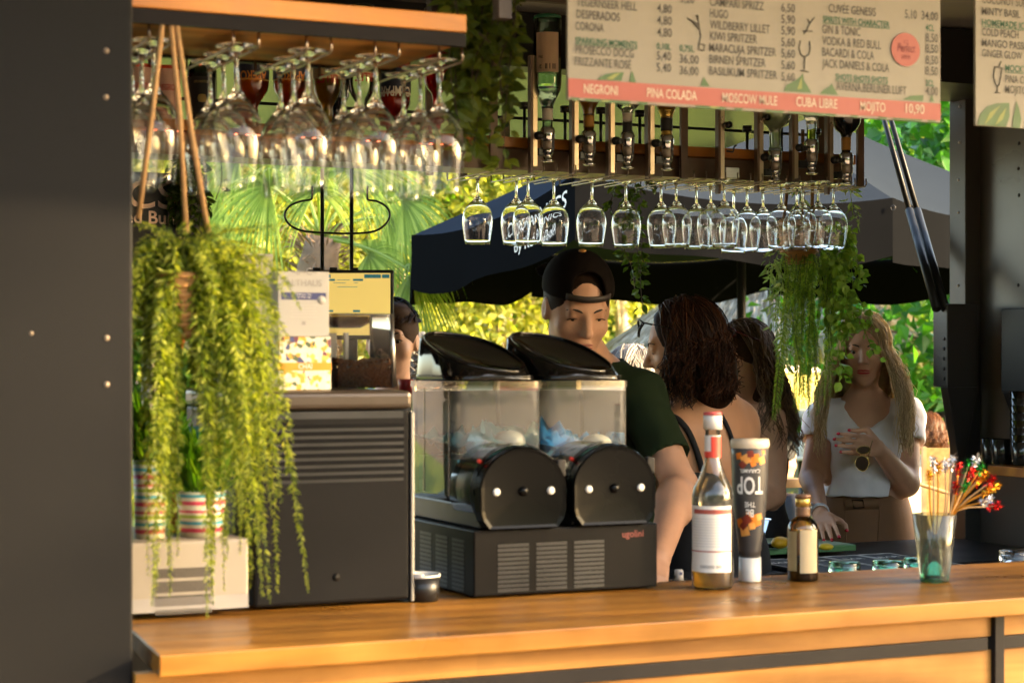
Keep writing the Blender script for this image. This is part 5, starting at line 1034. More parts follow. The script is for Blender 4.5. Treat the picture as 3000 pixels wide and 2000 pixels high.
for (px, pw, yt, lab, mt_) in ((440, 100, 1345, 'striped plant pot with grassy leaves half behind the charcoal panel', 'pot stripes'), (590, 146, 1438, 'striped plant pot with grassy leaves under the hanging fern', 'pot stripes')):
    q = PY(px, 1575, iy + .07); d = (q - CAM) @ FWD; r = pw / 2 * m_px(d); q[2] = zi + .0006; zt_ = PY(px, yt, iy + .07)[2] - zi
    t = thing('plant_pot', lab, 'potted plant', q, 'striped pots on the ice maker')
    m = MB(); m.lathe([(0, 0), (r * .85, 0), (r, zt_), (r * .93, zt_), (r * .85, zt_ * .85), (0, zt_ * .85)], q, 28); m.build('pot', stripes, t)
    m = MB(); n = 420; a = rng.uniform(0, 6.28, n); rr = r * .85 * np.sqrt(rng.uniform(0, 1, n)); P = np.stack([q[0] + rr * np.cos(a), q[1] + rr * np.sin(a), np.full(n, q[2] + zt_ * .9) + rng.uniform(0, .07, n)], 1)
    m.leaves(P, np.stack([np.cos(a) * .5, np.sin(a) * .5, rng.uniform(.2, 1.2, n)], 1), np.stack([np.cos(a), np.sin(a), -.5 + 0 * a], 1), rng.uniform(.03, .075, n), .16, 'fold', curl=.05); m.build('foliage', GRASSY, t)
q = PY(602, 1575, iy + .17); q[2] = zi + .0006; zt_ = PY(602, 1250, iy + .17)[2] - zi
t = thing('tall_tin', 'tall teal tin standing behind the striped pot', 'tin', q); m = MB(); m.lathe([(0, 0), (.030, 0), (.030, zt_ - .006)], q, 26); m.build('tin_body', M('teal enamel', (.05, .30, .36), .35), t); m = MB(); m.lathe([(.0315, zt_ - .0055), (.0315, zt_), (0, zt_ + .002)], q, 26); m.build('tin_lid', M('teal enamel'), t)
q = PY(510, 1575, iy + .15); q[2] = zi + .0006; zt_ = PY(510, 1000, iy + .15)[2] - zi
t = thing('plant_stake', 'thin red orange stick figure ornament hidden among the fern fronds', 'ornament', q)
m = MB(); m.cyl(q, q + A(0, 0, zt_), .006, n=10); m.build('stick', M('red orange lacquer', (.48, .09, .02), .4), t); m = MB(); m.ball(q + A(0, 0, zt_), (.018, .018, .024), 12); m.build('head', M('red orange lacquer'), t)
# ---------------------------------------------------------------- foliage
WICKER = M('wicker', (.42, .20, .06), .6, var=.35, scale=60, stretch=(1, 1, 3), bump=.6)
JUTE = M('jute rope', (.40, .23, .10), .75, var=.25, scale=120, bump=.5)
STEMG = M('stem green', (.05, .085, .02), .6); STEMD = M('stem brown', (.06, .04, .025), .7)
def rvec(n): v = rng.standard_normal((n, 3)); return v / np.linalg.norm(v, axis=1)[:, None]
def frond(mb, pts, ll, step, wr, mi=0, stem_r=.0008, smi=1, droop=.3, taper=True, kind_='fold'):
    """stem with paired leaflets"""
    P = np.asarray(pts, float); seg = np.linalg.norm(np.diff(P, axis=0), axis=1); L = seg.sum(); n = max(4, int(L / step))
    cum = np.concatenate([[0], np.cumsum(seg)]); t = np.linspace(.04, 1, n) * L
    Q = np.stack([np.interp(t, cum, P[:, k]) for k in range(3)], 1); T = np.gradient(Q, axis=0); T /= np.linalg.norm(T, axis=1)[:, None] + 1e-9
    side = np.cross(T, A(0, 0, 1) + .25 * rng.standard_normal(3)); side /= np.linalg.norm(side, axis=1)[:, None] + 1e-9
    a = rng.uniform(0, 6.28); nrml = np.cross(side, T); side = side * math.cos(a) + nrml * math.sin(a)
    prof = np.sin(np.clip(np.linspace(.12, 1.02, n), 0, 1) * math.pi * .96) ** .6 if taper else np.ones(n)
    for sg in (-1, 1):
        ax = T * .55 + sg * side + A(0, 0, -droop) + .18 * rng.standard_normal((n, 3))
        mb.leaves(Q, ax, np.cross(T, side) + .3 * rng.standard_normal((n, 3)), ll * (.55 + .5 * prof) * rng.uniform(.8, 1.15, n), wr, kind_, mi)
    if stem_r: mb.tube(P, np.linspace(stem_r, stem_r * .4, len(P)), 4, smi)

# hanging fern in a wicker basket, near left
fb = PY(531, 996, .17); ft = PY(531, 800, .17); d = (fb - CAM) @ FWD; rb = 76 * m_px(d)
FN = thing('hanging_fern', 'big green fern spilling from a wicker basket hung on jute ropes', 'hanging plant', ft)
m = MB(); m.lathe([(0, 0), (rb * .62, .002), (rb * .8, (ft[2] - fb[2]) * .4), (rb, ft[2] - fb[2]), (rb * .93, ft[2] - fb[2]), (rb * .72, .02), (0, .02)], fb, 36); m.build('basket', WICKER, FN)
for i in range(7):
    zz_ = fb[2] + (ft[2] - fb[2]) * (i + .6) / 7; rr = np.interp((i + .6) / 7, [0, .4, 1], [rb * .62, rb * .8, rb]) + .001
    a = np.linspace(0, 2 * math.pi, 30, endpoint=False); m = MB(); m.tube(np.stack([fb[0] + rr * np.cos(a), fb[1] + rr * np.sin(a), zz_ + .001 * np.sin(12 * a)], 1), .0030, 6, closed=True); m.build('basket_hoop', WICKER, FN)
for p0, p1, p2 in (((486, -20), (450, 300), (405, 640)), ((492, -20), (528, 350), (546, 680)), ((505, -20), (560, 380), (612, 690))):
    m = MB(); m.tube([PY(*p, .13 if p is not p2 else .16) for p in (p0, p1, p2)] , .0042, 7); o = m.build('rope', JUTE, FN)
m = MB()
FERN = leafmat('fern leaflet', [(.08, .13, .018), (.20, .26, .03), (.36, .41, .06), (.54, .55, .15)], .52)
def plume(mb, pts, ll, step, wr, mi=0, smi=1):
    P = np.asarray(pts, float); seg = np.linalg.norm(np.diff(P, axis=0), axis=1); cum = np.concatenate([[0], np.cumsum(seg)]); n = int(cum[-1] / step); t = rng.uniform(.03, 1, n) ** .9 * cum[-1]
    Q = np.stack([np.interp(t, cum, P[:, k]) for k in range(3)], 1); T = np.stack([np.interp(t, cum, np.gradient(P, axis=0)[:, k]) for k in range(3)], 1); T /= np.linalg.norm(T, axis=1)[:, None] + 1e-9
    rad = rvec(n); rad -= T * (rad * T).sum(1)[:, None]; rad /= np.linalg.norm(rad, axis=1)[:, None] + 1e-9; u = t / cum[-1]
    mb.leaves(Q, T * rng.uniform(.5, 1.1, n)[:, None] + rad, rvec(n), ll * (1.05 - .85 * u ** 1.6) * rng.uniform(.6, 1.2, n), wr, 'fold', mi); mb.tube(P, np.linspace(.0009, .0004, len(P)), 4, smi)
for i in range(100):
    a = rng.uniform(-2.4, 1.0) if i % 3 else rng.uniform(-3.1, 3.1); out = A(math.cos(a), math.sin(a) * .55, 0); r1 = rng.uniform(.03, .155); dn = rng.uniform(.12, .53) if i % 4 else rng.uniform(.02, .14); r2 = r1 + rng.uniform(-.02, .075)
    if abs(out[0]) < .24: out[0] = math.copysign(.24 + .4 * rng.uniform(), out[0])
    if i % 7 == 0: out[1] = abs(out[1]) + .3
    if out[0] < 0: r1 *= .6; r2 *= .6
    s_ = ft + A(rng.uniform(-.02, .02), rng.uniform(-.02, .02), rng.uniform(-.01, .02)); p1 = ft + out * r1 + A(0, 0, rng.uniform(.02, .085)); p2 = ft + out * r2 + A(0, 0, -dn)
    plume(m, bez(s_, p1, p2, 16), .0235, .00105, .14)
for i in range(46):
    a = rng.uniform(-3.1, 3.1); out = A(math.cos(a), math.sin(a) * .6, 0) * (.6 if math.cos(a) < 0 else 1); frond(m, bez(ft, ft + out * .05 + A(0, 0, .08), ft + out * rng.uniform(.07, .17) + A(0, 0, rng.uniform(-.03, .075)), 10), .013, .0058, .2)
m.build('fronds', [FERN, STEMG], FN)['kind'] = 'stuff'

# generic trailing vine
def vine(mb, pts, leaf, step, wr, spread=.35, mi=0, kind_='oval', stem=.0011, pet=.8):
    P = interp(pts, max(8, len(pts) * 6)); seg = np.linalg.norm(np.diff(P, axis=0), axis=1); cum = np.concatenate([[0], np.cumsum(seg)]); n = int(cum[-1] / step)
    t = rng.uniform(0, cum[-1], n); Q = np.stack([np.interp(t, cum, P[:, k]) for k in range(3)], 1)
    ax = rvec(n) * A(1, 1, .6) + A(0, 0, -.55); ln = leaf * rng.uniform(.55, 1.2, n)
    base = Q + ax * (leaf * pet * rng.uniform(.1, 1, n))[:, None] * spread
    nn = nrm(CAM - P.mean(0)) + .8 * rng.standard_normal((n, 3))
    mb.leaves(base, ax, nn, ln, wr, kind_, mi); mb.tube(P, stem, 5, 1)
    for i in range(0, n, 2): mb.tube([Q[i], base[i] + ax[i] * .002], stem * .5, 3, 1, caps=False)
IVY = leafmat('ivy leaf', [(.028, .06, .010), (.05, .095, .014), (.085, .14, .018)], .35)
IV = thing('ivy_vine', 'thick dark green artificial ivy hanging at the end of the oak shelf', 'hanging plant', PY(1410, 60, .30))
m = MB()
for i in range(26):
    px = rng.uniform(1325, 1500); pe = 1330 + rng.uniform(0, 150); ye = rng.uniform(250, 470) if i % 2 else rng.uniform(120, 330)
    y0_ = rng.uniform(.24, .42); pts = [PY(px, -60, y0_), PY(px + rng.uniform(-20, 30), 60, y0_), PY((px + pe) / 2 + rng.uniform(-25, 25), (60 + ye) / 2, y0_), PY(pe, ye, y0_)]
    vine(m, pts, .030, .0065, .62, .5)
m.build('leaves', [leafmat('warm lit ivy leaf', [(.05, .085, .012), (.09, .13, .016), (.16, .19, .022)], .4), STEMD], IV)['kind'] = 'stuff'  # yellower, paler ivy colours stand for warm light on the leaves
FV = thing('trailing_vine', 'thin leafy vine hanging behind the wine glasses in front of the parasol', 'hanging plant', PD(1850, 520, 5.45))
m = MB()
for pts in (((1880, 500), (1872, 600), (1880, 720), (1876, 820), (1884, 912)), ((1866, 505), (1850, 560), (1845, 640)), ((1800, 500), (1802, 540), (1790, 600), (1800, 660)), ((1838, 505), (1835, 620), (1820, 700), (1850, 780), (1860, 850)), ((1893, 505), (1905, 540), (1925, 555)), ((1858, 640), (1870, 740), (1860, 830)), ((1880, 505), (1868, 700), (1872, 800))):
    vine(m, [PD(px, py, 5.45 + rng.uniform(-.05, .05)) for px, py in pts], .031, .0105, .55, .45)
m.build('leaves', [IVY, STEMD], FV)['kind'] = 'stuff'
# far hanging basket with three kinds of trailing plant
bD = 5.62; b0 = PD(2341, 775, bD); b1 = PD(2341, 640, bD); rb = 60 * m_px(bD)
HB = thing('hanging_basket', 'wicker basket behind the wine glasses with long trailing plants before the blonde woman', 'hanging plant', b1)
m = MB(); hb_ = b1[2] - b0[2]; m.lathe([(0, 0), (rb * .55, .001), (rb * .86, hb_ * .25), (rb, hb_ * .7), (rb * .96, hb_), (rb * .88, hb_), (rb * .9, hb_ * .7), (0, .02)], b0, 36); m.build('basket', WICKER, HB)
for i in range(9):
    t_ = (i + .5) / 9; rr = np.interp(t_, [0, .25, .7, 1], [rb * .55, rb * .86, rb, rb * .96]) + .0008; a = np.linspace(0, 2 * math.pi, 30, endpoint=False); m = MB(); m.tube(np.stack([b0[0] + rr * np.cos(a), b0[1] + rr * np.sin(a), b0[2] + hb_ * t_ + .0012 * np.sin(14 * a + i * 3)], 1), .0042, 6, closed=True); m.build('basket_hoop', WICKER, HB)
for px0, px1 in ((2326, 2296), (2385, 2378), (2352, 2352)): m = MB(); m.tube([PD(px0, 380, bD), PD(px1, 650, bD)], .0052, 7); m.build('rope', JUTE, HB)
STRING = leafmat('string fern', [(.09, .17, .025), (.18, .27, .04), (.28, .35, .07)], .45)
HEART = leafmat('heart leaf', [(.12, .24, .04), (.22, .36, .06), (.36, .48, .12)], .45)
LANCE = leafmat('pale lance leaf', [(.16, .26, .11), (.30, .40, .20), (.46, .52, .32)], .35)
m = MB()
for i in range(44):
    px = rng.normal(2370, 42); pe = px + rng.normal(-10, 40); ye = rng.uniform(980, 1225) if i % 3 else rng.uniform(840, 980); dd = bD + rng.uniform(-.10, .10)
    px = max(px, 2288); pe = min(max(pe, 2262 + rng.uniform(0, 30)), 2445)
    frond(m, interp([PD(px, 745, dd), PD((px * 2 + pe) / 3 + rng.normal(0, 8), 840, dd), PD(pe, ye, dd)], 14), .0150, .0058, .34, 0, .0011, 3, droop=.25, taper=True)
for pts in (((2410, 700), (2440, 800), (2470, 880), (2455, 1000), (2470, 1110)), ((2450, 690), (2490, 760), (2500, 840), (2530, 900), (2560, 960)), ((2470, 700), (2500, 720), (2515, 800), (2520, 830)), ((2430, 720), (2445, 860), (2430, 980), (2440, 1060)), ((2460, 740), (2480, 850), (2470, 950), (2480, 1040)),
            ((2440, 700), (2470, 790), (2490, 900), (2520, 940), (2550, 1010), (2560, 1040)), ((2400, 720), (2420, 850), (2455, 960), (2470, 1040)), ((2420, 720), (2450, 800), (2440, 900), (2420, 960)), ((2480, 700), (2495, 660), (2470, 700)), ((2450, 750), (2470, 820), (2500, 920), (2470, 1000)), ((2440, 660), (2480, 690), (2490, 780))):
    vine(m, [PD(px, py, bD - .1 + rng.uniform(-.06, .06)) for px, py in pts], .029, .0080, .82, .8, 1, 'oval', .0012)
for pts in (((2290, 720), (2262, 790), (2255, 880), (2268, 960)), ((2300, 740), (2280, 850), (2290, 960), (2300, 1060)), ((2290, 700), (2260, 740), (2250, 810)), ((2310, 740), (2285, 880), (2292, 980), (2296, 1090)), ((2300, 730), (2270, 830), (2262, 930)), ((2500, 640), (2490, 560), (2475, 540)), ((2460, 640), (2500, 610), (2520, 630)), ((2335, 640), (2348, 560), (2360, 540))):
    vine(m, [PD(px, py, bD - .05 + rng.uniform(-.06, .06)) for px, py in pts], .034, .0105, .30, .5, 2, 'oval', .0010)
m.build('trailing_plants', [STRING, HEART, LANCE, STEMG], HB)['kind'] = 'stuff'

# black banner with a vine, far left
bD = 4.95; q0 = PD(607, 516, bD); 
BN = thing('banner_sign', 'black banner with pale pink lettering behind the fern ropes', 'sign', PD(450, 600, bD))
r_ = A(1, 0, 0); zt_ = PD(500, 512, bD)[2]; zb_ = PD(500, 860, bD)[2]
m = MB(); m.box(q0[0] - 1.2, q0[0], q0[1], q0[1] + .02, zb_, zt_); m.build('board', M('banner black', (.008, .008, .011), .5), BN)
PINK = M('pale pink print', (.9, .66, .58), .5, var=.05)
m = MB(); e_ = PY(518, 612, q0[1] - .001); e2 = PY(512, 657, q0[1] - .001)
m.text('ORGANICS', e_, A(1, 0, 0), A(0, 0, 1), .100, 0, 1.15, .010, 'RIGHT'); m.text('by Red Bull', e2 + A(0, 0, -.0), A(1, 0, 0), A(0, 0, 1), .047, 0, 1.0, .018, 'RIGHT'); m.build('lettering', PINK, BN)
SV = thing('trailing_vine', 'dark leafy vine draped over the black banner edge', 'hanging plant', PD(560, 450, bD - .05))
m = MB()
for i in range(16):
    px = rng.uniform(520, 600); ye = rng.uniform(560, 720); vine(m, [PD(px, 410, bD - .06), PD(px + rng.uniform(-25, 20), 520, bD - .07), PD(px + rng.uniform(-45, 30), ye, bD - .06)], .030, .009, .5, .5)
vine(m, [PD(640, 410, bD), PD(650, 520, bD), PD(632, 585, bD)], .034, .03, .4, .5)
m.build('leaves', [IVY, STEMD], SV)['kind'] = 'stuff'

# ---------------------------------------------------------------- parasol
UM2 = M('parasol valance cloth shaded', (.0050, .0053, .0060), .8, var=.15, scale=3, bump=.1, spec=0)  # same cloth darkened to stand for the unlit hanging side
UM = M('parasol cloth skylit', (.019, .025, .034), .8, var=.10, scale=2.5, bump=.1, spec=0)  # sky light on the sloping top put into a paler cloth colour
UMB = M('parasol frame', (.015, .015, .017), .35, metal=.3)
cor = [(1212, 9.2, 688), (1688, 7.9, 508), (2612, 8.3, 580), (3080, 9.4, 612)]
P = [PD(px, py, d_) for px, d_, py in cor]
for px, d_, z_ in ((2900, 11.4, 2.16), (2250, 12.2, 2.16), (1560, 11.6, 2.14), (1220, 10.4, 2.1)): q = PD(px, 1000, d_); q[2] = z_; P.append(q)
apex = PD(2150, 225, 10.0)
UO = thing('parasol', 'large black parasol with white lettering on its hanging valance', 'parasol', A(apex[0], apex[1], 0))
m = MB(); nP = len(P); P = np.array(P)
vt, vb = [], []
for i in range(nP):
    a_, b_ = P[i], P[(i + 1) % nP]; n = 14
    rows = []
    for j in range(n + 1):
        t_ = j / n; e_ = a_ + (b_ - a_) * t_; sag = 4 * t_ * (1 - t_)
        col_ = []
        for k in range(9): s_ = k / 8; q = apex + (e_ - apex) * s_; q = q - A(0, 0, .07 * sag * s_ + .03 * math.sin(math.pi * s_)); col_.append(q)
        rows.append(col_)
    m.grid(rows)
    if True:
        vr = []
        for j in range(n + 1):
            t_ = j / n; e_ = rows[j][8]; out = nrm(A(*(e_ - A(apex[0], apex[1], e_[2]))[:2], 0)); w_ = .022 * math.sin(t_ * 17 + i) * math.sin(math.pi * t_) 
            vr.append([e_ + out * (.012 + w_ * k) - A(0, 0, (.262 + .02 * math.sin(9 * t_ + i)) * k) for k in (0, .33, .66, 1)])
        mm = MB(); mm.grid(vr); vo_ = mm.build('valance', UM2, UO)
        if i in (0, 1):   # lettering on the two sides facing the bar
            def wr2(u, v, vr=vr):
                t_ = min(max(u, 0), .999) * n; j = int(t_); f_ = t_ - j; c0, c1 = np.array(vr[j]), np.array(vr[j + 1]); c_ = c0 + (c1 - c0) * f_; kk = min(max(v, 0), 1) * 3; k0 = min(int(kk), 2); q = c_[k0] + (c_[k0 + 1] - c_[k0]) * (kk - k0); e_ = A(*(q - apex)[:2], 0); return q + nrm(e_) * .006
            if i == 0:
                v2, f2 = text2d('ORGANICS', .0, 'LEFT', .15); x0_, x1_ = v2[:, 0].min(), v2[:, 0].max()
                V = [wr2(.60 + .36 * (a - x0_) / (x1_ - x0_), .42 - .36 * b) for a, b in v2]; t2 = MB(); t2.add(V, f2)
                v2, f2 = text2d('by Red Bull', .0, 'LEFT', 0); x0_, x1_ = v2[:, 0].min(), v2[:, 0].max(); V = [wr2(.66 + .24 * (a - x0_) / (x1_ - x0_), .72 - .24 * b) for a, b in v2]; t2.add(V, f2)
                t2.build('lettering', INKWHITE, UO)
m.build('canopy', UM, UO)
for i in range(nP): mm = MB(); mm.tube([apex - A(0, 0, .09), apex + (P[i] - apex) * .5 - A(0, 0, .15), P[i] - A(0, 0, .03)], .014, 6); mm.build('rib', UMB, UO)
pq = PD(2172, 1000, 10.0); m = MB(); m.cyl((pq[0], pq[1], 0), (pq[0], pq[1], apex[2] - .02), .0235, n=16); m.build('pole', UMB, UO)
m = MB(); m.lathe([(.22, 0), (.22, .06), (.05, .09)], (pq[0], pq[1], 0.001), 24); m.build('base', UMB, UO)
for i in (1, 2): q = P[i]; m = MB(); a = np.linspace(0, 2 * math.pi, 14, endpoint=False); m.tube(q + A(0, 0, -.045) + .010 * (np.cos(a)[:, None] * RGT + np.sin(a)[:, None] * UP) - .03 * FWD, .0025, 6, closed=True); m.build('grommet', UMB, UO)

# ---------------------------------------------------------------- palm
PALML = leafmat('palm blade', [(.10, .18, .045), (.19, .29, .08), (.34, .43, .15)], .5, rough=.35)
PD0 = 10.0; pc = PD(940, 700, PD0)
PT = thing('fan_palm', 'fan palm with drooping bright green fronds behind the wire stand', 'palm', A(pc[0], pc[1], 0))
m = MB(); n = 26
pts = np.array([(pc[0] + .02 * math.sin(i), pc[1], pc[2] * i / n) for i in range(n + 1)]); m.tube(pts, [.10 + .012 * math.sin(i * 2.4) for i in range(n + 1)], 14)
k = 900; a = rng.uniform(0, 6.28, k); z_ = rng.uniform(.3, pc[2] + .05, k); m.leaves(np.stack([pc[0] + .10 * np.cos(a), pc[1] + .10 * np.sin(a), z_], 1), np.stack([np.cos(a), np.sin(a), rng.uniform(-.6, 1.2, k)], 1), rvec(k), rng.uniform(.05, .14, k), .12, curl=.02)
m.build('trunk', M('palm fibre', (.20, .13, .08), .8, var=.4, scale=30), PT)
def fan(hub, pdir, side, rad, droop, span=125, nb=38):
    m = MB()
    for i in range(nb):
        th = R(-span + 2 * span * i / (nb - 1)); d_ = math.cos(th) * pdir + math.sin(th) * side; L = rad * (.78 + .22 * math.cos(th * .8)) * rng.uniform(.92, 1.05)
        up_ = nrm(np.cross(pdir, side)); w0 = .0165; rows = []
        for j in range(8):
            t_ = j / 7; q = hub + d_ * L * t_ * (1 - .12 * t_ * droop) - A(0, 0, L * droop * .95 * t_ ** 2); wd = w0 * math.sin(math.pi * min(1, .16 + t_ * .62)) * (1 - t_ ** 3) * rad / .45; s_ = nrm(np.cross(up_, d_)); 
            rows.append([q - s_ * wd * .5 + up_ * wd * .22, q, q + s_ * wd * .5 + up_ * wd * .22])
        m.grid(rows, 0, False)
    return m
for (px, py, dd, ang, rad, dr, tilt) in ((790, 548, 9.8, 160, .46, 1.0, .5), (700, 470, 10.2, 150, .42, .9, .3), (860, 470, 10.3, 110, .42, .6, -.3), (960, 440, 10.4, 85, .44, .5, .3), (1090, 500, 10.2, 45, .44, .8, -.4), (1180, 585, 10.0, 20, .42, .95, .3), (1208, 800, 9.6, -25, .37, 1.2, .7), (1010, 500, 9.7, 70, .40, .8, .6), (640, 590, 10.3, 185, .40, 1.0, .2), (930, 560, 9.6, 100, .36, 1.0, .8), (1080, 745, 9.9, -10, .30, .7, .2), (1140, 640, 10.4, 10, .42, 1.1, -.2)):
    hub = PD(px, py, dd); pd = nrm(math.cos(R(ang)) * RGT + math.sin(R(ang)) * UP - .25 * tilt * FWD); sd = nrm(np.cross(pd, FWD + tilt * UP * .4 + .2 * RGT)); 
    f_ = fan(hub, pd, sd, rad, dr); f_.tube(bez(pc, pc + (hub - pc) * .55 + A(0, 0, .08), hub, 8), np.linspace(.011, .006, 8), 6); f_.build('palm_frond', PALML, PT)

# ---------------------------------------------------------------- trees
BARK = M('birch bark', (.45, .36, .26), .8, var=.5, scale=9, bump=.4); BARKD = M('dark bark', (.12, .08, .05), .85, var=.4, scale=9, bump=.4)
def tree(name, label, base, h, rad, zc, nleaf, leaf, mat, bark, group=None, squash=.8, wr=.6, trunk=.11, clumps=46):
    t = thing(name, label, 'tree', base, group)
    m = MB(); top = base + A(0, 0, h * .82); m.tube(interp([base, base + A(.05, .02, h * .3), base + A(-.04, .05, h * .6), top], 10), np.linspace(trunk, trunk * .25, 10), 10); cl = []
    for i in range(clumps):
        d_ = rvec(1)[0]; r_ = rng.uniform(.3, 1) ** .6; cl.append(base + A(0, 0, zc) + d_ * A(rad, rad, rad * squash) * r_)
    for c_ in cl[:18]:
        z_ = max(h * .2, min(h * .7, c_[2] - base[2] - rad * .35)); m.tube(bez(base + A(0, 0, z_), (base + A(0, 0, z_) + c_) / 2 + A(0, 0, .15), c_, 6), np.linspace(trunk * .35, trunk * .06, 6), 5)
    m.build('trunk', bark, t)
    m = MB(); per = nleaf // clumps
    for c_ in cl:
        s_ = rad * rng.uniform(.18, .34); p_ = c_ + rng.standard_normal((per, 3)) * A(s_, s_, s_ * .75)
        m.leaves(p_, rvec(per) * A(1, 1, .7) + A(0, 0, -.5), rvec(per) + A(0, 0, .7), leaf * rng.uniform(.6, 1.25, per), wr, 'fold')
    m.build('crown', mat, t); return t
BIRCH = leafmat('birch leaf', [(.14, .17, .03), (.24, .26, .05), (.36, .35, .09)], .5, tmul=1.4)
GREENL = leafmat('green leaf', [(.05, .12, .015), (.09, .19, .02), (.15, .26, .03)], .45)
DEEP = leafmat('deep green leaf', [(.015, .085, .010), (.04, .18, .018), (.09, .30, .03)], .4, rough=.3, spec=.5)
def gpos(px, d_): q = PD(px, 1040, d_); q[2] = 0; return q
tl = [(1180, 19, 5.2, 1.9, 3.0, BIRCH, 'yellow lit birch just right of the drooping palm frond'), (1480, 24, 6, 2.3, 3.4, BIRCH, 'yellow birch behind the slush machine lids'), (1815, 21, 6, 1.9, 3.5, BIRCH, 'birch with an orange lit trunk between the barman and the barmaid'), (2050, 27, 6.5, 2.4, 3.9, BIRCH, 'tall birch half hidden by the thatched shelter'),
      (620, 18, 5.2, 1.9, 3.1, BIRCH, 'yellow green tree behind the left palm fronds'), (900, 21, 6, 2.2, 3.4, GREENL, 'green tree behind the palm trunk'), (430, 22, 6, 2.0, 3.4, GREENL, 'green tree behind the black banner'), (1020, 28, 7, 2.6, 3.8, BIRCH, 'pale yellow tree in the far row behind the palm'), (1650, 33, 7, 2.8, 3.6, GREENL, 'far green tree behind the barman'), (2350, 31, 7, 2.7, 4.2, GREENL, 'far green tree above the thatched shelter')]
for px, d_, h, r_, zc_, mt_, lab in tl:
    tree('birch_tree' if mt_ is BIRCH else 'leafy_tree', lab, gpos(px, d_), h, r_, zc_, 9500, .12 * d_ / 20, mt_, BARK, 'trees in the park')
tree('leafy_tree', 'dense green big-leaved tree left of the black corner post', gpos(3060, 13.6), 4.4, 1.5, 2.45, 7600, .135, DEEP, BARKD, None, 1.15, .72, .09, 60)
for i, (px, d_, w_) in enumerate(((500, 44, 5), (900, 46, 5), (1300, 48, 5), (1750, 46, 5), (2200, 45, 5), (2700, 44, 5))):
    tree('leafy_tree', '%s tree from the left in the farthest row of the park' % ORDINAL[i], gpos(px, d_), 9, 3.6, 4.6, 6000, .42, GREENL if i % 2 else BIRCH, BARKD, 'trees in the park', .95)
# hedge in front of the far row, lawn
m = MB(); n = 30000; q = rng.uniform(0, 1, (n, 3)); PX_ = -400 + 3900 * q[:, 0]; D_h = 37 + 2.2 * q[:, 1]; zz_ = .1 + 2.3 * q[:, 2]
pos = CAM + D_h[:, None] * (FWD + ((PX_ - 1500) / FPX)[:, None] * RGT); pos[:, 2] = zz_
m.leaves(pos, rvec(n), rvec(n) + A(0, 0, .5), rng.uniform(.18, .34, n), .6); kind(m.build('far_hedge', GREENL), 'stuff')
LAWN = leafmat('lawn blade', [(.16, .22, .02), (.26, .30, .03), (.36, .36, .04)], .4)
m = MB(); n = 26000; PX_ = rng.uniform(300, 2900, n); D_h = rng.uniform(17.5, 36, n); pos = CAM + D_h[:, None] * (FWD + ((PX_ - 1500) / FPX)[:, None] * RGT); pos[:, 2] = .01
m.leaves(pos, rvec(n) * A(.5, .5, 0) + A(0, 0, 1), rvec(n), rng.uniform(.12, .25, n), .25); kind(m.build('lawn_grass', LAWN), 'stuff')
c4 = [gpos(px, d_) for px, d_ in ((-3500, 7.2), (6500, 7.2), (4300, 41), (-1300, 41))]; m = MB(); m.poly([q + A(0, 0, .004) for q in c4]); kind(m.build('lawn', M('lawn green', (.16, .20, .03), .9, var=.3, scale=2)))  # near part added over the paving to reflect green in the rear hatch
# sunlit wall, building, van, car
a_, b_ = gpos(2160, 20.5), gpos(2560, 21.5); m = MB(); GW = thing('garden_wall', 'sunlit yellow garden wall behind the trailing plants', 'wall', a_); m.bar(a_ + A(0, 0, .66), b_ + A(0, 0, .66), .22, 1.30); m.build('wall_face', M('yellow render', (.50, .42, .10), .8, var=.15, scale=4), GW); m = MB(); m.bar(a_ + A(0, 0, 1.352), b_ + A(0, 0, 1.352), .28, .075); m.build('coping', M('pale coping', (.62, .54, .42), .7), GW)
a_, b_ = gpos(1130, 34.5), gpos(1440, 34.5); PB = thing('garden_kiosk', 'white flat-roofed kiosk far behind the drooping palm frond', 'kiosk', a_); m = MB(); m.bar(a_ + A(0, 0, 1.3), b_ + A(0, 0, 1.3), 2.2, 2.6); m.build('wall', M('white render', (.74, .76, .80), .7, var=.06), PB); m = MB(); m.bar(a_ + A(0, 0, 2.68), b_ + A(0, 0, 2.68), 2.6, .14); m.build('roof', BARKD, PB)
for px in (1180, 1260, 1340): q = PD(px, 1000, 33.38); m = MB(); m.box(-.22, .22, -.02, .02, -.4, .35, fr=(q, RGT, FWD, UP)); m.build('window', M('window glass dark', (.05, .07, .09), .1), PB)
def car(label, px, d_, colr, ang, h=1.42):
    q = gpos(px, d_); u = nrm(math.cos(ang) * RGT + math.sin(ang) * FWD); v = A(-u[1], u[0], 0); t = thing('parked_car', label, 'car', q); fr = (q, u, v, A(0, 0, 1))
    sec = [(-2.05, .42), (-2.1, .75), (-1.95, .92), (-1.2, .98), (-.55, h - .06), (.2, h), (1.0, h - .06), (1.65, .98), (2.02, .88), (2.08, .45), (1.9, .28), (-1.9, .28)]
    m = MB(); pts = [q + u * a + A(0, 0, b) - v * .82 for a, b in sec]; m.prism(pts[::-1], v * 1.64); m.build('body', M('car paint ' + label[:6], colr, .25, coat=.6), t, bevel=.06)
    for s_ in (-1, 1):
        m = MB(); m.poly([q + v * s_ * .826 + u * a + A(0, 0, b) for a, b in ((-1.05, .99), (-.5, h - .12), (.2, h - .07), (.95, h - .13), (1.45, 1.0))]); m.build('side_window', M('window glass dark'), t)
        for a in (-1.35, 1.3): m = MB(); w_ = q + u * a + A(0, 0, .31); m.cyl(w_ + v * s_ * .66, w_ + v * s_ * .84, .31, n=22); m.build('wheel', BLACKP, t)
    return t
car('red parked car far behind the birch trunk', 1880, 30, (.40, .02, .025), .2); car('silver blue parked car far behind the slush machine', 1400, 33, (.35, .42, .52), .1)

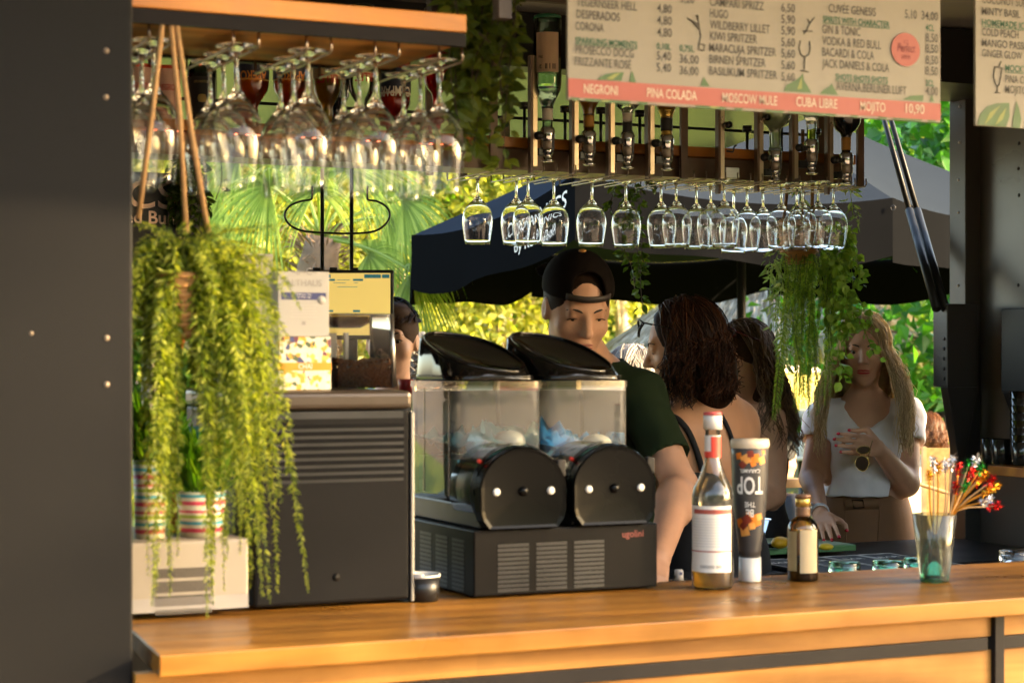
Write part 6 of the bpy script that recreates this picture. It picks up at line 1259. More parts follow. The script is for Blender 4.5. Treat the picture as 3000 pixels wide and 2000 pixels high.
# thatched shelter, bin, tables
THA = leafmat('thatch', [(.26, .23, .19), (.40, .36, .30), (.52, .48, .41)], .1, rough=.8, spec=.1)
hq = gpos(2270, 16); TH = thing('thatched_shelter', 'round thatched straw shelter behind the parasol pole', 'thatched shelter', hq)
za, zr, rr = 2.55, 1.62, 1.28
m = MB(); m.lathe([(0, za), (rr * .95, zr + .06)], hq, 30)
n = 7000; a = rng.uniform(0, 6.28, n); s_ = np.sqrt(rng.uniform(.01, 1, n)); layer = np.floor(s_ * 5) / 5
pos = np.stack([hq[0] + rr * s_ * np.cos(a), hq[1] + rr * s_ * np.sin(a), za + (zr - za) * s_ + .03 + .03 * (s_ * 5 % 1)], 1)
ax = np.stack([np.cos(a) * rr, np.sin(a) * rr, np.full(n, (zr - za)) - .45 * s_], 1) + .22 * rng.standard_normal((n, 3)); m.leaves(pos, ax, np.stack([np.cos(a), np.sin(a), np.full(n, 1.)], 1), rng.uniform(.18, .42, n), .10, curl=.03); m.build('thatch', THA, TH)
m = MB(); q = gpos(2268, 15.7); m.cyl(q, q + A(0, 0, 2.3), .05, n=10); m.build('post', M('grey post', (.22, .17, .13), .8), TH)
q = gpos(2350, 18); BI = thing('litter_bin', 'grey green round litter bin on the lawn behind the tables', 'litter bin', q)
m = MB(); m.lathe([(0, 0), (.235, 0), (.245, .88), (0, .88)], q, 32); m.build('bin_body', M('bin grey', (.10, .13, .14), .45, var=.1), BI); m = MB(); m.lathe([(.262, .885), (.262, .93), (.22, .985), (0, .99)], q, 32); m.build('bin_lid', M('bin grey'), BI)
# high table just outside the hatch
tq = PD(2366, 1400, 6.35); HT = thing('high_table', 'pale wooden high table top on a black column behind the topping bottle', 'table', A(tq[0] - .3, tq[1] + .3, 0))
zt_ = PD(2366, 1396, 6.35)[2]; m = MB(); m.prism([PZ(2366, 1402, zt_) + A(0, 0, -.028), PZ(2366, 1402, zt_) + A(0, .62, -.028), PZ(2366, 1402, zt_) + A(-.78, .62, -.028), PZ(2366, 1402, zt_) + A(-.78, 0, -.028)], (0, 0, .028)); m.build('table_top', PALEWOOD, HT, bevel=.002)
xl_ = PZ(2300, 1402, zt_); m = MB(); m.box(xl_[0] - .14, xl_[0], xl_[1] + .04, xl_[1] + .18, 0, zt_ - .029); m.build('leg', BLACKP, HT)
# cafe table with a cup
q = gpos(2350, 14.2); CT = thing('cafe_table', 'small white cafe table on the terrace behind the blonde woman', 'table', q); zt_ = PD(2350, 1331, 14.2)[2]
m = MB(); m.lathe([(0, zt_ - .025), (.34, zt_ - .025), (.34, zt_), (0, zt_)], q, 30); m.build('table_top', M('white plastic'), CT); m = MB(); m.cyl(q + A(0, 0, .02), q + A(0, 0, zt_ - .026), .03); m.lathe([(.22, .001), (.2, .02), (.03, .03)], q, 20); m.build('leg', BLACKP, CT)
q2 = PD(2350, 1330, 13.95); q2[2] = zt_ + .001; m = MB(); m.lathe([(0, 0), (.034, 0), (.047, .115), (.043, .115), (.031, .006), (0, .006)], q2, 22); o = m.build('paper_cup', M('white plastic'), loc=q2); tag(o, 'white paper cup standing on the small cafe table', 'cup')
# OSB chair back, teal beanbag, rope
OSB = M('chipboard', (.48, .28, .10), .7, var=.6, scale=45)
q0 = PD(2714, 1312, 8.0); q1 = PD(2800, 1312, 8.0); zb_ = PD(2720, 1520, 8.0)[2]
OB = thing('chipboard_panel', 'tan chipboard seat back with a pale frame left of the corner post', 'bench', A(q0[0], q0[1], 0)); u = nrm(q1 - q0); v = A(-u[1], u[0], 0)
m = MB(); m.box(.0, .55, 0, .02, -q0[2] + .02, 0, fr=(q0, u, v, A(0, 0, 1))); m.build('panel', OSB, OB); m = MB(); m.box(-.016, -.001, -.01, .03, -q0[2] + .001, .006, fr=(q0, u, v, A(0, 0, 1))); m.build('frame', PALEWOOD, OB)
q = PD(2690, 1530, 8.6); BG = thing('beanbag', 'turquoise fabric beanbag seat behind the chipboard seat back', 'beanbag', A(q[0], q[1], 0))
V, F_ = sdf_mesh([('ell', (0, 0, .33), (.36, .34, .34), .01), ('ell', (0, .12, .66), (.26, .2, .30), .15)], (-.5, -.5, -.05), (.5, .5, 1.05), .03); m = MB(); m.add(V + A(q[0], q[1], 0), F_.tolist(), 0, True); m.build('fabric', M('turquoise fabric', (.008, .24, .27), .7, var=.15), BG)
m = MB(); n_ = nrm(CAM - q); qq = PD(2657, 1494, 8.2); m.box(-.015, .015, -.001, .001, -.012, .012, fr=(qq, RGT, FWD, UP)); m.build('tag', BLACKP, BG)
m = MB(); P_ = bez(PD(2655, 1408, 7.6), PD(2720, 1425, 7.6), PD(2800, 1452, 7.6), 20); m.tube(P_, .008, 7); o = m.build('rope', JUTE, loc=P_[0]); tag(o, 'twisted beige rope strung in front of the chipboard seat back', 'rope')
# unseen tree added near the bar to dapple and dim the low sun
tree('leafy_tree', 'unseen loose crowned tree added right of the bar front for dappled sun', A(10.8, -6.0, 0), 6.6, 2.9, 5.0, 9000, .13, GREENL, BARKD, 'trees in the park', .8)
# unseen park trees added before the bar to shade low sky and darken reflections
for i, (x_, y_) in enumerate(((-16, -12), (-12, -16), (-6, -18), (0.5, -19), (7, -21), (-20, -4), (14, -25))):
    tree('leafy_tree', 'unseen big park tree added on the near side of the bar, %s from the left' % ORDINAL[i], A(x_, y_, 0), 6, 3.0, 3.2, 2600, .5, GREENL, BARKD, 'trees in the park', .85)
# ---------------------------------------------------------------- people
def head_prims(s=1., fem=False, lid=0.):
    k = .9 if fem else 1.0
    L = [('ell', (0, -.012, .035), (.075, .096, .088), .02), ('ell', (0, .022, -.02), (.063 * (.97 if fem else 1), .070, .085), .03), ('ell', (0, .034, -.074), (.044 * k, .046, .038), .03),
         ('ell', (0, .068, -.098), (.017 * k, .016, .015), .02), ('cap', (-.036, .080, .032), (.036, .080, .032), .010 * k, .010 * k, .016),
         ('ell', (.040, .058, -.022), (.024, .024, .022), .02), ('ell', (-.040, .058, -.022), (.024, .024, .022), .02),
         ('cut', (.032, .102, .011), (.019, .020, .0125), .012), ('cut', (-.032, .102, .011), (.019, .020, .0125), .012),
         ('cap', (0, .088, .020), (0, .111, -.020), .0085 * k, .0125 * k, .010), ('ell', (.011, .098, -.025), (.0085, .010, .0075), .006), ('ell', (-.011, .098, -.025), (.0085, .010, .0075), .006),
         ('ell', (.031, .0765 + lid * .004, .020 - lid * .007), (.0165, .0118, .0065 + lid * .002), .004), ('ell', (-.031, .0765 + lid * .004, .020 - lid * .007), (.0165, .0118, .0065 + lid * .002), .004),
         ('ell', (0, .090, -.052), (.022, .0095, .0055), .006), ('ell', (0, .089, -.064), (.019, .0095, .0062), .006), ('cut', (0, .103, -.058), (.022, .006, .0013), .003)]
    for sx in (-1, 1): L += [('ell', (sx * .077, -.008, .000), (.010, .022, .031), .008), ('cut', (sx * .088, -.002, .002), (.008, .012, .018), .006)]
    sc = []
    for q in L:
        q = list(q)
        if q[0] == 'cap': q[1] = tuple(np.array(q[1]) * s); q[2] = tuple(np.array(q[2]) * s); q[3] *= s; q[4] *= s
        else: q[1] = tuple(np.array(q[1]) * s); q[2] = tuple(np.array(q[2]) * s)
        q[-1] *= s; sc.append(tuple(q))
    return sc
def folds(o, s, n):
    t = bpy.data.textures.new('cloth folds', 'CLOUDS'); t.noise_scale = n; t.noise_depth = 1; d = o.modifiers.new('folds', 'DISPLACE'); d.texture = t; d.strength = s; d.mid_level = .5; d.texture_coords = 'LOCAL'; return o
class Person:
    def __init__(s, label, base, f, group=None):
        s.base = np.asarray(base, float); f = nrm(A(f[0], f[1], 0)); s.R = np.stack([A(f[1], -f[0], 0), f, A(0, 0, 1)], 1)
        s.t = thing('person', label, 'person', s.base, group); s.xf = (s.R, s.base)
    def l(s, w): return s.R.T @ (np.asarray(w, float) - s.base)
    def w(s, q): return s.base + np.asarray(q, float) @ s.R.T
    def head(s, wc, fdir, pitch=0, roll=0, sc=1., fem=False, lid=0.):
        s.lid = lid
        s.hc = s.l(wc); fl = s.R.T @ nrm(A(fdir[0], fdir[1], 0)); s.Rh = np.stack([A(fl[1], -fl[0], 0), fl, A(0, 0, 1)], 1) @ rotx(-R(pitch)) @ roty(R(roll)); s.sc = sc; s.fem = fem
        return ('head', s.hc, s.Rh, head_prims(sc, fem, lid), .02)
    def hp(s, q): return s.hc + s.Rh @ (np.asarray(q, float) * s.sc)          # head-local -> person-local
    def hw(s, q): return s.w(s.hp(q))
    def part(s, name, prims, h, mat, pad=.12, lo=None, hi=None):
        if lo is None:
            P = []
            def ext(L, f=lambda q: np.asarray(q, float)):
                for q in L:
                    if q[0] == 'cap': r = max(q[3], q[4]); P.extend([f(q[1]) + r, f(q[1]) - r, f(q[2]) + r, f(q[2]) - r])
                    elif q[0] == 'ell': r = max(q[2]); P.extend([f(q[1]) + r, f(q[1]) - r])
                    elif q[0] == 'head': ext(q[3], lambda z, q=q: q[1] + q[2] @ np.asarray(z, float))
            ext(prims); P = np.array(P); lo = P.min(0) - .02; hi = P.max(0) + .02
        return sdf_part(name, prims, lo, hi, h, mat, s.t, s.xf)
    def face(s, iris=(.03, .02, .012), brow=None, lip=None, lid=.3):
        brow = brow or M('dark brow hair', (.02, .013, .009), .7); eyem = M('eye white', (.55, .52, .48), .25, var=.03); irm = M('iris %.3f' % iris[0], iris, .15); lash = M('lash dark', (.012, .008, .007), .7)
        Rw = s.R @ s.Rh
        for sx in (-1, 1):
            c = s.hw((sx * .032, .0695, .0105)); m = MB(); m.ball(c, .0128 * s.sc, 14, 0); e = m.build('eye', eyem, s.t)
            m = MB(); m.lathe([(.0062 * s.sc, .0112 * s.sc), (.0045 * s.sc, .0127 * s.sc), (0, .0132 * s.sc)], c + Rw @ A(0, 0, -.0022), 14, ax=(Rw[:, 0], -Rw[:, 2], Rw[:, 1])); m.build('iris', irm, e)
            m = MB(); m.tube(interp([s.hw((sx * (.032 + u), .0845 + .0035 * s.lid - 7 * u * u - .002 * abs(u) / .015, .0150 - .0095 * s.lid - 14 * u * u)) for u in np.linspace(-.0155, .0165, 7)], 12), .0013 * s.sc, 5); m.build('lash', lash, s.t)
            m = MB(); pts = [s.hw((sx * x, y, z)) for x, y, z in ((.014, .0905, .029), (.024, .0905, .0335), (.036, .086, .035), (.050, .074, .029))]; m.tube(interp(pts, 12), [.0030 * s.sc] * 6 + [.0026 * s.sc] * 3 + [.0014 * s.sc] * 3, 6); m.build('eyebrow', brow, s.t)
        m = MB()
        lp = lip or M('lip natural', (.36, .12, .085), .45)
        for z0, r_, yy in ((-.0535, .0032, .0975), (-.0625, .0038, .0970)): m.tube(interp([s.hw((x, yy - 9 * x * x, z0 + (.0012 if abs(x) > .004 and z0 > -.06 else 0) - (2.0 * x * x if z0 < -.06 else 5 * x * x) * (-1 if z0 < -.06 else 1))) for x in np.linspace(-.021, .021, 9)], 16), [r_ * s.sc * math.sin(math.pi * (.08 + .84 * i / 15)) ** .5 for i in range(16)], 7)
        m.build('lips', lp, s.t)
    def strands(s, name, paths, mat, r=.0018):
        m = MB()
        for p in paths:
            p = np.asarray(p); k = len(p); m.tube([s.w(q) for q in p], np.linspace(r, r * .45, k), 4, caps=False)
        o = m.build(name, mat, s.t); o['kind'] = 'stuff'; return o
def hand(w, d, n, side, curls, sc=1., thumb=.5, spread=.06):
    """palm, four unequal bent fingers and a thumb from the palm's side; person-local"""
    w, d, n, side = map(lambda q: np.asarray(q, float), (w, d, n, side)); d = nrm(d); side = nrm(side - d * (side @ d)); n = nrm(n - d * (n @ d) - side * (n @ side)); L = []; tips = []
    for i in range(4):
        k = w + d * (.082 - .004 * abs(i - 1)) * sc + side * (.028 - .0185 * i) * sc
        L.append(('cap', w + side * (.014 - .009 * i) * sc, k, .014 * sc, .0105 * sc, .008))
        dirv = nrm(d + side * spread * (1.2 - i)); p = k; segs = np.array([.040, .025, .020]) * [1, 1.08, 1.0, .80][i] * sc; r = [.0088, .0080, .0074, .0064]
        ang = 0
        for j in range(3):
            ang += curls[i] * (.8, 1.0, .6)[j]; q = p + segs[j] * (math.cos(ang) * dirv + math.sin(ang) * n); L.append(('cap', p, q, r[j] * sc, r[j + 1] * sc, .002)); p2 = p; p = q
        tips.append((p, nrm(p - p2)))
    b = w + d * .022 * sc + side * .024 * sc; b1 = b + (d * .55 + side * .75 + n * .35) * .042 * sc; b2 = b1 + nrm(d * .9 + side * (.5 - thumb) + n * thumb) * .030 * sc; b3 = b2 + nrm(d + n * thumb) * .022 * sc
    L += [('cap', b, b1, .015 * sc, .0105 * sc, .01), ('cap', b1, b2, .0100 * sc, .0090 * sc, .003), ('cap', b2, b3, .0088 * sc, .0072 * sc, .003)]
    tips.append((b3, nrm(b3 - b2))); return L, tips
HAIRBR = leafmat('brown hair', [(.012, .005, .003), (.030, .011, .005), (.075, .026, .010)], .08, rough=.5, spec=.15)
HAIRLB = leafmat('light brown hair', [(.06, .03, .016), (.13, .07, .038), (.22, .125, .07)], .1, rough=.5, spec=.2)
HAIRBL = leafmat('blonde hair', [(.36, .24, .125), (.60, .45, .26), (.80, .66, .45)], .22, rough=.45, spec=.3)
HAIRGR = leafmat('grey hair', [(.14, .12, .11), (.26, .24, .22), (.40, .37, .34)], .1, rough=.45)
HAIRAU = leafmat('auburn hair', [(.07, .022, .010), (.14, .05, .02), (.22, .085, .035)], .1, rough=.38)
HAIRDK = leafmat('dark hair', [(.008, .006, .005), (.016, .011, .008), (.03, .02, .014)], .05, rough=.4)
def scalp(th, el, r=1.0):
    """head-local point on the scalp; th azimuth from the face front, el elevation"""
    return A(.078 * r * math.sin(th) * math.cos(el), -.012 + .100 * r * math.cos(th) * math.cos(el), .035 + .091 * r * math.sin(el))
def long_hair(pr, n, length, th_min=48, wave=.0, front_fall=.07, part=0., rr=(1.03, 1.16), jitter=.012, fringe=0, out=.02, cut_lo=None, back=.0, lock=8):
    P = []; fl = pr.R.T @ A(0, 0, -1)
    for i in range(n):
        if i % lock == 0: lk = (R(rng.uniform(th_min, 360 - th_min)), rng.uniform(*rr), length * rng.uniform(.72, 1.06), rng.uniform(0, 6.28))
        th = lk[0] + rng.normal(0, .045); r_ = lk[1] + rng.normal(0, .010); L = lk[2] * rng.uniform(.93, 1.05); ph = lk[3] + rng.normal(0, .25); pts = []; jj = jitter
        if i % 11 == 0: r_ += rng.uniform(.02, .09); ph += 2; jj = jitter * 2.5
        sgn = 1 if math.sin(th) > 0 else -1
        y0 = rng.uniform(-.06, .05) if abs(math.cos(th)) < .9 or math.cos(th) > 0 else -.05
        top = A(part + sgn * .004, y0 - .012, .035 + .091 * math.sqrt(max(.05, 1 - (y0 / .100) ** 2)) * r_); e_ = scalp(th, R(-6), r_)
        for k in range(6):
            t_ = k / 5; q = top * (1 - t_) + e_ * t_; dq = (q - A(0, -.012, .035)) / A(.078, .100, .091); q = A(0, -.012, .035) + dq / max(1e-6, np.linalg.norm(dq)) * r_ * A(.078, .100, .091); pts.append(pr.hp(q))
        p = pts[-1]; o_ = pr.Rh @ A(math.sin(th), math.cos(th) * .55, 0); o_[2] = 0; fw = max(0, math.cos(th) + .35)
        for k in range(1, 11):
            t_ = k / 10; q = p + A(0, 0, -L * t_) + o_ * out * math.sin(min(1, t_ * 1.3) * 1.57) + pr.Rh @ A(0, 1, 0) * front_fall * fw * t_ ** .8 * A(1, 1, 0) - pr.Rh @ A(0, 1, 0) * A(1, 1, 0) * back * t_ + A(math.sin(ph + t_ * 9) * wave * t_, math.cos(ph + t_ * 8) * wave * t_, 0) + jj * .35 * rng.standard_normal(3) * A(1, 1, .2)
            pts.append(q)
        P.append(np.array(pts))
    return P
def hair_cap(pr, extra=(), r=1.02, face=(.060, .085, .095), fz=-.022):
    s = pr.sc
    L = [('ell', A(0, -.014, .037) * s, A(.079, .101, .092) * s * r, .01)] + list(extra) + [('cut', A(0, .098, fz) * s, A(*face) * s, .012)]
    return ('head', pr.hc, pr.Rh, L, .001)
TEE = M('dark green tee', (.015, .025, .010), .85, spec=.15, var=.12, scale=30, bump=.15)
DENIM = M('black denim', (.012, .012, .014), .8, var=.2, scale=40)

# --- barman
bf = nrm(-FWD * .97 + RGT * .22)
bp = PD(1745, 1040, 4.88); bp[2] = .03
p = Person('barman in a dark green tee and backwards black cap looking down behind the slush machine', bp, bf)
hd = p.head(PD(1690, 908, 4.68), -FWD + .26 * RGT, 23, 0, 1.0, lid=.45)
shl, shr = p.l(PD(1872, 1160, 4.82)), p.l(PD(1610, 1150, 4.86)); ell_, elr = p.l(PD(1992, 1425, 4.66)), p.l(PD(1520, 1420, 4.66)); wrl, wrr = p.l(PD(1930, 1630, 4.38)), p.l(PD(1620, 1620, 4.32))
nb = p.l(PD(1742, 1090, 4.86)); ch = p.l(PD(1745, 1270, 4.92))
torso = [('cap', shl, shr, .058, .058, .05), ('ell', ch, (.165, .108, .20), .06), ('ell', ch + A(0, -.01, -.22), (.150, .105, .18), .06), ('ell', A(0, 0, .93), (.165, .115, .13), .06)]
h1, _ = hand(wrl, wrl - ell_, A(0, 0, -1), p.l(PD(1800, 1640, 4.3)) - wrl, (.5, .55, .6, .65)); h2, _ = hand(wrr, wrr - elr, A(0, 0, -1), p.l(PD(1800, 1640, 4.3)) - wrr, (.5, .55, .6, .65))
body = [hd, ('cap', p.hp((0, -.022, -.07)), nb, .056, .060, .03)] + torso + [('cap', shl, ell_, .053, .043, .03), ('cap', ell_, wrl, .046, .029, .012), ('ell', ell_ + (wrl - ell_) * .25, (.045, .045, .06), .03), ('cap', shr, elr, .053, .043, .03), ('cap', elr, wrr, .043, .029, .012)] + h1 + h2
p.part('body', body, .0065, SKIN)
slv = shl + (ell_ - shl) * .66; slr = shr + (elr - shr) * .66
g_ = .011
shirt = [('cap', shl, shr, .058 + g_, .058 + g_, .05), ('ell', ch, (.165 + g_, .108 + g_, .205), .06), ('ell', ch + A(0, -.01, -.22), (.155 + g_, .108 + g_, .19), .06), ('cap', nb + A(0, .005, -.02), ch, .075, .12, .05), ('cap', shl, slv, .062, .064, .03), ('cap', shr, slr, .062, .064, .03), ('plane', slv, nrm(ell_ - shl), 0)]
shirt[-1] = ('cutcap', slv + nrm(ell_ - shl) * .06, slv + nrm(ell_ - shl) * .2, .075, .075, .004); shirt.append(('cutcap', slr + nrm(elr - shr) * .06, slr + nrm(elr - shr) * .2, .075, .075, .004))
shirt += [('cutcap', nb + A(0, .0, .03), nb + A(0, .03, .2), .066, .09, .006), ('above', .98, 0)]
folds(p.part('t_shirt', shirt, .0075, TEE), .016, .09)
p.part('trousers', [('ell', A(0, 0, .94), (.175, .125, .12), .04), ('cap', A(.09, 0, .9), A(.10, .02, .5), .085, .062, .04), ('cap', A(-.09, 0, .9), A(-.10, .02, .5), .085, .062, .04), ('cap', A(.10, .02, .5), A(.10, 0, .09), .062, .05, .03), ('cap', A(-.10, .02, .5), A(-.10, 0, .09), .062, .05, .03)], .016, DENIM)
for sx in (-1, 1): p.part('shoe', [('cap', A(.10 * sx, -.04, .045), A(.11 * sx, .15, .035), .045, .036, .02)], .012, BLACKP)
p.face(); CAPM = M('cap black cloth', (.008, .0055, .0045), .9, var=.2, scale=40, bump=.2, spec=.1)
capL = [('ell', (0, -.012, .058), (.0875, .108, .090), .01), ('cut', (0, .10, .094), (.044, .06, .038), .004), ('cut', (0, .095, .078), (.044, .06, .018), .004), ('plane', (0, .09, .055), (0, .12, -1), 0), ('cut', (0, -.012, .052), (.0805, .101, .084), .001)]
p.part('cap', [('head', p.hc, p.Rh, capL, .001)], .0042, CAPM, lo=p.hc - .17, hi=p.hc + .19)
m = MB(); n = 13; st = []
for k in range(n): a = R(-38 + 76 * k / (n - 1)); st.append([p.hw((.088 * math.sin(a) * 1.02, -.012 + .1115 * math.cos(a), z)) for z in (.058, .0735)])
m.grid(st); o = m.build('cap_strap', M('cap strap grey', (.04, .03, .026), .6), p.t); o.modifiers.new('s', 'SOLIDIFY').thickness = .002
m = MB(); m.ball(p.hw((0, -.012, .149)), (.0095, .0095, .0055), 12); m.build('cap_button', M('cap button tan', (.40, .20, .05), .5), p.t)
p.part('cap_brim', [('head', p.hc, p.Rh, [('ell', (0, -.14, .045), (.075, .075, .008), .01)], .001)], .006, CAPM, lo=p.hc - .3, hi=p.hc + .25)
p.part('hair', [('head', p.hc, p.Rh, [('ell', (0, -.016, .030), (.0795, .103, .095), .01), ('cut', (0, .105, -.02), (.0665, .085, .125), .006), ('above', -.055, 0)], .001)], .005, M('hair dark brown cut', (.02, .011, .007), .6, spec=.08, var=.4, scale=80), lo=p.hc - .14, hi=p.hc + .16)

# --- barmaid with brown hair, back to us
bf = nrm(FWD * .72 - RGT * .70); bp = PD(2085, 1040, 5.08); bp[2] = .03
p = Person('barmaid with shoulder-length dark brown hair and bare back in a black strappy top', bp, bf)
hd = p.head(PD(2003, 1020, 5.0), -RGT + .10 * FWD, 14, 0, .95, True, lid=.8)
shl, shr = p.l(PD(1985, 1260, 4.98)), p.l(PD(2158, 1240, 5.12)); el1, el2 = p.l(PD(1945, 1480, 4.98)), p.l(PD(2200, 1500, 5.2)); w1, w2 = p.l(PD(1900, 1600, 5.2)), p.l(PD(2120, 1610, 5.4))
nb = p.l(PD(2058, 1165, 5.06)); ch = p.l(PD(2080, 1340, 5.06))
torso = [('cap', shl, shr, .050, .050, .06), ('ell', ch, (.148, .098, .19), .06), ('ell', ch + A(0, 0, -.22), (.120, .088, .14), .06), ('ell', A(0, -.01, .92), (.165, .12, .13), .07), ('cap', nb, ch, .055, .10, .06)]
hb_, _ = hand(w1, w1 - el1, A(0, 0, -1), p.l(PD(2000, 1600, 5.2)) - w1, (.3, .35, .4, .45), .9); hc_, _ = hand(w2, w2 - el2, A(0, 0, -1), p.l(PD(2000, 1600, 5.3)) - w2, (.3, .35, .4, .45), .9)
p.part('body', [hd, ('cap', p.hp((0, -.022, -.07)), nb, .046, .050, .03)] + torso + [('cap', shl, el1, .045, .036, .04), ('cap', el1, w1, .036, .024, .012), ('cap', shr, el2, .045, .036, .04), ('cap', el2, w2, .036, .024, .012)] + hb_ + hc_, .0070, SKIN_LIT)
TOPB_ = M('black knit top', (.012, .011, .012), .8, var=.2, scale=60, bump=.3); g_ = .008; zt_ = p.l(PD(2080, 1372, 5.05))[2]
p.part('black_top', [('ell', ch, (.148 + g_, .098 + g_, .19 + g_), .06), ('ell', ch + A(0, 0, -.22), (.120 + g_, .088 + g_, .145), .06), ('ell', A(0, -.01, .92), (.165 + g_, .12 + g_, .14), .07), ('below', zt_, 0), ('above', .88, 0)], .008, TOPB_)
def surf_line(pr, pts, prims, off=.004):
    """pull points onto the body surface by walking the field"""
    Q = np.array([pr.l(q) for q in pts])
    for _ in range(12):
        d0 = field(prims, Q); e = 1e-3; G = np.stack([(field(prims, Q + e * A(*(np.arange(3) == k))) - d0) / e for k in range(3)], 1); Q = Q - (d0 - off)[:, None] * G / (np.linalg.norm(G, axis=1)[:, None] ** 2 + 1e-9)
    return [pr.w(q) for q in Q]
full = torso + [('cap', shl, el1, .045, .036, .04), ('cap', shr, el2, .045, .036, .04)]
for pts in (((1950, 1190), (1985, 1215), (2020, 1260), (2048, 1320), (2062, 1385)), ((2155, 1180), (2172, 1215), (2190, 1255), (2198, 1300), (2196, 1375))):
    L = surf_line(p, [PD(x, y, 4.90) for x, y in interp([(*q, 0) for q in pts], 16)[:, :2]], full); m = MB(); m.tube(L, .0085 if pts[0][0] < 2000 else .006, 6); m.build('strap', TOPB_, p.t)
p.part('trousers', [('ell', A(0, -.01, .90), (.178, .132, .12), .04), ('cap', A(.09, 0, .86), A(.09, .01, .48), .085, .06, .04), ('cap', A(-.09, 0, .86), A(-.09, .01, .48), .085, .06, .04), ('cap', A(.09, .01, .48), A(.09, 0, .08), .06, .05, .03), ('cap', A(-.09, .01, .48), A(-.09, 0, .08), .06, .05, .03)], .016, DENIM)
p.face(lid=.6)
p.part('hair', [hair_cap(p, [('ell', A(0, -.05, -.06), A(.078, .075, .12), .04)], 1.05, (.066, .085, .128), -.018)], .006, M('hair base brown', (.022, .010, .006), .5, spec=.08, var=.5, scale=70), lo=p.hc - .24, hi=p.hc + .2)
p.strands('hair_strands', long_hair(p, 900, .175, 62, .020, .02, 0., (1.03, 1.16), .014, out=.022, back=.01), HAIRBR, .0022)
m = MB()
for pts in (((.066, .085, .085), (.060, .100, .070), (.045, .106, .055), (.028, .104, .060), (.020, .100, .075), (.028, .098, .090), (.048, .094, .094)), ((-.066, .085, .085), (-.060, .100, .070), (-.045, .106, .055), (-.028, .104, .060), (-.020, .100, .075), (-.028, .098, .090), (-.048, .094, .094))):
    m.tube(interp([p.hw(A(*q) * A(1, 1.06, 1.12)) for q in pts + (pts[0],)], 26), .0022, 6)
m.tube([p.hw(A(.02, .108, .085)), p.hw(A(-.02, .108, .085))], .002, 5)
for sx in (-1, 1): m.tube([p.hw((sx * .068, .088, .094)), p.hw((sx * .084, .02, .06)), p.hw((sx * .083, -.02, .03))], .0018, 5)
o = m.build('glasses', M('black frame plastic', (.008, .008, .009), .2), loc=p.hw((0, .1, .08))); tag(o, 'black framed glasses pushed up on the barmaid\'s hair', 'glasses')

# --- woman with sunglasses on her head
bf = nrm(-RGT * .8 - FWD * .45); bp = PD(2205, 1040, 6.0); bp[2] = 0
p = Person('woman with long wavy brown hair, fringe and sunglasses on her head, behind the barmaid', bp, bf)
hd = p.head(PD(2176, 1062, 5.92), -RGT * .80 - FWD * .62, 10, 0, .93, True)
nb = p.l(PD(2200, 1180, 5.98)); shl, shr = p.l(PD(2255, 1235, 5.90)), p.l(PD(2130, 1230, 6.1)); ch = p.l(PD(2195, 1340, 6.0)); el1, el2 = p.l(PD(2268, 1450, 5.88)), p.l(PD(2080, 1450, 6.1)); w1 = p.l(PD(2180, 1500, 5.75)); w2 = p.l(PD(2020, 1500, 5.9))
torso = [('cap', shl, shr, .046, .046, .05), ('ell', ch, (.14, .10, .18), .06), ('ell', ch + A(0, 0, -.2), (.12, .09, .14), .06), ('ell', A(0, 0, .88), (.16, .12, .14), .06), ('cap', nb, ch, .055, .09, .05)]
ha, _ = hand(w1, w1 - el1, A(0, 0, -1), A(0, 1, 0), (.3, .3, .35, .4), .9); hb2, _ = hand(w2, w2 - el2, A(0, 0, -1), A(0, 1, 0), (.3, .3, .35, .4), .9)
p.part('body', [hd, ('cap', p.hp((0, -.022, -.07)), nb, .046, .05, .03)] + torso + [('cap', shl, el1, .044, .035, .04), ('cap', el1, w1, .035, .024, .012), ('cap', shr, el2, .044, .035, .04), ('cap', el2, w2, .035, .024, .012)] + ha + hb2, .008, SKIN)
p.part('black_top', [('ell', ch, (.148, .108, .19), .06), ('ell', ch + A(0, 0, -.2), (.128, .098, .15), .06), ('ell', A(0, 0, .88), (.168, .128, .14), .06), ('below', p.l(PD(2200, 1335, 6))[2], 0), ('above', .85, 0)], .010, TOPB_)
full = torso + [('cap', shl, el1, .044, .035, .04)]
L = surf_line(p, [PD(x, y, 5.8) for x, y in ((2160, 1180), (2180, 1230), (2195, 1290), (2200, 1340))], full); m = MB(); m.tube(interp(L, 12), .005, 6); m.build('strap', TOPB_, p.t)
p.part('trousers', [('ell', A(0, 0, .87), (.175, .13, .12), .04), ('cap', A(.09, 0, .83), A(.09, .01, .46), .085, .06, .04), ('cap', A(-.09, 0, .83), A(-.09, .01, .46), .085, .06, .04), ('cap', A(.09, .01, .46), A(.09, 0, .06), .06, .05, .03), ('cap', A(-.09, .01, .46), A(-.09, 0, .06), .06, .05, .03)], .018, DENIM)
p.face()
p.part('hair', [hair_cap(p, [('ell', A(0, -.05, -.08), A(.075, .07, .13), .04)], 1.04, (.060, .08, .105), -.020)], .006, M('hair base light brown', (.045, .022, .012), .5, spec=.08, var=.5, scale=70), lo=p.hc - .25, hi=p.hc + .2)
H_ = long_hair(p, 560, .30, 66, .020, .03, 0, (1.05, 1.2), .012, out=.03, back=.05)
for i in range(120):
    x_ = rng.uniform(-.055, .055); H_.append(np.array([p.hp((x_ * .5, .02, .130)), p.hp((x_ * .8, .075, .118)), p.hp((x_, .100 - 6 * x_ * x_, .085)), p.hp((x_ * 1.05, .106 - 8 * x_ * x_, .062)), p.hp((x_ * 1.08 + rng.uniform(-.004, .004), .104 - 9 * x_ * x_, .034))]))
p.strands('hair_strands', H_, HAIRLB, .0020)
e_ = p.hw((.082, 0.0, -.033)); m = MB(); a = np.linspace(0, 6.28, 16, endpoint=False)
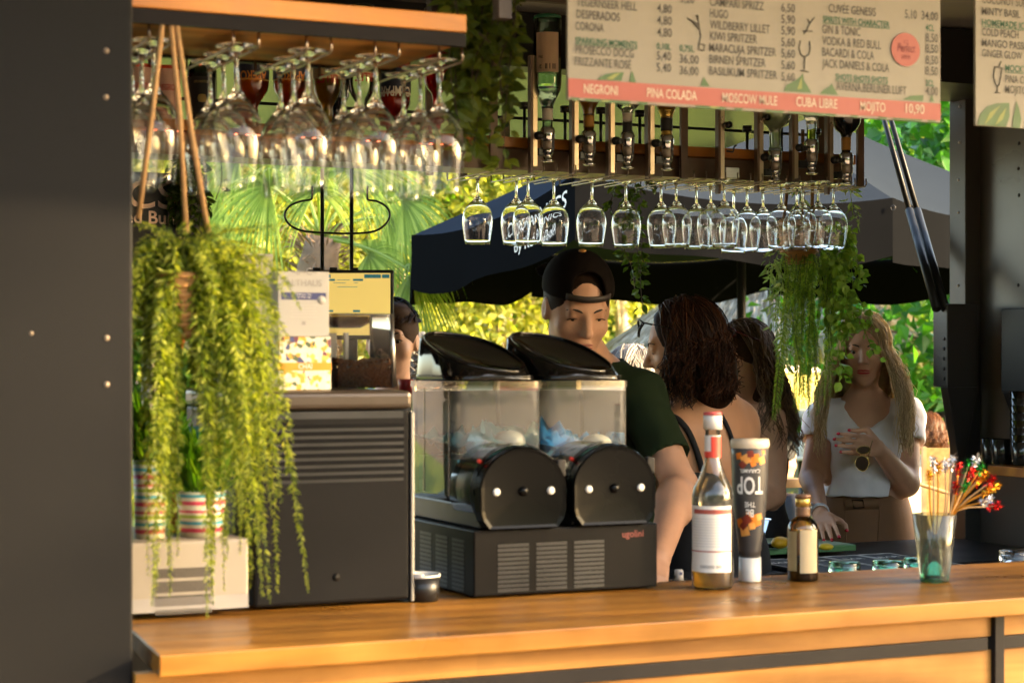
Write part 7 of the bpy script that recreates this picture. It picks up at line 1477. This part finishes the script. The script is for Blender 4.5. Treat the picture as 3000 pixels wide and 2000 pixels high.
for sx in (-1, 1): e_ = p.hw((sx * .082, .0, -.040)); m.tube(e_ + .011 * (np.cos(a)[:, None] * FWD + np.sin(a)[:, None] * UP), .0022, 6, closed=True)
o = m.build('earrings', M('gold', (.72, .45, .12), .2, metal=1), p.t); o.name = 'earring'
sgm = thing('sunglasses', 'dark red cat-eye sunglasses worn on top of the brown haired woman', 'sunglasses', p.hw((0, .09, .11)))
for sx in (-1, 1):
    m = MB(); c = A(sx * .034, .080, .112); P_ = []
    for a in np.linspace(0, 2 * math.pi, 22, endpoint=False): P_.append(p.hw(c + A(.029 * math.cos(a), .010 * math.sin(a) - .006 * abs(math.cos(a)), .021 * math.sin(a) * .9 + .006 * sx * math.cos(a)) * A(1, 1, 1)))
    m.prism(P_, p.R @ p.Rh @ A(0, .003, .003)); m.build('lens', M('lens dark red', (.03, .008, .008), .08, coat=.5), sgm); m = MB(); m.tube(np.array(P_) + p.R @ p.Rh @ A(0, .003, .002), .0022, 6, closed=True); m.build('rim', M('frame dark red', (.10, .015, .012), .2), sgm)
    m = MB(); m.tube([p.hw((sx * .064, .075, .118)), p.hw((sx * .086, .0, .075)), p.hw((sx * .084, -.03, .04))], .0024, 6); m.build('temple', M('frame dark red'), sgm)

# --- blonde woman
bf = nrm(-FWD + .02 * RGT); bp = PD(2535, 1040, 6.12); bp[2] = 0
p = Person('blonde woman in a white v-neck blouse and brown trousers holding sunglasses', bp, bf)
hd = p.head(PD(2532, 1032, 6.08), -FWD - .22 * RGT, 6, 0, .91, True)
W_ = lambda x, y, d_: p.l(PD(x, y, d_))
nb = W_(2535, 1185, 6.12); s1_, s2_ = W_(2412, 1228, 6.12), W_(2655, 1218, 6.12); e1_, e2_ = W_(2376, 1400, 6.05), W_(2655, 1415, 6.02); w1_, w2_ = W_(2405, 1510, 5.72), W_(2572, 1312, 5.84); ch = W_(2533, 1330, 6.1)
torso = [('cap', s1_, s2_, .046, .046, .06), ('ell', ch, (.148, .105, .17), .05), ('ell', ch + A(.04, .07, -.0), (.06, .055, .06), .03), ('ell', ch + A(-.04, .07, .0), (.06, .055, .06), .03), ('ell', ch + A(0, 0, -.16), (.125, .092, .14), .05), ('ell', W_(2530, 1560, 6.12), (.155, .11, .14), .06), ('cap', nb, ch, .055, .09, .05)]
hL, tipL = hand(w1_, W_(2425, 1570, 5.55) - w1_, A(0, .2, -1), W_(2470, 1540, 5.6) - w1_, (.12, .12, .14, .16), .95, thumb=.2)
hR, tipR = hand(w2_, W_(2480, 1296, 5.74) - w2_, p.l(PD(2540, 1310, 6.2)) - p.l(PD(2540, 1310, 5.8)), A(0, 0, 1), (.30, .34, .40, .48), .95, thumb=.9, spread=.0)
p.part('body', [hd, ('cap', p.hp((0, -.022, -.07)), nb, .045, .05, .03)] + torso + [('cap', s1_, e1_, .044, .036, .04), ('cap', e1_, w1_, .037, .023, .012), ('cap', s2_, e2_, .046, .040, .04), ('cap', e2_, w2_, .041, .023, .014)] + hL + hR, .0056, SKIN)
BLO = M('white blouse', (.80, .76, .77), .75, var=.06, scale=12, bump=.25); g_ = .010
sl1, sl2 = s1_ + (e1_ - s1_) * .30, s2_ + (e2_ - s2_) * .34
bl = [('cap', s1_, s2_, .046 + g_, .046 + g_, .06), ('ell', ch, (.148 + g_, .105 + g_, .175), .05), ('ell', ch + A(.04, .072, -.0), (.068, .06, .068), .04), ('ell', ch + A(-.04, .072, .0), (.068, .06, .068), .04), ('ell', ch + A(0, .01, -.13), (.150, .118, .13), .06), ('cap', s1_, sl1, .056, .062, .03), ('cap', s2_, sl2, .056, .062, .03),
      ('cutcap', sl1 + nrm(e1_ - s1_) * .055, sl1 + nrm(e1_ - s1_) * .2, .068, .06, .004), ('cutcap', sl2 + nrm(e2_ - s2_) * .055, sl2 + nrm(e2_ - s2_) * .2, .068, .06, .004), ('cutcap', nb + A(0, .0, .03), nb + A(0, .03, .15), .060, .08, .006)]
vb_ = W_(2535, 1265, 6.0); vb_[1] = .108
for sx in (-1, 1): bl.append(('cutcap', vb_, A(sx * .050, .085, nb[2] + .02), .008, .042, .006))
bl.append(('above', W_(2530, 1455, 6.0)[2], 0))
folds(p.part('blouse', bl, .0060, BLO), .018, .07)
TRO = M('brown trousers cloth', (.21, .098, .042), .75, var=.12, scale=25, bump=.15); hz = W_(2530, 1560, 6.12)
p.part('trousers', [('ell', hz, (.166, .121, .165), .03), ('ell', ch + A(0, 0, -.16), (.136, .103, .15), .04), ('ell', hz + A(0, 0, -.09), (.178, .125, .14), .05), ('cap', A(.095, 0, hz[2] - .1), A(.10, .01, .46), .095, .075, .03), ('cap', A(-.095, 0, hz[2] - .1), A(-.10, .01, .46), .095, .075, .03), ('cap', A(.10, .01, .46), A(.10, 0, .07), .075, .065, .03), ('cap', A(-.10, .01, .46), A(-.10, 0, .07), .075, .065, .03), ('below', W_(2530, 1446, 6.0)[2], 0)], .010, TRO)
for sx in (-1, 1):
    m = MB(); L = surf_line(p, [PD(2530 + sx * x, y, 5.9) for x, y in ((78, 1480), (74, 1530), (66, 1590), (60, 1660))], [('ell', hz, (.166, .121, .165), .03), ('ell', ch + A(0, 0, -.16), (.136, .103, .15), .04), ('ell', hz + A(0, 0, -.09), (.178, .125, .14), .05)], .0012); m.tube(interp(L, 10), .0018, 5); m.build('crease', TRO, p.t)
m = MB(); L = surf_line(p, [PD(x, 1466 + .00002 * (x - 2530) ** 2, 5.8) for x in np.linspace(2425, 2640, 16)], [('ell', hz, (.166, .121, .165), .03), ('ell', ch + A(0, 0, -.16), (.136, .103, .15), .04), ('ell', hz + A(0, 0, -.09), (.178, .125, .14), .05)], .002); 
bz = [[q + A(0, 0, z) for z in (-.016, .016)] for q in L]; m.grid(bz); o = m.build('belt', TRO, p.t); o.modifiers.new('s', 'SOLIDIFY').thickness = .004
m = MB(); q = PD(2512, 1468, 5.93); q = surf_line(p, [PD(2512, 1468, 5.85)], [('ell', hz, (.166, .121, .165), .03), ('ell', ch + A(0, 0, -.16), (.136, .103, .15), .04)], .008)[0]; m.tube(q + np.array([RGT * x + UP * z for x, z in ((-.018, .014), (.016, .012), (.020, -.010), (-.012, -.012))]), .0022, 6, closed=True); m.build('buckle', M('dark buckle', (.05, .045, .04), .25, metal=1), p.t)
p.face(lip=M('red lipstick', (.42, .03, .035), .35), brow=M('brown brow', (.06, .035, .02), .7))
p.part('hair', [hair_cap(p, [('ell', A(0, -.05, -.08), A(.078, .07, .14), .04)], 1.03, (.058, .08, .112), -.024)], .006, M('hair base blonde', (.34, .23, .13), .5, spec=.08, var=.45, scale=70), lo=p.hc - .26, hi=p.hc + .2)
H_ = long_hair(p, 2000, .325, 50, .010, .085, .012, (1.03, 1.17), .008, out=.070, lock=3)
p.strands('hair_strands', H_, HAIRBL, .0014)
for q, d_ in tipL + tipR:
    m = MB(); c = p.w(q + d_ * .0045); rn = np.stack([nrm(np.cross(p.R @ d_, UP)), p.R @ d_, nrm(np.cross(np.cross(p.R @ d_, UP), p.R @ d_))], 1); m.ball(c, (.0056, .0066, .0050), 10, rot=rn); m.build('fingernail', M('red nail polish', (.50, .012, .03), .2), p.t)
# watch
wd = nrm(w1_ - e1_); m = MB(); c = w1_ - wd * .028; rb_ = .0285; u1 = nrm(np.cross(wd, A(0, 0, 1))); u2 = np.cross(wd, u1); a = np.linspace(0, 2 * math.pi, 28, endpoint=False)
WT = thing('wristwatch', 'white strap smart watch with a dark green face on her wrist', 'watch', p.w(c))
band = [[p.w(c + wd * o_ + rb_ * (math.cos(x) * u1 + math.sin(x) * u2)) for o_ in (-.010, .010)] for x in np.linspace(0, 2 * math.pi, 29)]; m.grid(band); o = m.build('strap', M('white strap', (.66, .66, .66), .4), WT); o.modifiers.new('s', 'SOLIDIFY').thickness = .003
fdir = nrm(p.R.T @ (-FWD * .9 - RGT * .6)); fdir = nrm(fdir - wd * (fdir @ wd)); fx = np.cross(fdir, wd); q = c + fdir * (rb_ + .002)
m = MB(); m.lathe([(.0, 0), (.0175, 0), (.0185, .003), (.0175, .008), (.0, .0085)], p.w(q), 26, ax=(p.R @ fx, p.R @ np.cross(fdir, fx), p.R @ fdir)); m.build('case', STEEL, WT); m = MB(); m.lathe([(.0150, .0088), (0, .0090)], p.w(q), 24, ax=(p.R @ fx, p.R @ np.cross(fdir, fx), p.R @ fdir)); m.build('dial', M('watch dial green', (.03, .075, .06), .15), WT)
# sunglasses hanging from her hand
sg = PD(2532, 1348, 5.70); SG = thing('sunglasses', 'brown tinted sunglasses with gold frame dangling from the blonde woman\'s hand', 'sunglasses', sg)
def lens(c, rx, rz, tilt):
    P_ = []
    for a in np.linspace(0, 2 * math.pi, 26, endpoint=False):
        x, z = rx * math.cos(a) * (1 - .12 * (math.sin(a) < -.3)), rz * math.sin(a); P_.append(c + (x * math.cos(tilt) - z * math.sin(tilt)) * RGT + (x * math.sin(tilt) + z * math.cos(tilt)) * UP)
    return np.array(P_)
LN = M('brown lens', (.02, .009, .004), .15, spec=.2); GLD = M('gold', (.72, .45, .12), .2, metal=1)
for c, tl_ in ((PD(2526, 1357, 5.70), .15), (PD(2530, 1318, 5.725), .1)):
    P_ = lens(c, .0205, .0225 if tl_ > .12 else .012, tl_); m = MB(); m.prism(P_, FWD * .002); m.build('lens', LN, SG); m = MB(); m.tube(P_, .0011, 5, closed=True); m.build('rim', GLD, SG)
m = MB(); m.tube([PD(2522, 1336, 5.70), PD(2523, 1328, 5.70)], .0014, 5); m.tube([PD(2538, 1336, 5.70), PD(2540, 1326, 5.70)], .0014, 5); m.build('bridge', GLD, SG)
for dx in (0, 1): m = MB(); m.tube(interp([PD(2543 + dx * 6, 1345 - 20 * dx, 5.70), PD(2548, 1318, 5.72), PD(2556, 1290, 5.74)], 8), .0013, 5); m.build('temple', GLD, SG)

# --- background people, simpler
def simple(label, hcw, fdir, s, skin, topm, hair, seated=False, pitch=0, h=.012, group=None, longh=0, hairbase=None, botm=None, armtat=None, face=True, arms=True):
    hcw = np.asarray(hcw, float); f = nrm(A(fdir[0], fdir[1], 0)); base = A(hcw[0], hcw[1], 0) - f * .03
    p = Person(label, base, f, group); hd = p.head(hcw, fdir, pitch, 0, s, longh > 0); z = hcw[2]; nb = A(0, -.01, z - .17 * s); ch = A(0, -.01, z - .36 * s); s1, s2 = A(-.165 * s, -.01, z - .225 * s), A(.165 * s, -.01, z - .225 * s)
    e1, e2 = s1 + A(-.05, -.02, -.27 * s), s2 + A(.05, -.02, -.27 * s); w1, w2 = e1 + A(.06, .20, -.08), e2 + A(-.06, .20, -.08)
    tor = [('cap', s1, s2, .052, .052, .05), ('ell', ch, (.155 * s, .105, .19 * s), .06), ('ell', ch - A(0, 0, .22 * s), (.145 * s, .105, .16), .06)]
    ha, _ = hand(w1, w1 - e1, A(0, 0, -1), A(1, 0, 0), (.4, .4, .45, .5)); hb, _ = hand(w2, w2 - e2, A(0, 0, -1), A(-1, 0, 0), (.4, .4, .45, .5))
    p.part('body', [hd, ('cap', p.hp((0, -.022, -.07)), nb, .05, .055, .03)] + tor + [('cap', s1, e1, .046, .038, .03), ('cap', e1, w1, .038, .026, .012), ('cap', s2, e2, .046, .038, .03), ('cap', e2, w2, .038, .026, .012)] + ha + hb, h * .75, skin)
    g = .012
    p.part('top', [('cap', s1, s2, .052 + g, .052 + g, .05), ('ell', ch, (.155 * s + g, .105 + g, .2 * s), .06), ('ell', ch - A(0, 0, .22 * s), (.15 * s + g, .108 + g, .17), .06), ('cap', s1, s1 + (e1 - s1) * .55, .06, .06, .03), ('cap', s2, s2 + (e2 - s2) * .55, .06, .06, .03), ('cutcap', nb + A(0, 0, .035), nb + A(0, .03, .2), .06, .09, .006)], h, topm)
    hz_ = max(.12, z - .72 * s)
    if seated: legs = [('cap', A(.09, 0, hz_), A(.10, .42, hz_), .085, .065, .03), ('cap', A(-.09, 0, hz_), A(-.10, .42, hz_), .085, .065, .03), ('cap', A(.10, .42, hz_), A(.10, .45, .05), .06, .045, .03), ('cap', A(-.10, .42, hz_), A(-.10, .45, .05), .06, .045, .03)]
    else: legs = [('cap', A(.09, 0, hz_), A(.095, .01, hz_ * .5), .085, .062, .03), ('cap', A(-.09, 0, hz_), A(-.095, .01, hz_ * .5), .085, .062, .03), ('cap', A(.095, .01, hz_ * .5), A(.1, 0, .05), .06, .045, .03), ('cap', A(-.095, .01, hz_ * .5), A(-.1, 0, .05), .06, .045, .03)]
    p.part('trousers', [('ell', A(0, 0, hz_ + .02), (.165 * s, .12, .12), .04)] + legs, .018, botm or DENIM)
    if face: p.face()
    if hair is not None:
        if longh: p.strands('hair', long_hair(p, 300, longh, 58, .012, .03, 0, (1.02, 1.2), .012, out=.03), hair, .0034); p.part('hair_base', [hair_cap(p, [('ell', A(0, -.05, -.06), A(.075, .07, .11), .04)], 1.03, (.06, .078, .10), -.025)], h * .6, hairbase, lo=p.hc - .24, hi=p.hc + .2)
        else: p.part('hair', [hair_cap(p, [('ell', A(0, .035, .095), A(.062, .06, .035), .03)], 1.045, (.071, .085, .098), -.045)], .006, hairbase, lo=p.hc - .18, hi=p.hc + .19)
    return p
TEEW = M('white pink tee', (.52, .44, .42), .8, var=.1, scale=20, bump=.2)
p = simple('young man in a pale tee with short brown hair behind the bean hopper', PD(1148, 1004, 6.0), -FWD - .12 * RGT, 1.0, SKIN, TEEW, True, hairbase=M('hair short brown', (.06, .030, .016), .6, spec=.08, var=.5, scale=90, bump=.8), h=.009, pitch=4)
p.strands('hair_tuft', [np.array([p.hp(scalp(t_, e_, 1.02)), p.hp(scalp(t_ + .1, e_, 1.16)), p.hp(scalp(t_ + .25, e_ - .1, 1.22))]) for t_, e_ in zip(rng.uniform(-1.9, 1.9, 600), rng.uniform(.35, 1.5, 600))], HAIRBR, .003)
p = simple('person with curly grey hair half hidden between the young man and the slush lid', PD(1222, 1140, 7.4), FWD * .6 - RGT * .8, .95, SKIN, M('grey cardigan', (.25, .22, .22), .8), None, h=.014, face=False)
p.strands('curly_hair', [np.array([p.hp(scalp(t_, e_, 1.0) + .018 * k * nrm(scalp(t_, e_, 1)) + A(.014 * math.sin(2.2 * k + t_), .014 * math.cos(2.2 * k + e_), .004 * k)) for k in range(6)]) for t_, e_ in zip(rng.uniform(.7, 5.6, 420), rng.uniform(-.8, 1.5, 420))], HAIRGR, .004)
p = simple('grey haired woman seen from behind beyond the barmaid\'s face', PD(1862, 1112, 7.2), FWD * .3 + RGT * .9, .93, SKIN, M('grey cardigan'), HAIRGR, longh=.10, hairbase=M('hair base grey', (.20, .18, .17), .6, spec=.08, var=.4, scale=60), h=.014, face=False)
p = simple('seated person in a black beanie between the tables', PD(2282, 1352, 10.2), RGT * .8 + FWD * .5, 1.0, SKIN, M('navy sweat top', (.02, .025, .045), .8), None, seated=True, h=.014, face=False)
p.part('beanie', [('head', p.hc, p.Rh, [('ell', (0, -.016, .045), (.088, .110, .10), .02), ('cap', (-.05, -.016, .03), (.05, -.016, .03), .045, .045, .03), ('plane', (0, 0, .008), (0, .1, -1), 0)], .01)], .010, M('beanie black', (.012, .012, .014), .9, bump=.4), lo=p.hc - .2, hi=p.hc + .22)
p = simple('seated woman with auburn hair and glasses in profile left of the corner post', PD(2712, 1268, 12.4), -RGT - .15 * FWD, .95, SKIN, M('cream knit', (.60, .52, .40), .8, bump=.3), HAIRAU, seated=True, longh=.12, hairbase=M('hair base auburn', (.13, .045, .018), .5, spec=.08, var=.4, scale=60), h=.014)
m = MB()
for sx in (-1, 1): m.tube(np.array([p.hw((sx * .033 + .021 * math.cos(a), .092, .010 + .018 * math.sin(a))) for a in np.linspace(0, 6.28, 14)]), .0035, 5); m.tube([p.hw((sx * .056, .09, .015)), p.hw((sx * .083, .0, .02))], .0035, 5)
o = m.build('glasses', M('black frame plastic'), loc=p.hw((0, .09, .01))); tag(o, 'thin dark glasses on the auburn haired seated woman', 'glasses')
p = simple('seated man with dark hair beside the black corner post', PD(2766, 1262, 13.0), -RGT - .2 * FWD, 1.0, SKIN, M('navy sweat top'), True, seated=True, hairbase=M('hair base dark', (.014, .01, .008), .6, spec=.08, var=.4, scale=60), h=.014)
TAT, t_, p_ = new_mat('tattooed skin'); tc_ = t_.nodes.new('ShaderNodeTexCoord'); nz = t_.nodes.new('ShaderNodeTexNoise'); nz.inputs['Scale'].default_value = 26; nz.inputs['Distortion'].default_value = 2.5; t_.links.new(tc_.outputs['Object'], nz.inputs['Vector']); cr = t_.nodes.new('ShaderNodeValToRGB'); cr.color_ramp.elements[0].position = .46; cr.color_ramp.elements[1].position = .52; cr.color_ramp.elements[0].color = (.10, .09, .09, 1); cr.color_ramp.elements[1].color = (.46, .27, .20, 1); t_.links.new(nz.outputs['Fac'], cr.inputs[0]); t_.links.new(cr.outputs[0], p_.inputs['Base Color'])
p = simple('seated person with a tattooed arm partly hidden by the blonde woman', PD(2598, 1262, 8.3), -RGT * .3 + FWD * .9, 1.0, TAT, M('cream knit'), HAIRDK, seated=True, hairbase=M('hair base dark'), h=.014, face=False)
